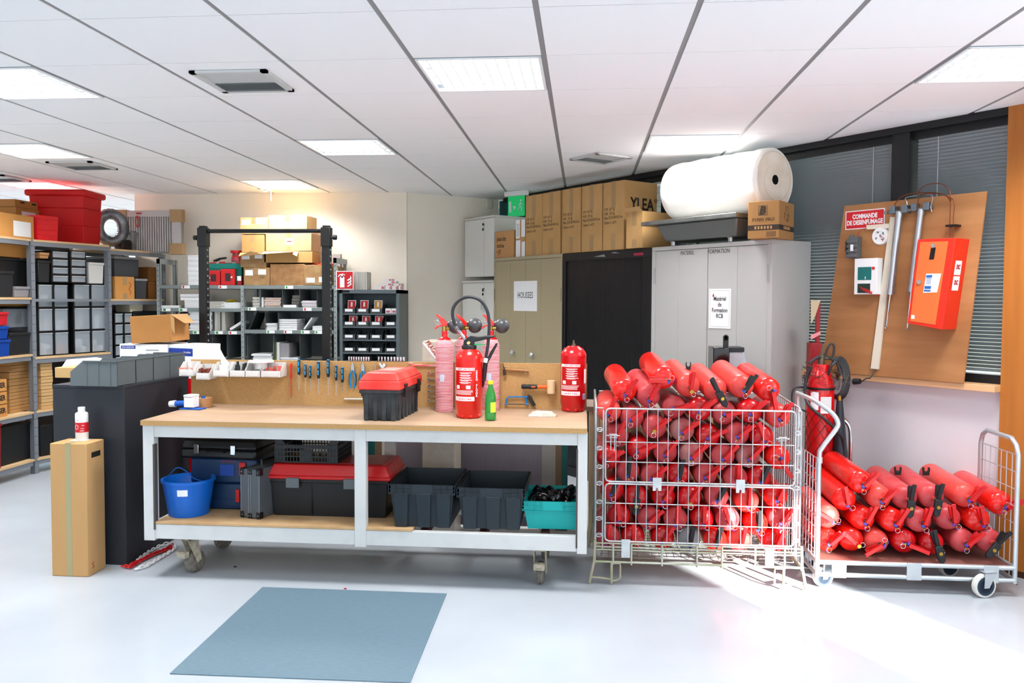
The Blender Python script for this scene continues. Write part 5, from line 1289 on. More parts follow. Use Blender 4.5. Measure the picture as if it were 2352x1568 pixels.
o = thing('red_canister', 'red and white canister standing between the dark counter and the tool board', 'canister', (G.px(440, 900, 5.02)[0], 5.05, 0))
zz = G.px(440, 862, 5.02)[1]; MB().cyl((0, 0, 0), (0, 0, zz-.02), .035, n=20).build('canister_body', red, o); MB().cyl((0, 0, zz-.02), (0, 0, zz), .03, n=20).build('white_cap', white_pl, o)
x0, x1, z0, z1 = G.box(972, 783, 1046, 830, 5.05)
o = thing('wrapped_carton', 'film wrapped carton with red and white FRAGILE tape behind the slim extinguishers', 'carton', ((x0+x1)/2, 5.02, 0)); w = x1-x0
MB().bx(-w/2, w/2, 0, .28, 0, z1).build('box_body', M('wrapped_pale', 'c4bdb0', .3, col2='b5ad9f', nscale=9, bump=.4, bscale=25), o, bev=.006)
MB().prism([(-w/2, z1-.01), (-w/2+.045, z1-.01), (-w/2+.20, z1-.20), (-w/2+.155, z1-.20)], -.002, 0).build('fragile_tape', white_p, o, smooth=0)
text('lettering', 'FRAGILE FRAGILE', .04, M('stamp_red'), o, (-w/2+.105, -.003, z1-.10), (PI/2, .90, 0), sx=.8, bold=.001)
# ================================================================ the row of cabinets along the window wall
CF = Frame(.518, 6.344, math.atan2(-.76, .65))      # front plane of the cabinets: local x from the left edge of the grey one
gx1 = CF.px(1772, 700, 0)[0]
CHh = 1.94
def cab_shell(t, w, d, h, mat): return MB().bx(-w/2, w/2, .018, d, 0, h-.002).bx(-w/2-.001, w/2+.001, .0, d, h-.03, h).bx(-w/2-.001, -w/2+.022, 0, .03, 0, h-.03).bx(w/2-.022, w/2+.001, 0, .03, 0, h-.03).bx(-w/2, w/2, 0, .03, 0, .06).build('carcass', mat, t, bev=.002)
# grey cabinet with hand lettering
gc = thing('tall_cabinet', 'tall pale grey double-door cabinet with a taped paper sign and handwriting above', 'cabinet', CF.pt(gx1/2, 0), CF.th, 'tall cabinets along the window wall')
w = gx1
MB().bx(-w/2, w/2, .018, .42, 0, CHh-.002).bx(-w/2-.001, w/2+.001, 0, .42, CHh-.03, CHh).bx(-w/2-.001, -w/2+.035, 0, .03, 0, CHh-.03).bx(w/2-.035, w/2+.001, 0, .03, 0, CHh-.03).build('carcass', ltgrey, gc, bev=.002)
sp = CF.px(1622, 800, 0)[0]-w/2
for (a, b, fx) in ((-w/2+.037, sp-.003, CF.px(1555, 800, 0)[0]-w/2), (sp+.003, w/2-.037, CF.px(1690, 800, 0)[0]-w/2)):
    MB().bx(a, fx-.001, .004, .017, .05, CHh-.034).bx(fx+.001, b, .004, .017, .05, CHh-.034).build('door', ltgrey, gc, bev=.0015)
for x, s in ((-w/2+.032, -1), (w/2-.032, 1)): MB().cyl((x, -.002, 1.66), (x, -.002, 1.78), .006, n=8).build('hinge', M('hinge_grey', '9a9b9a', .4), gc)
text('handwriting', 'MATERIEL', .042, ink, gc, (CF.px(1578, 581, 0)[0]-w/2, .003, CF.px(1578, 581, 0)[1]), sx=.72, ext=.0003, shear=.15)
text('handwriting', 'FORMATION', .043, ink, gc, (CF.px(1650, 577, 0)[0]-w/2, .003, CF.px(1650, 577, 0)[1]), sx=.80, ext=.0003, shear=.15)
x0, x1, z0, z1 = CF.box(1628, 663, 1678, 754, 0)
sg = MB().bx(x0-w/2, x1-w/2, .001, .0035, z0, z1).build('paper_sign', white_p, gc, smooth=0); xm = (x0+x1)/2-w/2; hh = z1-z0
for s_, f in (('Matériel', .745), ('de', .60), ('Formation', .455), ('RCB', .31)):
    text('lettering', s_, .042, ink, sg, (xm, .0005, z0+hh*f), bold=.0008, sx=.80, ext=.0002)
MB().bx(x0-w/2+.012, x1-w/2-.012, .0003, .001, z1-.014, z1-.012).bx(x0-w/2+.012, x1-w/2-.012, .0003, .001, z0+.012, z0+.014).bx(x0-w/2+.012, x0-w/2+.0135, .0003, .001, z0+.012, z1-.012).bx(x1-w/2-.0135, x1-w/2-.012, .0003, .001, z0+.012, z1-.012).build('border_line', M('line_grey', 'a8adb8', .7), sg, smooth=0)
MB().add([(x0-w/2+.03, .0, z1-.055), (x0-w/2+.05, .0, z1-.055), (x0-w/2+.04, .0, z1-.03)], [(0, 1, 2)]).build('logo', M('stamp_red'), sg, smooth=0)
# black tambour cabinet
bxa, bxb = CF.px(1291, 700, 0)[0], CF.px(1496, 700, 0)[0]-.004
tc_ = thing('tambour_cabinet', 'tall black cabinet with roller shutter doors between the beige and grey cabinets', 'cabinet', CF.pt((bxa+bxb)/2, 0), CF.th, 'tall cabinets along the window wall')
w = bxb-bxa; fb = M('cab_black', '0f1012', .4)
MB().bx(-w/2, w/2, .03, .42, 0, CHh-.004).bx(-w/2, w/2, 0, .42, CHh-.07, CHh-.002).bx(-w/2, -w/2+.04, 0, .05, 0, CHh-.07).bx(w/2-.09, w/2, 0, .05, 0, CHh-.07).bx(-w/2, w/2, 0, .05, 0, .08).build('carcass', fb, tc_, bev=.003)
for a, b in ((-w/2+.04, .0), (.002, w/2-.09)):
    mb = MB(); n = int((b-a)/.02); pts_ = []
    for i in range(n):
        x = a+(b-a)*i/n; xe = x+(b-a)/n
        mb.add([(x, .016, .08), (xe-.003, .016, .08), (xe, .024, .08), (x, .016, CHh-.07), (xe-.003, .016, CHh-.07), (xe, .024, CHh-.07)], [(0, 1, 4, 3), (1, 2, 5, 4)])
    mb.build('shutter', tamb, tc_, smooth=0)
MB().bx(-.016, -.004, .006, .02, .62, .80).bx(.006, .018, .006, .02, .62, .80).build('handle', M('handle_black', '060607', .3), tc_, bev=.003)
MB().cyl((.0, .0, .52), (0, .02, .52), .010, n=14).build('lock', steel, tc_)
MB().bx(w*.32, w*.42, -.0008, 0, CHh-.055, CHh-.035).build('small_mark', M('dim_red'), tc_, smooth=0)
MB().add([(-w*.12, -.0006, CHh-.045), (.02, -.0006, CHh-.05), (0, -.0006, CHh-.03), (-w*.04, -.0006, CHh-.035)], [(0, 1, 2, 3)]).add([(w*.08, -.0006, CHh-.025), (.19, -.0006, CHh-.028), (.12, -.0006, CHh-.015)], [(0, 1, 2)]).build('scratch', M('scratch_pale', '8f9396', .6), tc_, smooth=0)
# beige cabinet
bea, beb = CF.px(1135, 700, 0)[0], bxa-.004
bg_ = thing('tall_cabinet', 'tall beige folding-door cabinet with a HOUSSES paper sign', 'cabinet', CF.pt((bea+beb)/2, 0), CF.th, 'tall cabinets along the window wall')
w = beb-bea; cab_shell(bg_, w, .42, CHh, beige)
s1, s2, s3 = [CF.px(p_, 720, 0)[0]-(bea+beb)/2 for p_ in (1171, 1206, 1242)]
for a, b, c in ((-w/2+.024, s1, s2-.002), (s2+.002, s3, w/2-.024)):
    MB().bx(a, b-.001, .004, .017, .06, CHh-.034).bx(b+.001, c, .004, .017, .06, CHh-.034).build('door', beige, bg_, bev=.0015)
for px_, py_ in ((1181, 808), (1225, 814)):
    x, z = CF.px(px_, py_, 0); mb = MB(); mb.sph((x-(bea+beb)/2, -.03, z), .022, 8, (1, .8, 1)); mb.cyl((x-(bea+beb)/2, -.015, z), (x-(bea+beb)/2, .004, z), .008, n=8); mb.build('knob', M('crystal_knob', 'c9cdd2', .1, .6), bg_, smooth=0)
for s in (-1, 1): MB().cyl((s*(w/2-.008), -.003, 1.52), (s*(w/2-.008), -.003, 1.64), .006, n=8).build('hinge', M('hinge_beige', '8e8468', .4), bg_)
x0, x1, z0, z1 = CF.box(1180, 645, 1233, 714, 0)
sg = MB().bx(x0-(bea+beb)/2, x1-(bea+beb)/2, .001, .0035, z0, z1).build('paper_sign', white_p, bg_, smooth=0)
text('lettering', 'HOUSSES', .082, ink, sg, ((x0+x1)/2-(bea+beb)/2+.0, .0005, (z0+z1)/2+.005), sx=.72, ext=.0002)
# two white cabinets stacked in the corner
WC = Frame(-1.183, 8.380, math.atan2(-.76, .65))
for nm, bb, lab, zlo in (('u', (1068, 502, 1134, 637), 'white two-door cabinet stacked on top of another in the corner', None), ('l', (1063, 645, 1134, 1000), 'lower white two-door cabinet in the corner under the stacked one', 0)):
    xa = WC.px(bb[0], 600, 0)[0]; xb = WC.px(1136, 620, 0)[0]-.012
    zt = WC.px(1068, 503, 0)[1] if nm == 'u' else WC.px(1070, 645, 0)[1]; zl_ = WC.px(1068, 637, 0)[1] if nm == 'u' else 0
    t = thing('white_cabinet', lab, 'cabinet', WC.pt((xa+xb)/2, 0, zl_), WC.th, 'white cabinets in the corner'); w = xb-xa; h = zt-zl_
    MB().bx(-w/2, w/2, .018, .40, .0, h-.022).build('carcass', whcab, t, smooth=0); MB().bx(-w/2-.012, w/2+.012, -.01, .41, h-.022, h).build('top', M('cab_top', 'c9c9c4', .5), t, bev=.002)
    sx_ = WC.px(1112, 600, 0)[0]-(xa+xb)/2
    for a, b in ((-w/2, sx_-.002), (sx_+.002, w/2)): MB().bx(a, b, .0, .016, .004 if zl_ else .06, h-.025).build('door', whcab, t, bev=.001)
    lk = MB()
    for dz in (.08, .13) if nm == 'u' else (.10, .14): lk.cyl((sx_-.02, -.004, h-dz), (sx_-.02, .004, h-dz), .014, n=12)
    lk.cyl((sx_+.02, -.016, h-.085), (sx_-.01, -.01, h-.085), .006, n=8); lk.build('lock', M('lock_dark', '1e1d1b', .4), t)
    if nm == 'l': MB().tube([(sx_-.02, -.02, h-.20), (sx_-.025, -.02, h-.30)], .005, 6).tube([(sx_+.03, -.02, h-.20), (sx_+.025, -.02, h-.32)], .005, 6).build('handle', steel, t)
    if nm == 'u':
        MB().prismz([(-w/2-.012, -.01), (-w/2+.16, -.012), (-w/2+.12, .02), (-w/2, .03)], h-.002, h+.004).build('torn_tape', M('old_tape', 'a5723f', .6), t, smooth=0)
# ---- boxes on the cabinets
def lettered(t, w, h, F, pyoff=0):
    J = MB()
    for i, (s_, f) in enumerate((('G.W.  8.0  Kg', .60), ('N.W.  7.8  Kg', .535), ('Meas. 52.2×26.0×50.5 cm', .475), ('Carton  6  of 15', .405))):
        text('l', s_, .034, ink, t, (-w*.44, -.0012, h*f), align='LEFT', sx=.66 if i != 2 else .62, ext=.0002, join=J, shear=.1)
    J.build('lettering', M('box_ink', '4a3a26', .8), t, smooth=0)
tall = [((1207, 450, 1246, 586), 'leftmost of the tall cartons, with tape at its top edge'), ((1246, 440, 1287, 584), 'tall carton second from the left on the beige cabinet'), ((1291, 435, 1334, 580), 'tall carton at the left end of the black cabinet'), ((1336, 428, 1383, 577), 'tall carton in the middle of the black cabinet'), ((1385, 418, 1434, 573), 'tall carton with big letters on its side, on the black cabinet')]
for i, (bb, lab) in enumerate(tall):
    xa = CF.px(bb[0], 500, .02)[0]; xb = CF.px(bb[2], 500, .02)[0]-.004
    ztop = CF.px((bb[0]+bb[2])/2, [447, 440, 432, 424, 416][i], .02)[1]
    t = carton('tall_carton', 'printed brown ' + lab, xb-xa, .37, ztop-CHh-.002, CF.pt((xa+xb)/2, .02, CHh+.001), CF.th, M('carton_tall', 'c49c66', .85, col2='b8905a', nscale=4), 'tall cartons on the cabinets', seam=False)
    lettered(t, xb-xa, ztop-CHh, CF)
    if i == 4:
        text('lettering', 'YLEA', .135, ink, t, ((xb-xa)/2+.0012, .20, (ztop-CHh)*.66), (PI/2, 0, PI/2), bold=.003, sx=.85)
        text('lettering', '®', .05, ink, t, ((xb-xa)/2+.0012, .355, (ztop-CHh)*.73), (PI/2, 0, PI/2))
jb, w, h = pcarton('cardboard_carton', 'brown carton with handwriting at the left end of the beige cabinet', CF, (1137, 529, 1180, 591), .02, .3, M('carton_pinkish', 'c0905f', .85), tape=False)
jb.location.z = CHh+.001
J = MB()
for s_, f in (('Joints tête', .70), ('Andrieu', .45), ('+ JD', .22)): text('l', s_, .062, ink, jb, (-w*.40, -.0012, h*f), align='LEFT', sx=.62, ext=.0002, join=J, shear=.15)
J.build('handwriting', ink, jb, smooth=0)
wb2, w, h = pcarton('white_carton', 'small carton covered with white shipping labels beside the handwritten one', CF, (1185, 503, 1206, 588), .03, .25, card, tape=False, seam=False)
wb2.location.z = CHh+.001
MB().bx(-w/2, -.01, -.0012, 0, h*.5, h).bx(.015, w/2, -.0012, 0, h*.53, h).bx(-w/2, .0, -.0012, 0, .0, h*.45).bx(.02, w/2, -.0012, 0, 0, h*.4).build('white_labels', white_p, wb2, smooth=0)
lines(MB(), -w*.42, -w*.1, h*.55, h*.9, 10, -.0012, .4).build('label_print', M('print_grey'), wb2, smooth=0)
sb, w, h = pcarton('cardboard_carton', 'shorter brown carton in front of the big lettering on the black cabinet', CF, (1438, 488, 1476, 572), -.02, .34, M('carton_tall'), tape=True)
sb.location.z = CHh+.001
MB().add([(-w/2, 0, h), (w/2, 0, h), (w/2+.01, -.05, h+.03), (-w/2+.03, -.05, h+.025)], [(0, 1, 2, 3)]).build('flap', cardl, sb, smooth=0)
x, z = CF.px(1505, 482, .12)
# steel sink turned upside / stainless tray under the roll
x0, x1, z0, z1 = CF.box(1470, 482, 1714, 560, -.10)
xa = CF.px(1472, 512, -.12)[0]; xb = CF.px(1690, 490, -.12)[0]; zt = CF.px(1700, 486, -.12)[1]; 
snk = thing('steel_basin', 'dull stainless steel basin on short feet lying across the grey cabinet', 'basin', CF.pt((xa+xb)/2, -.12, CHh), CF.th)
w = xb-xa; hz = zt-CHh; stm = M('dull_steel', '8d8f8c', .35, .85, col2='6f716f', nscale=7)
MB().bx(-w/2, w/2, 0, .52, hz-.03, hz).build('rim', stm, snk, bev=.003)
MB().frus(-w/2+.16, w/2-.08, .10, .44, hz-.15, hz-.03, .05, .05).build('bowl', M('steel_dark', '7c7e7b', .45, .7), snk, bev=.01)
for f in (-.27, .33):
    MB().bx(w*f-.02, w*f+.02, .12, .16, .03, hz-.12).cyl((w*f, .14, .002), (w*f, .14, .035), .022, n=12).build('foot', steel, snk, bev=.002)
    MB().bx(w*f-.02, w*f+.02, .36, .40, .03, hz-.12).cyl((w*f, .38, .002), (w*f, .38, .035), .022, n=12).build('foot', steel, snk, bev=.002)
# big white roll
ra = CF.px(1545, 430, .10); 
RZ = hz+CHh
Rr = .217
rl = thing('foam_roll', 'big white roll of foam lying on the steel basin', 'roll', (0, 0, 0))
cxe, cze = CF.px(1778, 427, -.05)          # hole of the near end
zc_ = RZ+Rr+.006
xr = CF.px(1752, 427, -.0)[0]; xl = CF.px(1552, 430, .12)[0]
mb = MB(); mb.m = Matrix.Rotation(PI/2, 4, 'Y')
L_ = xr-xl; prof = [(.026, L_-.03), (.026, L_-.002), (.10, L_-.004), (Rr-.02, L_-.002), (Rr, L_-.02)]
for i in range(14): prof.append((Rr+.004*math.sin(i*2.2), L_-.02-(L_-.06)*i/13))
prof += [(Rr-.02, .02), (Rr-.06, 0), (.026, 0), (.026, L_-.03)]
mb.lathe(prof, 44); rb_ = mb.build('roll_body', M('foam_white', 'eeeae4', .85, col2='f6f3ee', nscale=6, bump=.35, bscale=16), rl, smooth=60)
rl.location = CF.pt(xl, .13, zc_+.0); rl.rotation_euler = (0, 0, CF.th)
mb = MB(); mb.m = Matrix.Rotation(PI/2, 4, 'Y'); mb.lathe([(0, L_+.0015), (.034, L_+.0015)], 9).build('core_hole', M('hole_dark'), rl, smooth=0)
mb = MB(); mb.m = Matrix.Rotation(PI/2, 4, 'Y'); mb.lathe([(.03, L_+.0005), (.10, L_+.0008), (Rr-.03, L_+.0003)], 36).build('roll_end', M('foam_end', 'e2d2be', .9, col2='efe4d6', nscale=7, bump=.3, bscale=12), rl, smooth=60)
spi = []
for i in range(70):
    t = 2.2+i/69*1.1*2*PI; r_ = .10+(Rr-.11)*i/69; spi.append((L_+.0003, r_*math.cos(t), r_*math.sin(t)))
MB().tube(spi, .0022, 4).build('winding_line', M('foam_edge', 'd2c2ae', .9), rl)
# carton F1000 PRO
xa = CF.px(1717, 500, -.02)[0]; fcorner = onz(1790, 548, CHh)
x0 = CF.px(1718, 505, .0)[0]; 
fb_ = thing('tool_carton', 'brown carton with dark printed bands at the right end of the grey cabinet', 'carton', (0, 0, 0), 0)
pL, pR = onz(1717, 549, CHh), onz(1789, 546, CHh)
wL = Frame(pL.x, pL.y, math.atan2(pR.y-pL.y, pR.x-pL.x)); wlen = (pR-pL).length
hF = wL.px(1750, 462, 0)[1]-CHh
fb_.location = (pL.x, pL.y, CHh+.001); fb_.rotation_euler = (0, 0, wL.th)
DD = .30
MB().bx(0, wlen, 0, DD, 0, hF).build('box_body', M('carton_tool', 'a87c4a', .85), fb_, bev=.003)
dkp = M('print_dark', '3b3027', .7)
MB().bx(0, wlen+.0006, -.0008, DD, hF*.22, hF*.36).build('dark_band', dkp, fb_, smooth=0)
text('lettering', 'F1000 PRO', .032, dkp, fb_, (wlen*.5, -.0012, hF*.50), shear=.2); text('lettering', 'B', .07, dkp, fb_, (wlen*.48, -.0012, hF*.74), bold=.004, shear=.2)
MB().bx(wlen*.34, wlen*.63, -.001, -.0005, hF*.62, hF*.632).bx(wlen*.34, wlen*.63, -.001, -.0005, hF*.87, hF*.88).bx(wlen*.34, wlen*.352, -.001, -.0005, hF*.62, hF*.88).bx(wlen*.62, wlen*.63, -.001, -.0005, hF*.62, hF*.88).build('logo_frame', dkp, fb_, smooth=0)
text('lettering', 'F1000 PRO', .028, card, fb_, (wlen+.0014, DD*.5, hF*.29), (PI/2, 0, PI/2), shear=.2, bold=.001)
mb = MB(); mb.m = Matrix.Translation((wlen+.001, DD*.5, hF*.68)) @ Matrix.Rotation(PI/2, 4, 'Z')
mb.tube([(-.02, 0, .05), (.02, 0, .05), (.02, 0, .02), (.045, 0, -.01), (.015, 0, -.05), (-.045, 0, -.03), (-.05, 0, .0), (-.02, 0, .02)], .0013, 4, True).tube([(-.05, 0, .0), (-.0, 0, -.005), (.015, 0, -.05)], .0013, 4).tube([(0, 0, -.005), (.045, 0, -.01)], .0013, 4).build('drawing', dkp, fb_)
ib = MB()
for i in range(6): ib.bx(wlen*(.22+.1*i), wlen*(.28+.1*i), -.0014, -.0008, hF*.25, hF*.33)
ib.build('icon', card, fb_, smooth=0)
MB().bx(wlen*.6, wlen*.9, -.001, 0, hF*.04, hF*.18).build('print_block', M('print_brown', '7d5b35', .7), fb_, smooth=0)

# ---- beige desk with grey top, coffee machine and water bottle behind the cage
dk2 = thing('side_desk', 'beige metal desk with a worn brown grey top between the bench and the cabinets', 'desk', (0, 0, 0))
za = .86
pa = onz(1352, 862, za); pa2 = onz(1352, 878, za)
DY0 = min(pa2.y, 5.75)
MB().bx(.02, 1.06, 5.16, 5.54, za-.03, za).build('desk_top', M('desk_worn', '6e6259', .6, col2='8a7a6c', nscale=12, stretch=(1, 6, 1)), dk2, bev=.002)
MB().bx(.04, 1.04, 5.18, 5.52, .0, za-.03).build('desk_body', M('beige_desk', 'cdbf98', .5), dk2, smooth=0)
cm_ = thing('coffee_machine', 'black coffee capsule machine with a clear water tank on the desk behind the cage', 'coffee machine', (0, 0, 0))
x0, x1, z0, z1 = G.box(1638, 798, 1676, 860, 5.30); ztk = z1
MB().bx(x0, x1, 5.30, 5.52, za, ztk).build('machine_body', M('gloss_black', '08090a', .12), cm_, bev=.006)
xa, xb, _, zz1 = G.box(1660, 802, 1702, 860, 5.34); MB().bx(x1, xb+.02, 5.34, 5.50, ztk-.03, ztk).build('tank_lid', black, cm_, bev=.003)
MB().bx(x1+.001, xb+.012, 5.35, 5.49, za+.002, ztk-.03).build('water_tank', M('tank_clear', 'c9c6cf', .1, alpha=.55), cm_, bev=.004)
xh = G.px(1667, 780, 5.34)[0]; zh_ = G.px(1667, 767, 5.34)[1]
mb = MB().bx(xh-.017, xh+.017, 5.335, 5.345, ztk, zh_-.03); mb.m = Matrix.Translation((xh, 5.34, zh_-.022)) @ Matrix.Rotation(PI/2, 4, 'X'); mb.lathe([(.011, -.005), (.018, -.005), (.018, .005), (.011, .005), (.011, -.005)], 20)
mb.build('lever', black, cm_)
xq, zq = G.px(1705, 800, 5.42)
wb_ = thing('water_bottle', 'clear plastic water bottle with a blue cap beside the coffee machine', 'bottle', (xq, 5.42, za)); hb = zq-za+.002
MB().lathe([(.024, .001), (.030, .008), (.030, .10), (.028, .11), (.030, .12), (.028, hb-.075), (.012, hb-.03), (.012, hb-.012), (0, hb-.012)], 24).build('bottle_body', M('bottle_clear', 'd5e2ee', .08, alpha=.45), wb_)
MB().lathe([(.0135, hb-.02), (.0135, hb), (0, hb)], 18).build('cap', M('cap_blue', '1450b4', .4), wb_)
MB().lathe([(.0306, .12), (.0296, .17)], 24).build('label', M('label_blue', '5f9ed6', .5), wb_)

# ================================================================ plywood board leaning on the sill
BF = Frame(*(WR.pt(0, -.105).xy), WA)
xa, za_ = BF.px(1942, 480, 0); xb, zb_ = BF.px(2269, 443, 0); xc, zc2 = BF.px(2215, 882, 0); xd, zd = BF.px(1887, 850, 0)
board = thing('display_board', 'plywood board of smoke vent controls leaning on the window sill', 'board', BF.o, WA)
# the board leans sideways: a parallelogram seen from the front, tilted about its lower right corner
bw = .905; bh = 1.085; bx_ = xd; bz_ = 1.0655
ca = math.atan2(zb_-za_, xb-xa); sh = (xa-xd+ (xb-xc))/2/bh
board['kids'] = 0; del board['kids']
pc_ = [(xd, bz_+.0), (xc, bz_), (xb, bz_+bh-.0), (xa, bz_+bh)]
MB().prism(pc_, -.012, 0).build('plywood_sheet', ply, board, bev=.001)
def bp(px_, py_, ly=-.02): return BF.px(px_, py_, ly)
def on_board(name, label, cat, px_, py_, ly=-.012, group=None):
    x, z = BF.px(px_, py_, ly); return thing(name, label, cat, BF.pt(x, ly, z), WA, group)
lean = math.atan2((xa-xd), bh)*1.0
# sign
x0, z0 = bp(1941, 522, -.014); x1, _ = bp(2033, 505, -.014); 
s = thing('warning_sign', 'red and white COMMANDE DE DESENFUMAGE sign at the top left of the plywood board', 'sign', BF.pt((x0+x1)/2, -.0125, bp(1987, 503)[1]), WA)
s.rotation_euler = (0, 0.0, WA)
w = (x1-x0)*.98; h = .118
MB().bx(-w/2, w/2, -.002, 0, -h/2, h/2).build('sign_plate', white_p, s, smooth=0)
MB().bx(-w/2+.006, w/2-.006, -.0028, -.002, -h/2+.006, h/2-.006).build('red_field', M('sign_red', 'd01420', .5), s, smooth=0)
text('lettering', 'COMMANDE\nDE DESENFUMAGE', .040, white_p, s, (0, -.0031, .0), bold=.0015, sx=.74, ls=.95)
# detector
o = on_board('smoke_detector_base', 'round white detector base on the plywood board below the sign', 'detector base', 2024, 542)
mb = MB(); mb.m = Matrix.Rotation(PI/2, 4, 'X'); mb.lathe([(.010, .0), (.010, .012), (.030, .012), (.032, .018), (.050, .018), (.056, .008), (.056, 0)], 32).build('base_disc', white_pl, o)
mb = MB()
for a in (.4, 1.9, 3.5, 5.2): mb.tube([(.022*math.cos(a), -.016, .022*math.sin(a)), (.032*math.cos(a+.3), -.02, .032*math.sin(a+.3))], .003, 5)
mb.build('terminal', dk, o); MB().tube([(.005, -.014, -.003), (.02, -.022, -.01), (.034, -.02, -.015), (.02, -.02, -.034)], .0018, 5).build('red_wire', redp, o)
# trunking
t = thing('cable_trunking', 'long cream plastic trunking running down the plywood board beside the steel cylinder', 'trunking', BF.pt(0, 0, 0), WA)
P = [bp(2046, 498, -.02), bp(2059, 498, -.02), bp(2018, 848, -.02), bp(2001, 846, -.02)]
MB().prism([P[3], P[2], P[1], P[0]], -.028, -.0125).build('trunking', M('cream_plastic', 'ddd6c4', .45), t, bev=.001)
P = [bp(1992, 527, -.02), bp(2046, 524, -.02), bp(2046, 513, -.02), bp(1991, 517, -.02)]
MB().prism(P, -.028, -.0125).build('side_trunking', M('cream_plastic'), t, bev=.001)
pl_ = thing('plug_cable', 'black plug on a short cable hanging below the trunking over the sill', 'plug', BF.pt(0, 0, 0), WA)
a = bp(2008, 848, -.03); b = bp(1995, 868, -.06); c = bp(1982, 874, -.09); d_ = bp(1972, 876, -.09)
MB().tube(smooth_path([(a[0], -.02, a[1]), (b[0]+.012, -.06, b[1]+.004), (b[0], -.08, b[1]), (c[0], -.09, c[1]), (d_[0], -.09, d_[1])], 4), .004, 8).build('cable', black, pl_)
MB().cyl((d_[0]+.01, -.09, d_[1]+.002), (d_[0]-.02, -.09, d_[1]-.001), .017, .020, n=14).cyl((d_[0]-.02, -.09, d_[1]-.001), (d_[0]-.034, -.09, d_[1]-.003), .020, n=14).build('plug_body', blackr, pl_, bev=.001)
# cylinders
def cyl_unit(label, top, mid, tip, r, lymax=-.05):
    t = thing('vent_cylinder', label, 'cylinder', BF.pt(0, 0, 0), WA, 'pneumatic cylinders on the board')
    A = bp(*top, lymax); B_ = bp(*mid, lymax); C_ = bp(*tip, lymax)
    A = Vector((A[0], lymax, A[1])); B_ = Vector((B_[0], lymax, B_[1])); C_ = Vector((C_[0], lymax, C_[1])); d = (B_-A).normalized()
    MB().cyl(A, B_, r, n=22).cyl(B_-d*.04, B_, r*1.12, n=22).cyl(A, A+d*.03, r*1.1, n=22).build('barrel', M('alu_tube', 'b9bbbf', .28, .9), t)
    MB().cyl(B_, C_, r*.28, n=10).build('piston_rod', chrome, t)
    MB().tube([C_+Vector((.009*math.cos(i*PI/5), 0, -.009+.009*math.sin(i*PI/5))) for i in range(10)], .0025, 6, True).build('eye', steel, t)
    mb = MB(); mb.bx(A.x-.055, A.x-.02, lymax-.02, -.013, A.z-.01, A.z+.035).bx(A.x+.02, A.x+.055, lymax-.02, -.013, A.z-.01, A.z+.035); mb.build('bracket', M('zinc_blue', '76828c', .35, .7), t, bev=.002)
    MB().cyl((A.x-.075, lymax-.005, A.z+.002), (A.x+.075, lymax-.005, A.z+.002), .008, n=10).bx(A.x-.09, A.x-.07, lymax-.015, lymax+.005, A.z-.008, A.z+.012).build('fitting', M('fitting_steel', '8e8a80', .4, .8), t)
    return t
cyl_unit('long silver cylinder with a thin rod beside the cream trunking', (2066, 486), (2045, 676), (2036, 748), .021)
cyl_unit('silver cylinder partly hidden behind the red control box', (2116, 480), (2093, 670), (2084, 752), .019, -.035)
# relay block and white control box
o = on_board('relay_block', 'grey and black relay block below the warning sign on the board', 'relay', 1965, 570)
MB().bx(-.045, -.015, -.035, 0, -.06, .055).build('backplate', M('relay_blue', '2c3e4e', .5), o, bev=.002)
mb = MB().bx(-.018, .045, -.055, 0, -.065, .07)
for z in (-.05, -.02, .01, .04): mb.bx(-.025, .05, -.062, -.05, z-.008, z+.010)
mb.sph((.0, -.04, .075), .014, 10); mb.build('relay_body', M('relay_grey', '5c6062', .45), o, bev=.002)
MB().bx(-.04, .01, -.05, -.005, -.02, .045).build('coil', blackr, o, bev=.002); MB().bx(.005, .025, -.064, -.0625, -.02, .02).build('sticker', white_p, o, smooth=0)
a = bp(1972, 540, -.02); b = bp(1992, 524, -.02)
tag(MB().tube(smooth_path([(a[0], -.03, a[1]), ((a[0]+b[0])/2-.01, -.025, b[1]-.006), (b[0], -.022, b[1])], 5), .0018, 6).build('red_wire', redp), 'thin red wire from the relay block to the cream trunking', 'wire')
bpy.data.objects['red_wire.001'].location = BF.o; bpy.data.objects['red_wire.001'].rotation_euler = (0, 0, WA)
x0, z0 = bp(1963, 676, -.075); x1, z1 = bp(2013, 592, -.075)
o = thing('control_box', 'white plastic control box with a teal panel and open wiring', 'control box', BF.pt((x0+x1)/2, -.0125, z0), WA); w = x1-x0+.012; h = z1-z0
MB().bx(-w/2, w/2, -.062, 0, 0, h).build('box_shell', white_pl, o, bev=.003)
MB().bx(-w*.34, w*.26, -.0635, -.062, h*.40, h*.76).build('teal_panel', M('panel_teal', '0c6a66', .4), o, smooth=0)
MB().bx(w*.28, w*.40, -.0632, -.062, h*.68, h*.76).build('red_mark', redp, o, smooth=0)
MB().bx(-w*.34, w*.22, -.0632, -.062, h*.04, h*.30).build('wiring_opening', M('circuit', '17332a', .6), o, smooth=0)
wr = MB()
for i in range(5): wr.tube([(-w*.25+i*.012, -.064, h*.22-.004*i), (-w*.05+i*.01, -.075, h*.12), (w*.25, -.07, h*.02+.004*i), (w*.52, -.03, -.004)], .0016, 5)
wr.build('wiring', redp, o)
MB().cyl((.0, -.064, h*.44), (0, -.061, h*.44), .004, n=8).cyl((.0, -.064, h*.48), (0, -.061, h*.48), .004, n=8).build('led', white_p, o)
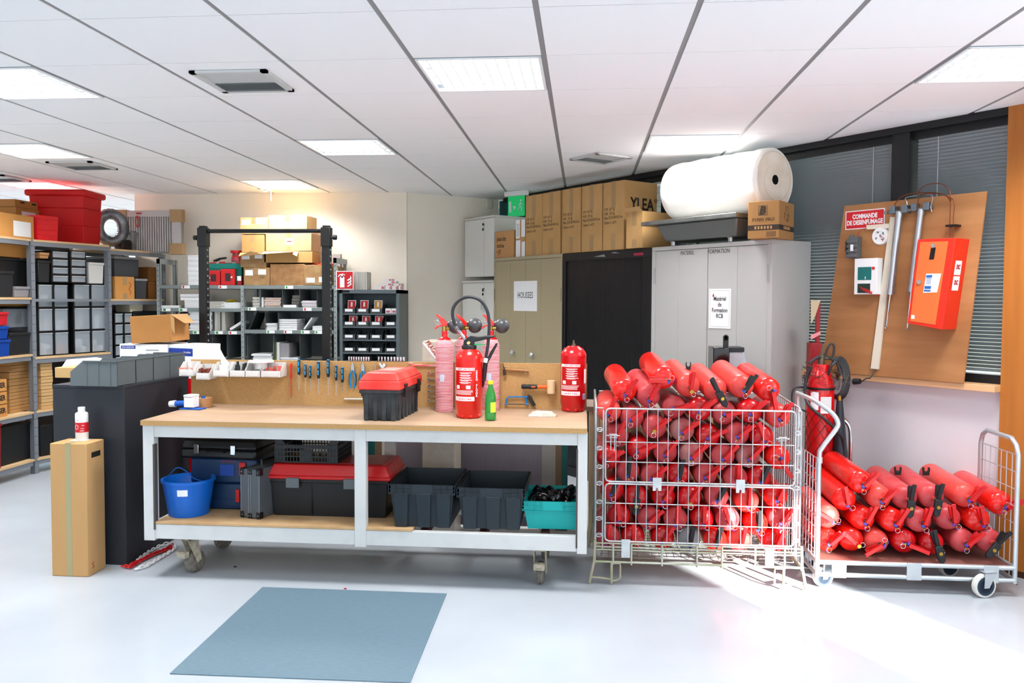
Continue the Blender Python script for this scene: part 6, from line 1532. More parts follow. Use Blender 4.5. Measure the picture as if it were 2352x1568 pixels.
# red box
x0, z0 = bp(2083, 742, -.17); x1, z1 = bp(2196, 548, -.17); 
o = thing('red_control_box', 'red metal control box with an orange door on the plywood board', 'control box', BF.pt(0, 0, 0), WA)
A = bp(2108, 549, -.17); B_ = bp(2194, 546, -.17); C_ = bp(2163, 757, -.17); D_ = bp(2083, 742, -.17)
rbm = M('box_red', 'd52a14', .35)
MB().prism([D_, C_, B_, A], -.165, -.0125).build('box_shell', rbm, o, bev=.002)
def lerp2(u, v):   # point on the skewed front
    a_ = Vector(D_).lerp(Vector(C_), u); b_ = Vector(A).lerp(Vector(B_), u); return tuple(a_.lerp(b_, v))
MB().prism([lerp2(.07, .03), lerp2(.80, .04), lerp2(.82, .965), lerp2(.07, .965)], -.1672, -.165).build('door', M('door_orange', 'dc6a32', .4), o, bev=.001)
MB().prism([lerp2(.38, .76), lerp2(.51, .765), lerp2(.52, .90), lerp2(.39, .89)], -.1682, -.1672).build('slot', M('hole_dark'), o, smooth=0)
q = lerp2(.45, .92); MB().cyl((q[0], -.175, q[1]), (q[0], -.167, q[1]), .012, n=14).build('slot_knob', chrome, o)
q = lerp2(.20, .50); MB().cyl((q[0], -.176, q[1]), (q[0], -.167, q[1]), .013, n=16).build('lock', chrome, o)
pp = MB().prism([lerp2(.34, .38), lerp2(.72, .40), lerp2(.76, .61), lerp2(.36, .60)], -.1682, -.1672).build('paper_notice', white_p, o, smooth=0)
MB().prism([lerp2(.37, .555), lerp2(.53, .56), lerp2(.53, .59), lerp2(.37, .585)], -.1690, -.1682).prism([lerp2(.36, .425), lerp2(.54, .43), lerp2(.54, .465), lerp2(.36, .46)], -.1690, -.1682).prism([lerp2(.355, .395), lerp2(.54, .40), lerp2(.54, .42), lerp2(.355, .418)], -.1690, -.1682).build('blue_print', inkb, pp, smooth=0)
tl = MB()
for i in range(5): v = .485+.015*i; tl.prism([lerp2(.38, v), lerp2(.52, v), lerp2(.52, v+.006), lerp2(.38, v+.006)], -.1688, -.1682)
tl.build('text_line', inkb, pp, smooth=0)
q = lerp2(.10, .06); MB().bx(q[0]-.0, q[0]+.02, -.168, -.1672, q[1], q[1]+.022).build('small_sticker', white_p, o, smooth=0)
for v in (.51, .68):
    q = Vector(C_).lerp(Vector(B_), v)
    sl2 = (B_[0]-C_[0])/(B_[1]-C_[1]); za2, zb2 = q.y-.04, q.y+.04; xs_ = lambda z: q.x+(z-q.y)*sl2
    MB().add([(xs_(za2)+.0012, -.13, za2), (xs_(za2)+.0012, -.06, za2), (xs_(zb2)+.0012, -.06, zb2), (xs_(zb2)+.0012, -.13, zb2)], [(0, 1, 2, 3)]).build('side_sticker', white_p, o, smooth=0)
    J = MB(); text('lettering', 'DC', .034, rtext, o, (0, 0, 0), (PI/2, 0, PI/2), sx=.8, bold=.002, join=J)
    J.v = [(q.x+.0035+z*sl2+x, y-.095, z+q.y+.004) for x, y, z in J.v]; J.build('lettering', rtext, o, smooth=0)
# copper pipes
pi_ = thing('copper_pipes', 'thin copper pipes looping over the top of the plywood board into the red box', 'pipes', BF.pt(0, 0, 0), WA)
def pipe(pxs, ly=-.06):
    P = []
    for i, (a, b) in enumerate(pxs): q = bp(a, b, ly); P.append((q[0], ly, q[1]))
    return MB().tube(smooth_path(P, 5), .0028, 6)
pipe([(2182, 546), (2182, 500), (2182, 462), (2165, 446), (2130, 442), (2085, 446), (2060, 462), (2050, 485)], -.06).build('pipe', copper, pi_)
pipe([(2190, 546), (2190, 500), (2192, 465), (2178, 452), (2150, 444), (2120, 446), (2110, 455), (2108, 480)], -.07).build('pipe', copper, pi_)
pipe([(2184, 462), (2180, 435), (2160, 422), (2130, 424), (2112, 436), (2108, 450)], -.065).build('pipe', copper, pi_)
pipe([(2085, 487), (2083, 465), (2080, 455), (2100, 450), (2140, 448), (2138, 475), (2140, 486)], -.055).build('hydraulic_pipe', steel, pi_)
q = bp(2186, 518, -.06); MB().bx(q[0]-.03, q[0]+.03, -.075, -.012, q[1]-.006, q[1]+.006).build('pipe_clip', black, pi_, bev=.002)

# ================================================================ wheeled CO2 extinguisher between cage and wall
RB = Frame(1.52, 5.02, -.25)
we = thing('wheeled_extinguisher', 'big red extinguisher on a chrome trolley, draped in black net and hose, behind the cart', 'fire extinguisher', RB.o, RB.th)
YE = 5.12
xc_, ztop = G.px(1886, 836, YE)
we.location = (xc_, YE, 0); RE = .083
def ze(py): return G.px(1886, py, YE)[1]
MB().lathe([(0, .06), (RE-.01, .06), (RE, .08), (RE, ze(905)), (RE*.96, ze(885)), (RE*.80, ze(866)), (.055, ze(853)), (.047, ze(848)), (.047, ze(838)), (.045, ze(836)), (0, ze(836))], 36).build('cylinder', red, we)
MB().lathe([(RE+.002, ze(893)), (RE+.002, ze(888))], 36).build('black_strap', black, we)
MB().cyl((0, 0, ze(836)), (0, 0, ze(815)), .02, n=14).cyl((-.03, 0, ze(822)), (.04, 0, ze(822)), .010, n=10).cyl((0, 0, ze(815)), (0.01, 0, ze(790)), .007, n=8).build('valve', M('dull_brass'), we)
lb = MB().lathe([(RE+.001, ze(938)), (RE+.001, ze(897))], 6, a0=-PI/2-.75, a1=-PI/2-.15).lathe([(RE+.001, ze(945)), (RE+.001, ze(908))], 6, a0=-PI/2+.0, a1=-PI/2+.8); lb.build('paper_label', white_p, we)
lb = MB()
for i in range(12): z = ze(940)+i*.007; lb.lathe([(RE+.0016, z), (RE+.0016, z+.0025)], 5, a0=-PI/2+.04, a1=-PI/2+.76)
lb.build('label_print', M('print_grey'), we)
net = MB()
for k in range(10):
    for s in (-1, 1):
        P = [((RE+.003)*math.cos(k*2*PI/10+s*t*.9), (RE+.003)*math.sin(k*2*PI/10+s*t*.9), ze(945)-(ze(945)-.30)*t/5) for t in [i*5/12 for i in range(13)]]
        net.tube(P, .0013, 3)
for k in range(46):
    a = rnd.uniform(0, 2*PI); z0_ = ze(rnd.uniform(850, 905)); P = []
    for j in range(8): a += rnd.uniform(-.5, .5); z0_ += rnd.uniform(-.02, .03); P.append(((RE+.004+rnd.uniform(0, .028))*math.cos(a), (RE+.004+rnd.uniform(0, .02))*math.sin(a), z0_))
    net.tube(P, .0013, 3)
net.build('black_net', M('net_black', '17140f', .8), we)
hs = MB()
for k in range(6):
    rr = .10+.006*k; cx_ = .085; cz_ = ze(868)
    hs.tube([(cx_+.45*rr*math.cos(t)+.004*k, .02*math.sin(2*t)-.03+.012*k, cz_+rr*math.sin(t)) for t in [i*2*PI/20 for i in range(20)]], .0075, 7, True)
hs.tube(smooth_path([(-.07, -.05, ze(835)), (-.03, -.03, ze(822)), (.03, 0, ze(820)), (.09, -.02, ze(832)), (.11, -.03, ze(860))], 5), .009, 8)
hs.tube(smooth_path([(.02, 0, ze(825)), (.03, 0, ze(805)), (.05, 0, ze(790)), (.07, 0, ze(792)), (.07, 0, ze(810)), (.055, 0, ze(825))], 5), .007, 8)
hs.tube(smooth_path([(-.06, -.06, ze(840)), (-.085, -.06, ze(870)), (-.09, -.07, ze(905)), (-.06, -.10, ze(930)), (.02, -.11, ze(955)), (.10, -.09, ze(985)), (.135, -.06, ze(1010)), (.14, -.05, ze(1060))], 5), .009, 8)
hs.tube(smooth_path([(-.08, -.02, ze(890)), (-.15, -.03, ze(892)), (-.165, -.03, ze(915)), (-.15, -.03, ze(935)), (-.08, -.02, ze(945))], 5), .006, 8)
hs.build('hose', M('hose_black'), we)
MB().cyl((.105, -.03, ze(905)), (.108, -.03, ze(918)), .012, n=10).build('horn_joint', brass, we)
MB().cyl((.108, -.03, ze(916)), (.118, -.02, ze(1045)), .018, .046, n=24).build('horn', M('horn_gloss', '202630', .25), we)
MB().cyl((.10, -.03, ze(915)), (.155, -.05, ze(856)), .006, .0015, n=6).build('brown_spike', M('spike', '6a5236', .6), we)
tr_ = MB()
for y in (.03, .09): tr_.tube(smooth_path([(.17, y, .12), (.178, y, ze(1060)), (.178, y, ze(1000)), (.165, y, ze(975)), (.13, y, ze(962)), (.095, y, ze(962))], 5), .012, 10)
tr_.tube([(-.11, .06, .12), (-.11, .06, ze(985)), (.09, .06, ze(962))], .012, 10)
tr_.build('trolley_frame', chrome, we)
MB().bx(-.13, .19, -.02, .12, .05, .06).build('trolley_foot', chrome, we, smooth=0)
for s in (-.14, .20): MB().cyl((s-.02, .09, .06), (s+.02, .09, .06), .06, n=24).build('wheel', blackr, we)
# red hydrant stand behind the cabinet edge
o = thing('red_stand', 'dark red metal stand with a pale strip partly hidden behind the grey cabinet', 'stand', (0, 0, 0))
YS = 5.40; x0 = G.px(1862, 800, YS)[0]; x1 = G.px(1893, 800, YS)[0]; zt = G.px(1880, 788, YS)[1]
MB().bx(x0, x1-.01, YS, YS+.10, 0, zt).build('stand_body', M('dark_red', '8e0614', .35), o, bev=.003)
xa = G.px(1877, 750, YS)[0]; xb = G.px(1886, 750, YS)[0]; MB().bx(xa, xb, YS+.02, YS+.05, zt, G.px(1880, 695, YS)[1]).build('upright', M('dark_red'), o, bev=.002)
a = G.px(1862, 780, YS); b = G.px(1884, 768, YS); MB().add([(a[0], YS-.003, a[1]), (b[0], YS-.003, b[1]), (b[0], YS-.003, b[1]+.022), (a[0], YS-.003, a[1]+.03)], [(0, 1, 2, 3)]).build('pale_strip', M('pink_strip', 'd98a90', .5), o, smooth=0)
a = G.px(1862, 745, YS); b = G.px(1862, 688, YS); c = G.px(1884, 690, YS); MB().add([(a[0], YS-.004, a[1]), (c[0]-.03, YS-.004, c[1]-.10), (c[0], YS-.004, c[1]), (b[0], YS-.004, b[1])], [(0, 1, 2, 3)]).build('folder', M('kraft', 'b8a88a', .7), o, smooth=0)
# ================================================================ grey shelving against the back wall
SY = 7.74; SD = .36
SF = Frame(0, SY, 0)
def sx(px_, ly=0): return SF.px(px_, 700, ly)[0]
def szz(py_, px_=560, ly=0): return SF.px(px_, py_, ly)[1]
shelv = thing('shelving_unit', 'grey perforated metal shelving unit standing against the back wall', 'shelving', (sx(557), SY, 0))
ox_ = sx(557)
posts = [sx(364)-ox_, 0.0, sx(770)-ox_]; tops = [szz(594), szz(600, 557)-.42*0, szz(592, 770)]
tops = [szz(594, 364), szz(655), szz(592, 770)]
pm = rackm
def angle_post(mb, x, y, h, s=1, w=.035):
    mb.bx(x-w/2, x+w/2, y, y+.003, 0, h).bx(x+(w/2-.003)*s-(0 if s > 0 else 0), x+(w/2)*s, y, y+w, 0, h) if s > 0 else mb.bx(x-w/2, x+w/2, y, y+.003, 0, h).bx(x-w/2, x-w/2+.003, y, y+w, 0, h)
for i, x in enumerate(posts):
    mb = MB(); angle_post(mb, x, 0, tops[i], 1 if i < 2 else -1); p = mb.build('post', M('shelf_post', '939c9c', .45, .3), shelv, smooth=0)
    hl = MB(); z = .9
    while z < tops[i]-.02: hl.bx(x-.004, x+.002, -.0008, 0, z, z+.012); z += .05
    hl.build('slot', M('hole_dark'), p, smooth=0)
    mb = MB(); angle_post(mb, x, SD-.04, tops[i] if i != 1 else 1.7, 1 if i < 2 else -1); p2 = mb.build('post', M('shelf_post'), shelv, smooth=0)
for i in (0, 2): MB().bx(posts[i]-.015, posts[i]+.015, 0, SD, tops[i]-.05, tops[i]).build('side_brace', M('shelf_post'), shelv, smooth=0)
levels = [szz(655), szz(708), szz(760), .92, .45]
for a, b in ((0, 1), (1, 2)):
    for k, z in enumerate(levels):
        dz = -.0 if a == 0 else (.012 if k in (1, 2) else .0)
        MB().bx(posts[a]+.014, posts[b]-.014, .0, SD, z-.035+dz, z+dz).build('shelf', shelfm, shelv, bev=.002)
def DV(*a): MB().bx(*a).build('divider', shelfd, shelv, smooth=0)
for px_, k in ((413, 2), (430, 2), (487, 2), (505, 2)): DV(sx(px_)-ox_-.001, sx(px_)-ox_+.001, .005, SD-.02, levels[k], levels[k-1]-.04)
for px_, k in ((598, 1), (648, 1), (688, 1), (728, 1), (608, 2), (638, 2)): DV(sx(px_)-ox_-.001, sx(px_)-ox_+.001, .005, SD-.02, levels[k]+.013, levels[k-1]-.04)
for px_ in (404, 430, 487, 520, 566, 627, 688, 745): DV(sx(px_)-ox_-.001, sx(px_)-ox_+.001, .005, SD-.02, .94, levels[2]-.04)
MB().bx(posts[0], posts[1]-.02, SD-.012, SD-.009, .95, levels[2]-.04).bx(posts[1]+.02, posts[2], SD-.012, SD-.009, .95, levels[2]-.04).bx(posts[1]+.12, posts[2], SD-.012, SD-.009, levels[2], levels[0]-.04).bx(posts[0]+.2, posts[1]-.02, SD-.012, SD-.009, levels[2], levels[1]-.04).build('back_sheet', shelfd, shelv, smooth=0)
tg = MB(); tr2 = MB(); tgn = MB()
for px_, k, kind in ((427, 0, 'r'), (512, 0, 'r'), (664, 0, 'b'), (382, 1, 'g'), (420, 1, 'g'), (579, 1, 'k'), (706, 1, 'r'), (412, 2, 'g'), (452, 2, 'g'), (502, 2, 'g'), (534, 2, 'r'), (621, 2, 'k'), (661, 2, 'r'), (701, 2, 'k'), (732, 2, 'b')):
    x = sx(px_)-ox_; z = levels[k]-.018+(.012 if px_ > 557 and k else 0); tg.bx(x-.042, x+.042, -.0015, 0, z-.015, z+.015)
    (tr2 if kind == 'r' else tgn).bx(x-.032, x-.015 if kind != 'g' else x-.005, -.002, -.0015, z-.011, z+.011)
tg.build('shelf_label', white_p, shelv, smooth=0); tr2.build('label_print', redp, shelv, smooth=0); tgn.build('label_print', M('label_green', '1c8f3a', .5), shelv, smooth=0)
def on_shelf(k, px_): return levels[k]+.0005+(.012 if px_ > 557 and k in (1, 2) else 0)
# cartons on the top level
def scarton(label, bb, z, d=.28, mat=card2, ly=.03, rz=0, labs=True, url=False, tape=True, group='cartons on the back shelving'):
    x0, x1, z0, z1 = SF.box(*bb, ly); w = x1-x0; h = z1-z0 if z is None else z1-z
    zb = z0 if z is None else z
    t = carton('cardboard_carton', label, w, d, h, (sx((bb[0]+bb[2])/2, ly), SY+ly, zb), rz, mat, group, tape=tape)
    if labs:
        MB().bx(-w*.44, -w*.14, -.0012, 0, h*.55, h*.86).build('shipping_label', white_p, t, smooth=0); MB().bx(w*.06, w*.36, -.0012, 0, h*.60, h*.90).build('shipping_label', white_p, t, smooth=0)
    if url: text('lettering', 'www.ROT-OCLEAN.com', .022, ink, t, (0, -.0012, h*.13), sx=.8)
    return t, w, h
zt0 = on_shelf(0, 500)
c1, w, h = scarton('brown carton bottom left of the stack, by the middle shelf post', (560, 614, 620, 655), zt0)
text('lettering', '70E', .035, M('pencil', '5a5048', .8), c1, (w*.22, -.0012, h*.45), ext=.0002)
z1_ = szz(614, 590, .03)+.001
c2, w2_, h2_ = scarton('torn open brown carton, second up on the left of the stack', (553, 580, 612, 612), z1_)
MB().add([(-w2_/2, 0, h2_), (w2_/2, 0, h2_), (w2_/2, -.06, h2_-.02), (0, -.07, h2_+.01), (-w2_/2, -.05, h2_-.04)], [(0, 4, 3, 2, 1)]).build('flap', card, c2, smooth=0)
z2_ = szz(580, 585, .03)+.002
scarton('plain brown carton, third up on the left of the stack', (556, 539, 608, 578), z2_, labs=False, mat=M('carton_mid', 'b88f57', .85))
z3_ = szz(538, 585, .03)+.002
scarton('pale carton on top left of the stack', (553, 499, 617, 538), z3_, mat=cardl)
b1, w, h = scarton('wide mottled brown carton in the middle of the bottom row', (621, 606, 700, 652), zt0, mat=M('carton_mottled', 'a1794f', .85, col2='8c6540', nscale=18), labs=False, tape=False)
b2, w, h = scarton('brown carton with labels low on its front, right end of the stack', (699, 608, 760, 652), zt0+.004, ly=.0, labs=False)
MB().bx(-w*.42, -w*.1, -.0012, 0, h*.12, h*.36).build('shipping_label', white_p, b2, smooth=0); MB().bx(w*.05, w*.4, -.0012, 0, h*.14, h*.40).build('shipping_label', white_p, b2, smooth=0)
z4_ = szz(604, 660, .02)+.004
b3, w, h = scarton('open carton with a torn flap, above the mottled one', (607, 577, 718, 606), z4_, d=.30, mat=M('carton_mid'), labs=False, tape=False, rz=.0)
MB().add([(-w/2, -.001, h), (w*.12, -.001, h), (w*.12, -.06, h-.01), (-w/2, -.06, h-.03)], [(0, 3, 2, 1)]).add([(w*.12, -.001, h), (w*.22, -.001, h-.0), (w*.2, -.03, h-.05), (w*.13, -.05, h-.03)], [(0, 3, 2, 1)]).build('torn_flap', cardl, b3, smooth=0)
z5_ = szz(577, 660, .02)+.003
b4, w, h = scarton('big pinkish carton with a taped label, in the middle of the stack', (611, 535, 716, 576), z5_, d=.30, mat=M('carton_pink2', 'c39a72', .85), labs=False)
MB().bx(-w*.06, w*.10, -.0014, -.0008, h*.36, h*.72).build('shipping_label', white_p, b4, smooth=0); MB().bx(-w*.03, w*.07, -.002, -.0014, h*.50, h*.56).build('label_print', redp, b4, smooth=0)
z6_ = szz(535, 660, .03)+.003
scarton('wide pale carton on top right of the stack', (618, 494, 706, 534), z6_, d=.30, mat=cardl)
xo, _ = SF.px(735, 605, .1); zo = szz(608, 730, .0)+.001
on_ = MB()
for i in range(26): x = rnd.uniform(-.10, .09); on_.tube([(x, .03+rnd.uniform(0, .1), .004), (x+.04, .06+rnd.uniform(0, .1), .018), (x+.07, .03+rnd.uniform(0, .12), .004)], .006, 5)
tag(on_.build('orange_netting', M('orange_net', 'e2462a', .6), loc=(xo, SY+.06, zo)), 'orange netting spilling from the carton at the right of the shelving', 'netting', kind='stuff')
g1, w, h = scarton('grey sheet carton standing behind the right end of the stack', (700, 583, 782, 655), zt0, d=.06, ly=.28, mat=M('grey_card', 'a9a3a0', .8), labs=False, tape=False)
scarton('brown carton beyond the right post of the shelving', (764, 612, 778, 652), zt0, d=.2, ly=.08, labs=False, tape=False)
# six white boxes
p6 = None
for i in range(6):
    x = sx(445, .05); hh = (szz(586, 445, .05)-zt0)/6
    lab = 'small white box on the shelving, ' + ['bottom of the stack', 'second from the bottom', 'third from the bottom', 'fourth from the bottom', 'fifth from the bottom', 'top of the stack'][i] + ' left of the black post'
    if p6 is None:
        p6 = thing('white_box', lab, 'box', (x, SY+.05, zt0), 0, 'stack of small white boxes')
        MB().bx(-.055, .055, 0, .16, .0008, hh-.0008).build('box_body', white_p, p6, bev=.0015); MB().bx(-.0555, .0555, -.0004, .0, hh*.72, hh*.76).build('lid_line', M('line_grey'), p6, smooth=0)
    else: dup(p6, lab, loc=(x+rnd.uniform(-.004, .004), SY+.05, zt0+hh*i))
# green crate, red boxes
x0, x1, z0, z1 = SF.box(468, 605, 556, 654, .08)
t = thing('green_crate', 'green plastic crate of red extinguisher parts on the back shelving', 'crate', ((x0+x1)/2, SY+.08, zt0)); w = x1-x0; h = z1-zt0
MB().tray(-w/2+.01, w/2-.01, 0, .25, 0, h, .004, .01, .004).bx(-w/2, w/2, -.008, 0, h-.05, h).build('crate_body', tealg, t, smooth=0)
# red parts on the top of the crate
mb = MB()
for i in range(30): mb.box((rnd.uniform(-w*.42, w*.42), rnd.uniform(.02, .2), h-.01+rnd.uniform(-.01, .02)), (.05, .03, .02))
o = mb.build('red_parts', redp, loc=t.location); tag(o, 'heap of small red plastic parts filling the green crate', 'parts', kind='stuff')
x, _ = SF.px(538, 585, .08); zz_ = h+zt0+.022
o = thing('red_pot', 'stacked red pots with a wide rim on the green crate', 'pot', (x, SY+.16, zz_)); MB().cyl((0, 0, 0), (0, 0, .04), .06, n=24).cyl((0, 0, .055), (0, 0, .085), .05, n=24).build('pot_body', M('red_clear', 'c24a55', .2, alpha=.8), o); MB().cyl((0, 0, .04), (0, 0, .055), .055, n=24).cyl((0, 0, .085), (0, 0, .108), .068, n=24).build('red_rim', redp, o)
x, _ = SF.px(502, 590, .08)
o = thing('black_pliers', 'black handled tool lying over the red parts on the green crate', 'tool', (x, SY+.10, zz_+.004)); MB().tube([(-.06, 0, .0), (0, 0, .022), (.07, 0, .03)], .010, 8).tube([(-.05, .03, .0), (0, .02, .02)], .009, 8).build('tool_handle', black, o)
for i, (bb, lab) in enumerate((((478, 621, 506, 654), 'red call point box with a round knob on the back shelving'), ((508, 618, 540, 654), 'red call point box with a dark window on the back shelving'), ((546, 634, 555, 654), 'small red and cream carton beside the middle shelf post'))):
    x0, x1, z0, z1 = SF.box(*bb, .04); o = thing('red_box', lab, 'box', ((x0+x1)/2, SY+.03, zt0)); w = x1-x0; h = z1-zt0
    MB().bx(-w/2, w/2, 0, .035, 0.0005, h).build('box_body', redp if i < 2 else M('dark_red'), o, bev=.003)
    if i < 2:
        MB().bx(-w*.25+.01*i, w*.2, -.001, 0, h*.25, h*.75).build('window', M('window_dark', '3a1216', .3), o, smooth=0); MB().cyl((-w*.3 if i == 0 else w*.3, -.008, h*.5), (-w*.3 if i == 0 else w*.3, 0, h*.5), .008, n=12).build('knob', chrome, o)
    else: MB().bx(-w*.5-.0005, w*.5, -.001, .0, h*.5, h*1.0).build('cream_top', white_p, o, smooth=0)
# stacks of sign panels, each stack a bundle of sheets
def sheets(label, bb, k, d=.24, ly=.03, mat=white_p, n=None, vert=False, jit=.006, z=None, tilt=0, name='panel_stack'):
    x0, x1, z0, z1 = SF.box(*bb, ly); zb = on_shelf(k, bb[0]) if z is None else z; mb = MB(); w = x1-x0; h = max(.006, z1-zb)
    if not vert:
        n = n or max(2, int(h/.009))
        for i in range(n):
            j = rnd.uniform(-jit, jit); mb.bx(-w/2+j, w/2+j*.5, j, d, h*i/n, h*(i+.86)/n)
    else:
        n = n or max(2, int(w/.007))
        for i in range(n): j = rnd.uniform(-.003, .003); mb.bx(-w/2+w*i/n, -w/2+w*(i+.8)/n, j, d, 0, h+j)
    o = mb.build(name, mat, loc=((x0+x1)/2, SY+ly, zb), smooth=0); o.rotation_euler = (0, tilt, 0)
    return tag(o, label, 'panels', 'stacks of sign panels')
pgrey = M('panel_greyish', 'c5c3bb', .7)
sheets('flat stack of white sign panels at the left of the middle shelf', (424, 690, 462, 708), 1)
sheets('few wide white panels overhanging on top of the left stack', (414, 674, 462, 681), 1, z=szz(690, 440, .03)+.002, n=2)
sheets('thin white panels lying at the far left of the middle shelf', (365, 701, 412, 706), 1, n=2)
sheets('grey white panels in a leaning bundle right of the black post', (474, 692, 515, 704), 1, mat=pgrey)
sheets('flat white panels beside the middle post', (508, 694, 553, 705), 1)
x, _ = SF.px(528, 690, .06); tag(MB().tube([(-.05, 0, 0), (-.02, .01, .012), (.0, 0, .004), (.03, .01, .015), (.05, 0, .004)], .010, 6, flat=1.5).build('yellow_strap', M('ochre_strap', 'b09a20', .6), loc=(x, SY+.09, szz(694, 528, .06)+.006)), 'yellow crumpled strap on the white panels beside the middle post', 'strap')
sheets('tall uneven stack of white panels under the middle shelf, behind the black post', (434, 714, 487, 757), 2, mat=white_p, jit=.012, d=.20)
sheets('upright bundle of pale panels between two dividers', (493, 714, 517, 757), 2, vert=True, mat=pgrey, d=.22)
o = sheets('green backed panel leaning at the left of the lower shelf', (404, 722, 409, 757), 2, vert=True, n=2, d=.2); o.rotation_euler = (0, .75, 0); o.location.x -= .04; o.location.z += .012
MB().bx(.012, .016, 0, .2, 0, .17).build('green_back', M('panel_green', '14604a', .6), o, smooth=0)
o = sheets('pale panel leaning low beside the middle post', (530, 726, 536, 757), 2, vert=True, n=2, d=.2); o.rotation_euler = (0, 1.02, 0); o.location.z += .012; o.location.x -= .02
sheets('stack of grey card blocks right of the middle post', (581, 682, 597, 704), 1, mat=pgrey)
sheets('narrow upright white panel beside the grey card blocks', (599, 683, 606, 704), 1, vert=True, n=1)
sheets('stack of brochures with brown edges on the right shelf', (608, 683, 645, 704), 1, mat=M('brochure', 'e2d9d4', .7, col2='b08a70', nscale=30, stretch=(.1, .1, 1)), jit=.01)
sheets('dark grey stacked blocks in the second compartment', (670, 677, 687, 702), 1, mat=M('block_grey', '8a8880', .7), ly=.1, n=4)
sheets('single cream panel lying flat in the second compartment', (651, 699, 681, 702), 1, n=1)
sheets('small pile of pinkish white panels in the third compartment', (693, 690, 727, 701), 1, mat=M('panel_pinkwhite', 'e4dce2', .7))
sheets('pile of clear wrapped panels with a green strip, lower right shelf', (611, 742, 636, 755), 2)
sheets('thick stack of white panels in the middle of the lower right shelf', (640, 732, 682, 755), 2, n=5, jit=.004)
o = sheets('thick white panel leaning in its compartment on the lower right shelf', (694, 726, 698, 755), 2, vert=True, n=1, d=.2); o.rotation_euler = (0, .62, 0); o.location.z += .008; o.location.x += .01
sheets('white cable ties and panels at the right end of the lower shelf', (718, 748, 742, 755), 2, n=3)
o = sheets('dark green board leaning right of the middle post', (564, 716, 567, 755), 2, vert=True, n=1, d=.25, mat=M('board_darkgreen', '1c2b28', .6)); o.rotation_euler = (0, .42, 0); o.location.z += .004; o.location.x += .03
x0, x1, z0, z1 = SF.box(628, 786, 636, 830, .05)
for bb, m_, lab in (((627, 785, 634, 830), M('olive', '7d8a1a', .6), 'olive green binder on the bottom right shelf'), ((635, 786, 642, 830), white_p, 'cream binder next to the olive green one'), ((643, 788, 664, 830), M('binder_grey', '9c999c', .6), 'grey binder next to the cream one')):
    x0, x1, z0, z1 = SF.box(*bb, .05); tag(MB().bx(x0, x1, SY+.05, SY+.28, levels[3]+.001, z1).build('binder', m_, bev=.002, smooth=0), lab, 'binder', 'binders on the bottom shelf')
sheets('stack of white leaflets right of the binders', (644, 821, 685, 832), 3, z=levels[3]+.001, jit=.01); sheets('pile of grey white leaflets left of the olive binder', (580, 812, 625, 832), 3, z=levels[3]+.001, jit=.012)

# ================================================================ drawer cabinet with small bins
x0, x1, _, _ = SF.box(780, 700, 917, 850, -.04); DF = Frame((x0+x1)/2, SY-.04, 0)
HT = szz(665, 780, -.04); w = x1-x0
dc = thing('bin_cabinet', 'grey steel cabinet with rows of small dark bins, right of the shelving', 'cabinet', (DF.o.x, DF.o.y, 0))
dgm = M('steel_slate', '5f6a6f', .45, .2)
MB().bx(-w/2, -w/2+.03, 0, .40, 0, HT).bx(w/2-.03, w/2, 0, .40, 0, HT).bx(-w/2, w/2, 0, .40, HT-.035, HT).bx(-w/2, w/2, .38, .40, 0, HT).build('carcass', dgm, dc, smooth=0)
MB().bx(-w/2+.02, -w/2+.10, -.0015, 0, HT-.026, HT-.008).build('name_plate', M('hole_dark'), dc, smooth=0)
rowz = [szz(p_, 850, -.04) for p_ in (720, 750, 780, 810, 840)]
for z in rowz: MB().bx(-w/2+.03, w/2-.03, .005, .38, z-.012, z).build('shelf', dgm, dc, smooth=0)
xp = [793, 824, 855, 886]
pb2 = None; rown = ['top', 'second', 'third', 'fourth', 'lowest']; cn_ = ['leftmost', 'second', 'third', 'rightmost']
bmat = M('bin_slate', '3d4549', .5)
for r_, z in enumerate(rowz):
    for c_ in range(4):
        xx = DF.px([801, 832, 863, 897][c_], 740, 0)[0]
        lab = 'small dark bin with a white label, %s row, %s, in the steel cabinet' % (rown[r_], cn_[c_])
        if r_ == 0 and c_ == 3: 
            pos = DF.pt(xx, .03, z)
            for q_, (dx_, l2) in enumerate(((-.03, 'left'), (.03, 'right'))):
                o = thing('white_box', 'small white open box, %s of the pair in the top row of the steel cabinet' % l2, 'box', (pos.x+dx_, pos.y, z+.0005), 0, 'white boxes in the steel cabinet'); MB().tray(-.028, .028, 0, .1, 0, .05, .002).build('box_body', white_p, o, smooth=0); MB().bx(-.02, .015, -.001, 0, .01, .03).build('pink_mark', M('pink_mark', 'c06070', .6), o, smooth=0)
            continue
        if pb2 is None:
            pb2 = thing('small_bin', lab, 'storage bin', DF.pt(xx, .012, z+.0005), 0, 'small bins in the steel cabinet')
            obin(pb2, .118, .19, .088, bmat, ribs=False); MB().bx(-.04, .035, -.002, 0, .018, .044).build('bin_label', white_p, pb2, smooth=0)
        else: dup(pb2, lab, loc=DF.pt(xx, .012, z+.0005))
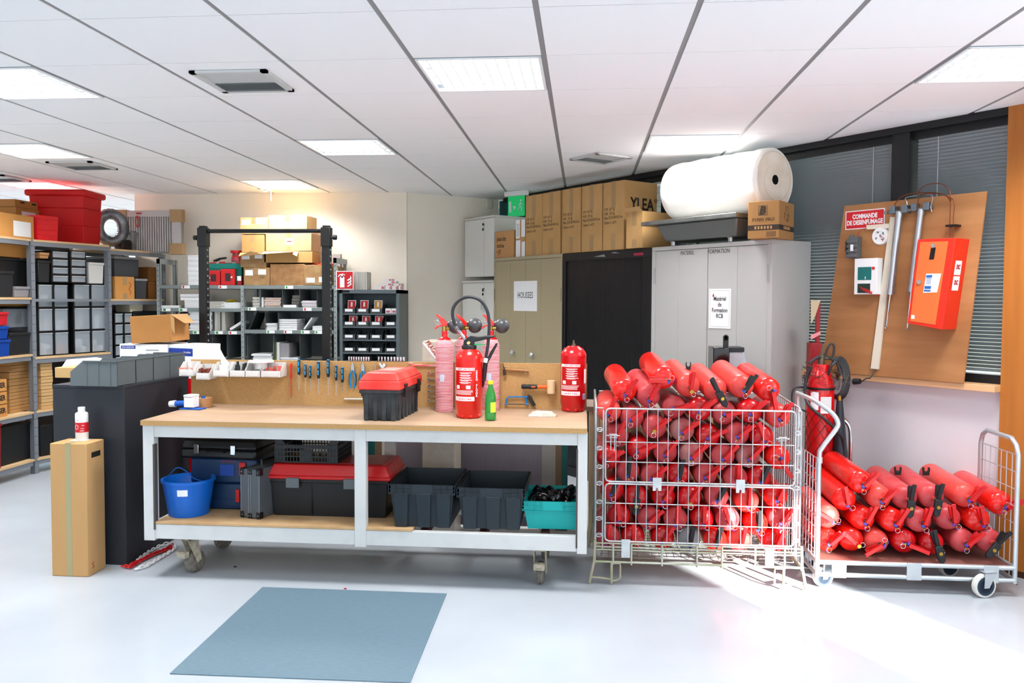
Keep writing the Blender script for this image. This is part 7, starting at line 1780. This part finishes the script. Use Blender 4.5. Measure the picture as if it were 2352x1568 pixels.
for i, (xx_, mt_) in enumerate(((803, redp), (832, redp), (864, cardo), (806, redp), (836, redp), (866, redp))):
    x_ = DF.px(xx_, 740, 0)[0]; z = rowz[0 if i < 3 else 1]+.004; hh = .125 if i < 3 else .10
    o = thing('sign_bundle', 'small bundle of %s in the %s bin of the %s row' % ('red pictogram signs' if i != 2 else 'red and orange signs', ['leftmost', 'second', 'third'][i % 3], 'top' if i < 3 else 'second'), 'signs', DF.pt(x_, .05, z), 0, 'pictogram signs in the steel cabinet', rot=(-.12, 0, 0))
    MB().bx(-.035, .045, 0, .012, 0, hh).build('white_card', white_p, o, smooth=0); MB().bx(-.03, .04, -.001, 0, .02, hh-.006).build('coloured_face', mt_, o, smooth=0); MB().bx(-.004, .012, -.002, -.001, hh*.5, hh*.85).build('pictogram', white_p, o, smooth=0)
# on top of it: extinguisher sign, card bundle, small boxes
x0, x1, z0, z1 = SF.box(772, 622, 812, 664, -.02); HT2 = HT+.0005
s = thing('pictogram_sign', 'square red and white extinguisher pictogram sign standing on the steel cabinet', 'sign', ((x0+x1)/2, SY-.02, HT2), 0); w = x1-x0; h = z1-HT2
MB().bx(-w/2, w/2, 0, .006, 0, h).build('sign_plate', white_p, s, smooth=0); MB().bx(-w/2+.008, w/2-.008, -.001, 0, .008, h-.008).build('red_field', M('sign_red'), s, smooth=0)
mb = MB().bx(-w*.28, -w*.02, -.002, -.001, h*.12, h*.66).bx(-w*.2, -w*.10, -.002, -.001, h*.64, h*.78)
mb.prism([(-w*.28, h*.66), (-w*.02, h*.66), (-w*.08, h*.72), (-w*.22, h*.72)], -.002, -.001)
mb.prism([(-w*.40, h*.70), (-w*.30, h*.82), (-w*.10, h*.86), (.02*w, h*.80), (.02*w, h*.76), (-w*.12, h*.80), (-w*.28, h*.76), (-w*.36, h*.68)], -.002, -.001)
for k in range(3): z = h*(.16+.16*k); mb.prism([(w*.12, z), (w*.22, z-.0*h), (w*.40, z+.12*h), (w*.34, z+.28*h), (w*.30, z+.14*h), (w*.16, z+.06*h)], -.002, -.001)
mb.build('pictogram', white_p, s, smooth=0)
x0, x1, z0, z1 = SF.box(814, 624, 843, 664, .02); mb = MB(); n = 9; w = x1-x0
for i in range(n): mb.bx(-w/2+w*i/n, -w/2+w*(i+.82)/n, 0, .16, 0, z1-HT2+rnd.uniform(-.003, 0))
tag(mb.build('panel_bundle', pgrey, loc=((x0+x1)/2, SY+.02, HT2), smooth=0), 'upright bundle of grey white panels on the steel cabinet next to the sign', 'panels')
pw = None; k = 0
for (a, b, zz, nm) in ((858, 884, 0, 'bottom row, left'), (885, 899, 0, 'bottom row, second'), (900, 914, 0, 'bottom row, third'), (915, 931, 0, 'bottom row, right'), (868, 902, 1, 'middle, left'), (903, 926, 1, 'middle, right'), (874, 910, 2, 'upper'), (878, 900, 3, 'topmost')):
    x0, x1, _, _ = SF.box(a, 650, b, 660, .02)
    x1 = min(x1, DF.o.x+(.30)); hh = .040 if zz < 1 else .022; zb = HT2+(0 if zz == 0 else .0405+.0225*(zz-1))
    o = thing('small_carton', 'small white and pink carton on the steel cabinet, ' + nm + ' of the pile', 'carton', ((x0+x1)/2, SY+.02, zb), 0, 'small white cartons on the steel cabinet')
    MB().bx(-(x1-x0)/2+.001, (x1-x0)/2-.001, 0, .12, .0003, hh-.0003).build('box_body', M('carton_white', 'e6dfdd', .7), o, bev=.001); MB().bx((x1-x0)*.2, (x1-x0)*.42, -.0008, 0, hh*.2, hh*.8).build('pink_mark', M('pink_mark'), o, smooth=0)

# ================================================================ black post frame
PF = Frame(0, 6.05, 0)
xa, xb = PF.px(465, 700, 0)[0], PF.px(748, 700, 0)[0]; zt = PF.px(465, 530, 0)[1]
fr_ = thing('post_frame', 'black steel frame of two perforated posts joined by a round bar', 'frame', ((xa+xb)/2, 6.05, 0)); hw_ = (xb-xa)/2
bk2 = M('frame_black', '0b0b0c', .42)
for s in (-1, 1):
    x = s*hw_
    p_ = MB().bx(x-.03, x+.03, 0, .06, 0, zt-.09).build('post', bk2, fr_, bev=.003)
    MB().bx(x-.036, x+.036, -.006, .066, zt-.12, zt+.025).bx(x-.026, x+.026, .006, .054, zt+.025, zt+.04).build('bracket', bk2, fr_, bev=.003)
    MB().cyl((x+s*.036, .03, zt-.05), (x+s*.056, .03, zt-.05), .010, n=12).cyl((x+s*.052, .03, zt-.05), (x+s*.078, .03, zt-.05), .019, n=16).build('knob', black, fr_, bev=.002)
    nt_ = MB(); z = .95
    while z < zt-.14: nt_.bx(x+.0298, x+.0312, .02, .04, z, z+.014); z += .05
    nt_.build('hole', M('shelf_post'), p_, smooth=0)
    MB().bx(x-.05, x+.05, -.03, .45, 0, .05).build('foot', bk2, fr_, bev=.003)
MB().cyl((-hw_+.03, .03, zt), (hw_-.03, .03, zt), .0155, n=20).build('cross_bar', bk2, fr_)
# ================================================================ big shelving rack on the left
P1 = Vector((-4.74, 6.66, 0)); E_ = Vector((-4.31, 8.06, 0)); dE = (E_-P1).normalized()
R2 = Frame(P1.x, P1.y, math.atan2(dE.y, dE.x)); R1 = Frame(P1.x, P1.y, PI/2)
RH = 2.035; LB = (E_-P1).length; P2x = R2.px(253, 700, 0)[0]
rk = thing('storage_rack', 'long grey bolt-free storage rack with chipboard shelves at the left', 'shelving', (P1.x, P1.y, 0), R2.th)
rd = .55
def rkpost(t, x, y, h, nm='post'):
    w = .042; p = MB().bx(x-w/2, x+w/2, y, y+.004, 0, h).bx(x-w/2, x-w/2+.004, y, y+.05, 0, h).bx(x+w/2-.004, x+w/2, y, y+.05, 0, h).build(nm, rackm, t, smooth=0)
    mb = MB(); z = .1
    while z < h-.04:
        for s in (-1, 1): mb.bx(x+s*.009-.003, x+s*.009+.003, y-.0008, y, z, z+.006)
        z += .075
    mb.build('hole', M('hole_dark'), p, smooth=0)
for x, h in ((0, RH), (P2x, RH-.01), (LB, 1.98)): rkpost(rk, x, 0, h); rkpost(rk, x, rd-.05, h)
zs2 = R1.px(82, 683, 0)[1]; zs3 = R1.px(82, 812, 0)[1]; zs4 = R1.px(86, 943, 0)[1]; zs5 = R1.px(86, 1052, 0)[1]
brd = M('rack_board', 'd9b98d', .7, col2='cba97c', nscale=5)
def shelf(t, a, b, z, beam_only=False):
    zt3 = z-.018 if not beam_only else z-.012
    MB().bx(a+.02, b-.02, 0, .03, z-(.055 if not beam_only else .036), zt3).bx(a+.02, b-.02, rd-.03, rd, z-.055, z-.018).build('beam', rackm, t, smooth=0)
    if not beam_only: MB().bx(a+.005, b-.005, -.004, rd, z-.018, z).build('board', brd, t, smooth=0)
shelf(rk, 0, P2x, RH); shelf(rk, P2x, LB, RH-.03)
shelf(rk, 0, P2x, zs2, True)
shelf(rk, P2x, LB, zs2-.01)
shelf(rk, 0, P2x, zs3-.03)
for a, b in ((0, P2x), (P2x, LB)): shelf(rk, a, b, zs4); shelf(rk, a, b, zs5)
rn = thing('storage_rack', 'near bay of the grey storage rack, cut by the left edge of the photo', 'shelving', (P1.x, P1.y, 0), R1.th)
NL = 1.25
rkpost(rn, -NL, 0, RH); rkpost(rn, -NL, rd-.05, RH)
for z in (RH, zs2, zs3, zs4, zs5): shelf(rn, -NL, -.025, z)
rk['group'] = rn['group'] = 'bays of the grey storage rack'
MB().bx(.03, LB-.03, rd-.004, rd-.001, .12, 1.86).build('back_panel', M('rack_dark_backing', '3a3b40', .6), rk, smooth=0)  # added dark sheet, hides the bright windows behind the rack
MB().bx(-NL+.03, -.03, rd-.004, rd-.001, .12, 1.9).build('back_panel', M('rack_dark_backing'), rn, smooth=0)  # same added dark backing for the near bay
TZ = RH+.0005
def rcarton(name, label, F, bb, ly, d, mat, z=None, group=None, **k):
    x0, x1, z0, z1 = F.box(*bb, ly); zb = z0 if z is None else z
    return carton(name, label, x1-x0, d, z1-zb, F.pt((x0+x1)/2, ly, zb), F.th, mat, group, **k), x1-x0, z1-zb
# on top: near bay
c, w, h = rcarton('cardboard_carton', 'pale orange carton with a white label on top of the rack at the left edge', R1, (-25, 490, 78, 537), .03, .25, cardo, TZ, tape=False)
MB().bx(w*.02, w*.42, -.0012, 0, h*.08, h*.72).build('shipping_label', white_p, c, smooth=0)
c2, w, h = rcarton('cardboard_carton', 'brown carton with a pale label behind the red crate on the rack', R1, (37, 480, 100, 540), .30, .22, M('carton_brown', 'a5713a', .85), TZ, tape=False)
MB().bx(-w*.3, w*.2, -.0012, 0, h*.5, h*.9).build('shipping_label', M('label_pale', 'd8ccd2', .7), c2, smooth=0)
x0, x1, z0, z1 = R1.box(37, 458, 98, 482, .30)
c3 = carton('cardboard_carton', 'small open brown carton with two hand holes, uppermost on the rack', w*.95, .20, .07, R1.pt((x0+x1)/2, .31, TZ+h+.001), R1.th, M('carton_brown'), tape=False, seam=False)
MB().bx(-w*.3, -w*.15, -.001, 0, .04, .055).bx(w*.12, w*.27, -.001, 0, .04, .055).build('hand_hole', M('hole_dark'), c3, smooth=0)
MB().bx(w*.475, w*.478+.14, .02, .024, -.01, .06).build('flap', card2, c3, smooth=0)
x0, x1, z0, z1 = R1.box(79, 497, 131, 543, .02)
x0, x1 = R2.px(80, 520, .03)[0], R2.px(131, 520, .03)[0]
t = thing('red_crate', 'bright red plastic crate on top of the rack in front of the big red bin', 'crate', R2.pt((x0+x1)/2+.012, .03, TZ), R2.th); w = x1-x0; h = z1-TZ
MB().tray(-w/2+.01, w/2-.01, 0, .22, 0, h, .004, .006, .006).build('crate_body', M('crate_red', 'e00d20', .35), t, smooth=0)
mb = MB()
for k in range(4): mb.bx(-w/2+.015, w/2-.015, -.009, .0, h*(.2+.22*k), h*(.2+.22*k)+.008)
mb.build('crate_rib', M('crate_red'), t, smooth=0)
# big red bin with lid
A_ = R2.pt(R2.px(196, 550, .03)[0], .035, TZ)
t = thing('red_bin', 'very big red plastic bin with an overhanging lid on top of the rack', 'bin', (A_.x, A_.y, TZ), .09)
hb = 2.535-TZ; wb__ = .53; dp = .36
MB().frus(-wb__+.03, -.03, .03, dp-.03, .0, hb*.33, .010, .010).frus(-wb__+.024, -.024, .024, dp-.024, hb*.33, hb*.66, .010, .010).frus(-wb__+.018, -.018, .018, dp-.018, hb*.66, hb*.95, .008, .008).build('bin_body', redbin, t, bev=.006)
MB().bx(-wb__-.02, .02, -.02, dp+.02, hb*.88, hb*1.0).build('lid', redbin, t, bev=.02)
# duct ring, bag, black bottle, radiator
xr_, zr_ = R2.px(268, 520, .12)
t = thing('flexible_duct', 'coiled silver flexible duct standing on the rack beside the red bin', 'duct', R2.pt(xr_+.02, .22, TZ), R2.th-.6)
R_ = .135; mb = MB(); P = []; Rd = []
for i in range(56):
    a = 2*PI*i/56; P.append((R_*.85*math.cos(a), 0, .19+R_*math.sin(a))); 
mb.tube(P, [.052+.004*(i % 2) for i in range(56)], 16, True); mb.build('duct_coil', M('duct_dark', '55565a', .35, .6, col2='8c8e92', nscale=9, bump=.4, bscale=40), t)
xk, zk = R2.px(325, 530, .10)
t = thing('wrapped_bucket', 'grey bucket shape wrapped in clear film on the rack in front of the radiator', 'bucket', R2.pt(xk, .12, TZ-.0295), R2.th)
MB().frus(-.09, .09, 0, .16, 0, .20, .02, .01).build('wrapped_body', M('film_grey', '6a6866', .25, col2='8a8784', nscale=8, bump=.6, bscale=14), t, bev=.02)
MB().bx(-.02, .11, -.005, .16, .20, .215).build('pink_lid', M('lid_pinkish', 'a86a62', .5), t, bev=.004)
MB().bx(-.22, -.10, .0, .12, 0, .11).build('dark_foot', M('film_dark', '1d1a1a', .4), t, bev=.02)
xk, _ = R2.px(349, 540, .10)
t = thing('black_sprayer', 'black bottle with a red spout on the rack in front of the radiator', 'bottle', R2.pt(xk+.01, .12, TZ-.0295), R2.th)
MB().lathe([(.03, 0), (.032, .12), (.018, .15), (.016, .17), (0, .17)], 16).build('bottle_body', black, t); MB().cyl((0, 0, .165), (-.03, 0, .185), .010, .006, n=8).build('red_spout', redp, t)
RY = 7.86
x0, x1, z0, z1 = G.box(268, 481, 418, 584, RY)
t = thing('radiator', 'white panel radiator in film with cardboard corner guards leaning at the wall over the rack', 'radiator', ((x0+x1)/2, RY, 0)); w = x1-x0
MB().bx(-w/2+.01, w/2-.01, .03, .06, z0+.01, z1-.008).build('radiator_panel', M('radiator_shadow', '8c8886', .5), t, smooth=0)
mb = MB(); n = 22
for i in range(n): x = -w/2+.10+(w-.14)*i/n; mb.bx(x, x+(w-.14)/n*.5, .012, .03, z0+.03, z1-.07)
mb.bx(-w/2+.02, w/2-.02, .008, .03, z1-.07, z1-.012).bx(w/2-.10, w/2-.02, .01, .03, z0+.03, z1-.02)
mb.build('fins', M('radiator_white', 'bdb9b8', .4), t, smooth=0)
for s_, (xx0, xx1) in enumerate(((w/2-.13, w/2), (w/2-.14, w/2), (-w/2, -w/2+.10))):
    zz0, zz1 = ((z1-.125, z1), (z0, z0+.11), (z1-.17, z1))[s_]; MB().bx(xx0, xx1, .0, .068, zz0, zz1).build('corner_guard', M('guard_card', 'a98a62', .85), t, bev=.003)
J = MB().tube([(-w*.18+.022*math.cos(a*PI/8), .004, z1-.12+.055*math.sin(a*PI/8)) for a in range(16)], .006, 5, True).bx(-w*.20, -w*.12, .001, .006, z1-.045, z1-.03).build('red_mark', M('mark_red', 'b83a30', .6), t)
# ---- contents: near bay (fronts face the aisle)
def cont(kind, label, F, bb, ly, d, mat, mat2=None, z=None, group=None, name=None, cat=None):
    x0, x1, z0, z1 = F.box(*bb, ly); zb = z0 if z is None else z; w = x1-x0; h = z1-zb
    t = thing(name or 'storage_box', label, cat or 'storage box', F.pt((x0+x1)/2, ly, zb+.0005), F.th, group)
    if kind == 'clear':
        MB().bx(-w/2, w/2, 0, d, 0, h).build('drawer_body', mat, t, bev=.006); MB().bx(-w/2-.004, w/2+.004, -.004, d, h-.012, h).build('lid', mat2 or black, t, bev=.003)
    else:
        MB().frus(-w/2+.01, w/2-.01, 0.004, d, 0, h-.01, .008, .003).build('box_body', mat, t, bev=.006); MB().bx(-w/2, w/2, -.006, d, h-.022, h).build('rim', mat2 or mat, t, bev=.003)
    return t, w, h
cldr = M('drawer_haze', 'a9b2bc', .3, alpha=.75, col2='98a2ad', nscale=6)
cont('c', 'orange brown carton under the top board, left edge', R1, (-30, 560, 70, 592), .12, .3, cardo, name='cardboard_carton', cat='carton', z=R1.px(40, 592, .12)[1])
cont('b', 'big black storage box on the second shelf at the left edge', R1, (-40, 592, 72, 680), .10, .35, black, z=zs2)
cont('b', 'smaller black box in front on the second shelf, left edge', R1, (-30, 622, 32, 680), .01, .08, M('box_black2', '1d1f22', .5), z=zs2)
cont('b', 'grey plastic box front low on the second shelf', R1, (34, 658, 68, 681), .02, .07, M('box_greyish', '8d8a90', .5), z=zs2)
cont('c', 'ochre carton under the second shelf', R1, (4, 690, 66, 702), .14, .3, M('carton_ochre', 'a8772a', .8), name='cardboard_carton', cat='carton', z=R1.px(35, 703, .14)[1])
cont('clear', 'large hazy plastic box on the third shelf of the near bay', R1, (8, 706, 68, 752), .12, .3, cldr, z=R1.px(38, 752, .12)[1])
cont('b', 'black box with a light rim on the third shelf beside the post', R1, (20, 762, 70, 812), .02, .35, M('box_black2'), M('rim_pale', 'bdbdb4', .5) and None, z=zs3) if False else cont('b', 'black box low on the third shelf beside the post', R1, (20, 764, 70, 812), .02, .35, M('box_black2'), z=zs3)
cont('b', 'red storage box on top of the blue ones at the left edge', R1, (-30, 717, 19, 748), .0, .3, M('box_redflat', 'c01626', .45), z=R1.px(0, 748, .0)[1])
bl1 = M('box_blue', '0b3f9a', .4)
cont('b', 'blue storage box, upper one at the left edge', R1, (-30, 750, 20, 780), .0, .3, bl1, z=R1.px(0, 780, .0)[1]-.0)
cont('b', 'blue storage box, lower one at the left edge', R1, (-30, 781, 24, 815), .0, .3, bl1, z=zs3)
# fourth shelf: labelled cartons and flat cartons
for i in range(3):
    z0_ = zs4+.105*i; x0, x1, _, _ = R1.box(-30, 900, 19, 930, .02)
    t = carton('cardboard_carton', 'brown carton with dark letters on the fourth rack shelf, %s of three' % ['bottom', 'middle', 'top'][i], x1-x0, .3, .10, R1.pt((x0+x1)/2, .03, z0_+.0005), R1.th, cardo, 'printed cartons on the fourth shelf', tape=False)
    text('lettering', 'SER', .06, ink, t, ((x1-x0)/2-.06, -.0012, .05), (PI/2, PI/2*0, 0), sx=.8, bold=.002)
px_fl = None; names8 = ['lowest', 'second', 'third', 'fourth', 'fifth', 'sixth', 'seventh', 'topmost']
for col, (a, b, F_, ly_, lab2) in enumerate(((22, 76, R1, .10, 'inner'), (95, 122, R2, .03, 'outer'))):
    x0, x1, _, z1_ = F_.box(a, 821, b, 940, ly_); hh = (R1.px(60, 822, .05)[1]-zs4)/8
    for i in range(8):
        t = carton('flat_carton', 'flat beige carton in the %s stack on the fourth shelf, %s' % (lab2, names8[i]), x1-x0, .3, hh*.97, F_.pt((x0+x1)/2+rnd.uniform(-.005, .005), ly_+rnd.uniform(0, .006), zs4+.0005+hh*i), F_.th, M('flat_card', 'b78a55', .85) if col == 0 else M('flat_card_light', 'cba56f', .85), 'flat cartons on the fourth shelf', tape=False, seam=False, bev=.002)
        MB().bx(-(x1-x0)/2, (x1-x0)/2, -.0008, 0, hh*.52, hh*.56).build('flap_line', cardd, t, smooth=0)
# bottom shelf
cont('b', 'long black plastic tub with a clear bag on the bottom shelf of the rack', R1, (0, 974, 78, 1032), .05, .42, M('tub_black', '08090a', .4), z=zs5)
x, z = R1.px(52, 965, .12); tag(MB().sph((0, 0, .0), .09, 12, (1.2, .8, .45)).build('clear_bag', M('bag_grey', 'a3a3a4', .2, alpha=.6, bump=.8, bscale=20, col2='c9c9ca', nscale=10), loc=R1.pt(x, .2, R1.px(50, 975, .12)[1]+.012)), 'clear crumpled bag on the black tub of the bottom shelf', 'bag')
cont('b', 'red and black box at the left edge of the bottom shelf', R1, (-30, 975, 4, 1030), .0, .045, M('dark_red'), z=zs5)
cont('b', 'second black tub on the bottom shelf behind the post', R2, (92, 975, 122, 1032), .03, .4, M('tub_black'), z=zs5)
# ---- second bay: drawer towers
def tower(label, F, bb, ly, d, cols, rows_, z, names):
    x0, x1, z0, z1 = F.box(*bb, ly); w = x1-x0; h = z1-z
    t = thing('drawer_tower', label, 'drawer tower', F.pt((x0+x1)/2, ly, z+.0005), F.th, 'drawer towers in the rack')
    fw = .014; mb = MB()
    for c_ in range(cols+1): x = -w/2+w*c_/cols; mb.bx(max(-w/2, x-fw), min(w/2, x+fw), 0, d, 0, h)
    for r_ in range(rows_+1): zz = h*r_/rows_; mb.bx(-w/2, w/2, 0, d, max(0, zz-.008), min(h, zz+.008))
    mb.bx(-w/2, w/2, d-.004, d, 0, h); mb.build('tower_frame', M('tower_black', '101113', .4), t, smooth=0)
    for c_ in range(cols):
        for r_ in range(rows_):
            a = -w/2+w*c_/cols+fw+.002; b = -w/2+w*(c_+1)/cols-fw-.002; za = h*r_/rows_+.010; zb = h*(r_+1)/rows_-.010
            k_ = names[(c_*rows_+r_) % len(names)]
            dr = MB().bx(a, b, -.006, .004, za, zb).bx(a, b, .004, d-.01, za, za+.003).build('drawer', M('drawer_front', 'b9c4cf', .3, alpha=.42), t, bev=.003)
            MB().bx(a, b, -.010, -.006, zb-.006, zb).build('drawer_lip', M('drawer_lip', 'c3cbd2', .3), dr, smooth=0)
            if k_:
                mb = MB()
                for q_ in range(5): 
                    sw = (b-a)*rnd.uniform(.25, .45); sh_ = (zb-za)*rnd.uniform(.15, .4); xx = rnd.uniform(a+.004, b-sw-.004); zz = za+.004+(zb-za)*.25*(q_ % 2); mb.bx(xx, xx+sw, .008+.012*q_, .03+.012*q_, zz, zz+sh_)
                mb.build('drawer_contents', M('content_'+k_, k_, .7), dr, smooth=0)
    return t
zf = zs3-.03
zmid = R2.px(170, 650, .02)[1]
tower('black tower of hazy drawers beside the first rack post', R2, (86, 652, 158, 808), .05, .40, 2, 3, zf, ['efe9e4', 'd8c4b0', 'f2f2f0', 'd9804a', 'e8e8ea', None])
tower('black tower of hazy drawers beside the second rack post', R2, (168, 652, 246, 808), .05, .40, 2, 3, zf, ['f5f5f2', 'c9b8b0', 'e8ded0', 'f5f5f2', 'e9ecec', 'd9c4b4'])
z7 = R2.px(170, 651, .02)[1]+.004
tower('small black four-drawer tower on the left tower', R2, (118, 576, 158, 649), .02, .36, 1, 4, z7, ['6a4030', None, None, 'e8b090'])
tower('small black four-drawer tower on the right tower', R2, (161, 576, 198, 649), .02, .36, 1, 4, z7, ['e07a2a', 'b9bcc0', '8a8d90', 'c9ccc8'])
cont('b', 'black storage box with a folded lid above the left drawer tower', R2, (87, 598, 116, 649), .02, .3, M('box_black2'), z=z7)
cont('c', 'white paper block standing on the right drawer tower', R2, (204, 603, 239, 651), .03, .25, M('block_white', 'd2d2cf', .7), name='paper_block', cat='paper', z=z7)
cont('c', 'pinkish carton tucked under the top board above the drawers', R2, (91, 580, 114, 592), .05, .2, M('carton_pinkish'), name='cardboard_carton', cat='carton', z=R2.px(100, 594, .05)[1])
# ---- third bay
z8 = zs2-.01
t, w, h = cont('b', 'dark grey tote with a flip lid on the upper shelf right of the second post', R2, (262, 590, 320, 635), .10, .38, M('tote_grey', '4a4d52', .5), M('lid_greylight', 'a0a2a2', .5), z=R2.px(290, 636, .1)[1])
c, w, h = rcarton('cardboard_carton', 'ochre carton with a red pen mark right of the second rack post', R2, (265, 635, 309, 681), .0, .09, cardo, z8, tape=True)
MB().tube([(w*.25+.012*math.sin(i*1.3), -.002, h*(.2+.07*i)) for i in range(9)], .0025, 4).build('red_mark', M('mark_red'), c)
cont('b', 'dark grey tote behind the ochre carton', R2, (311, 640, 338, 681), .04, .3, M('tote_grey'), M('lid_greylight'), z=z8)
for i, (a, b_) in enumerate(((648, 681), (614, 647))):
    cont('c', 'dull brown carton %s of the pair near the rack end' % ['lower', 'upper'][i], R2, (340, a, 378, b_), .12, .3, M('carton_dark', '8a5a26', .85), name='cardboard_carton', cat='carton', z=z8 if i == 0 else R2.px(360, 648, .12)[1]+.001)
cont('c', 'cream carton low in the third bay of the rack', R2, (298, 692, 330, 717), .06, .2, M('carton_cream', 'd6d0b8', .7), name='cardboard_carton', cat='carton', z=R2.px(310, 717, .06)[1])
tower('black tower of small hazy drawers low in the third bay', R2, (262, 718, 305, 798), .02, .35, 2, 8, zs4+.001, ['d8d4c8', None, 'e2dccc', 'b9bfc4', None])
cont('b', 'black box beside the low drawer tower in the third bay', R2, (307, 714, 364, 800), .05, .3, M('box_black2'), z=zs4+.001)
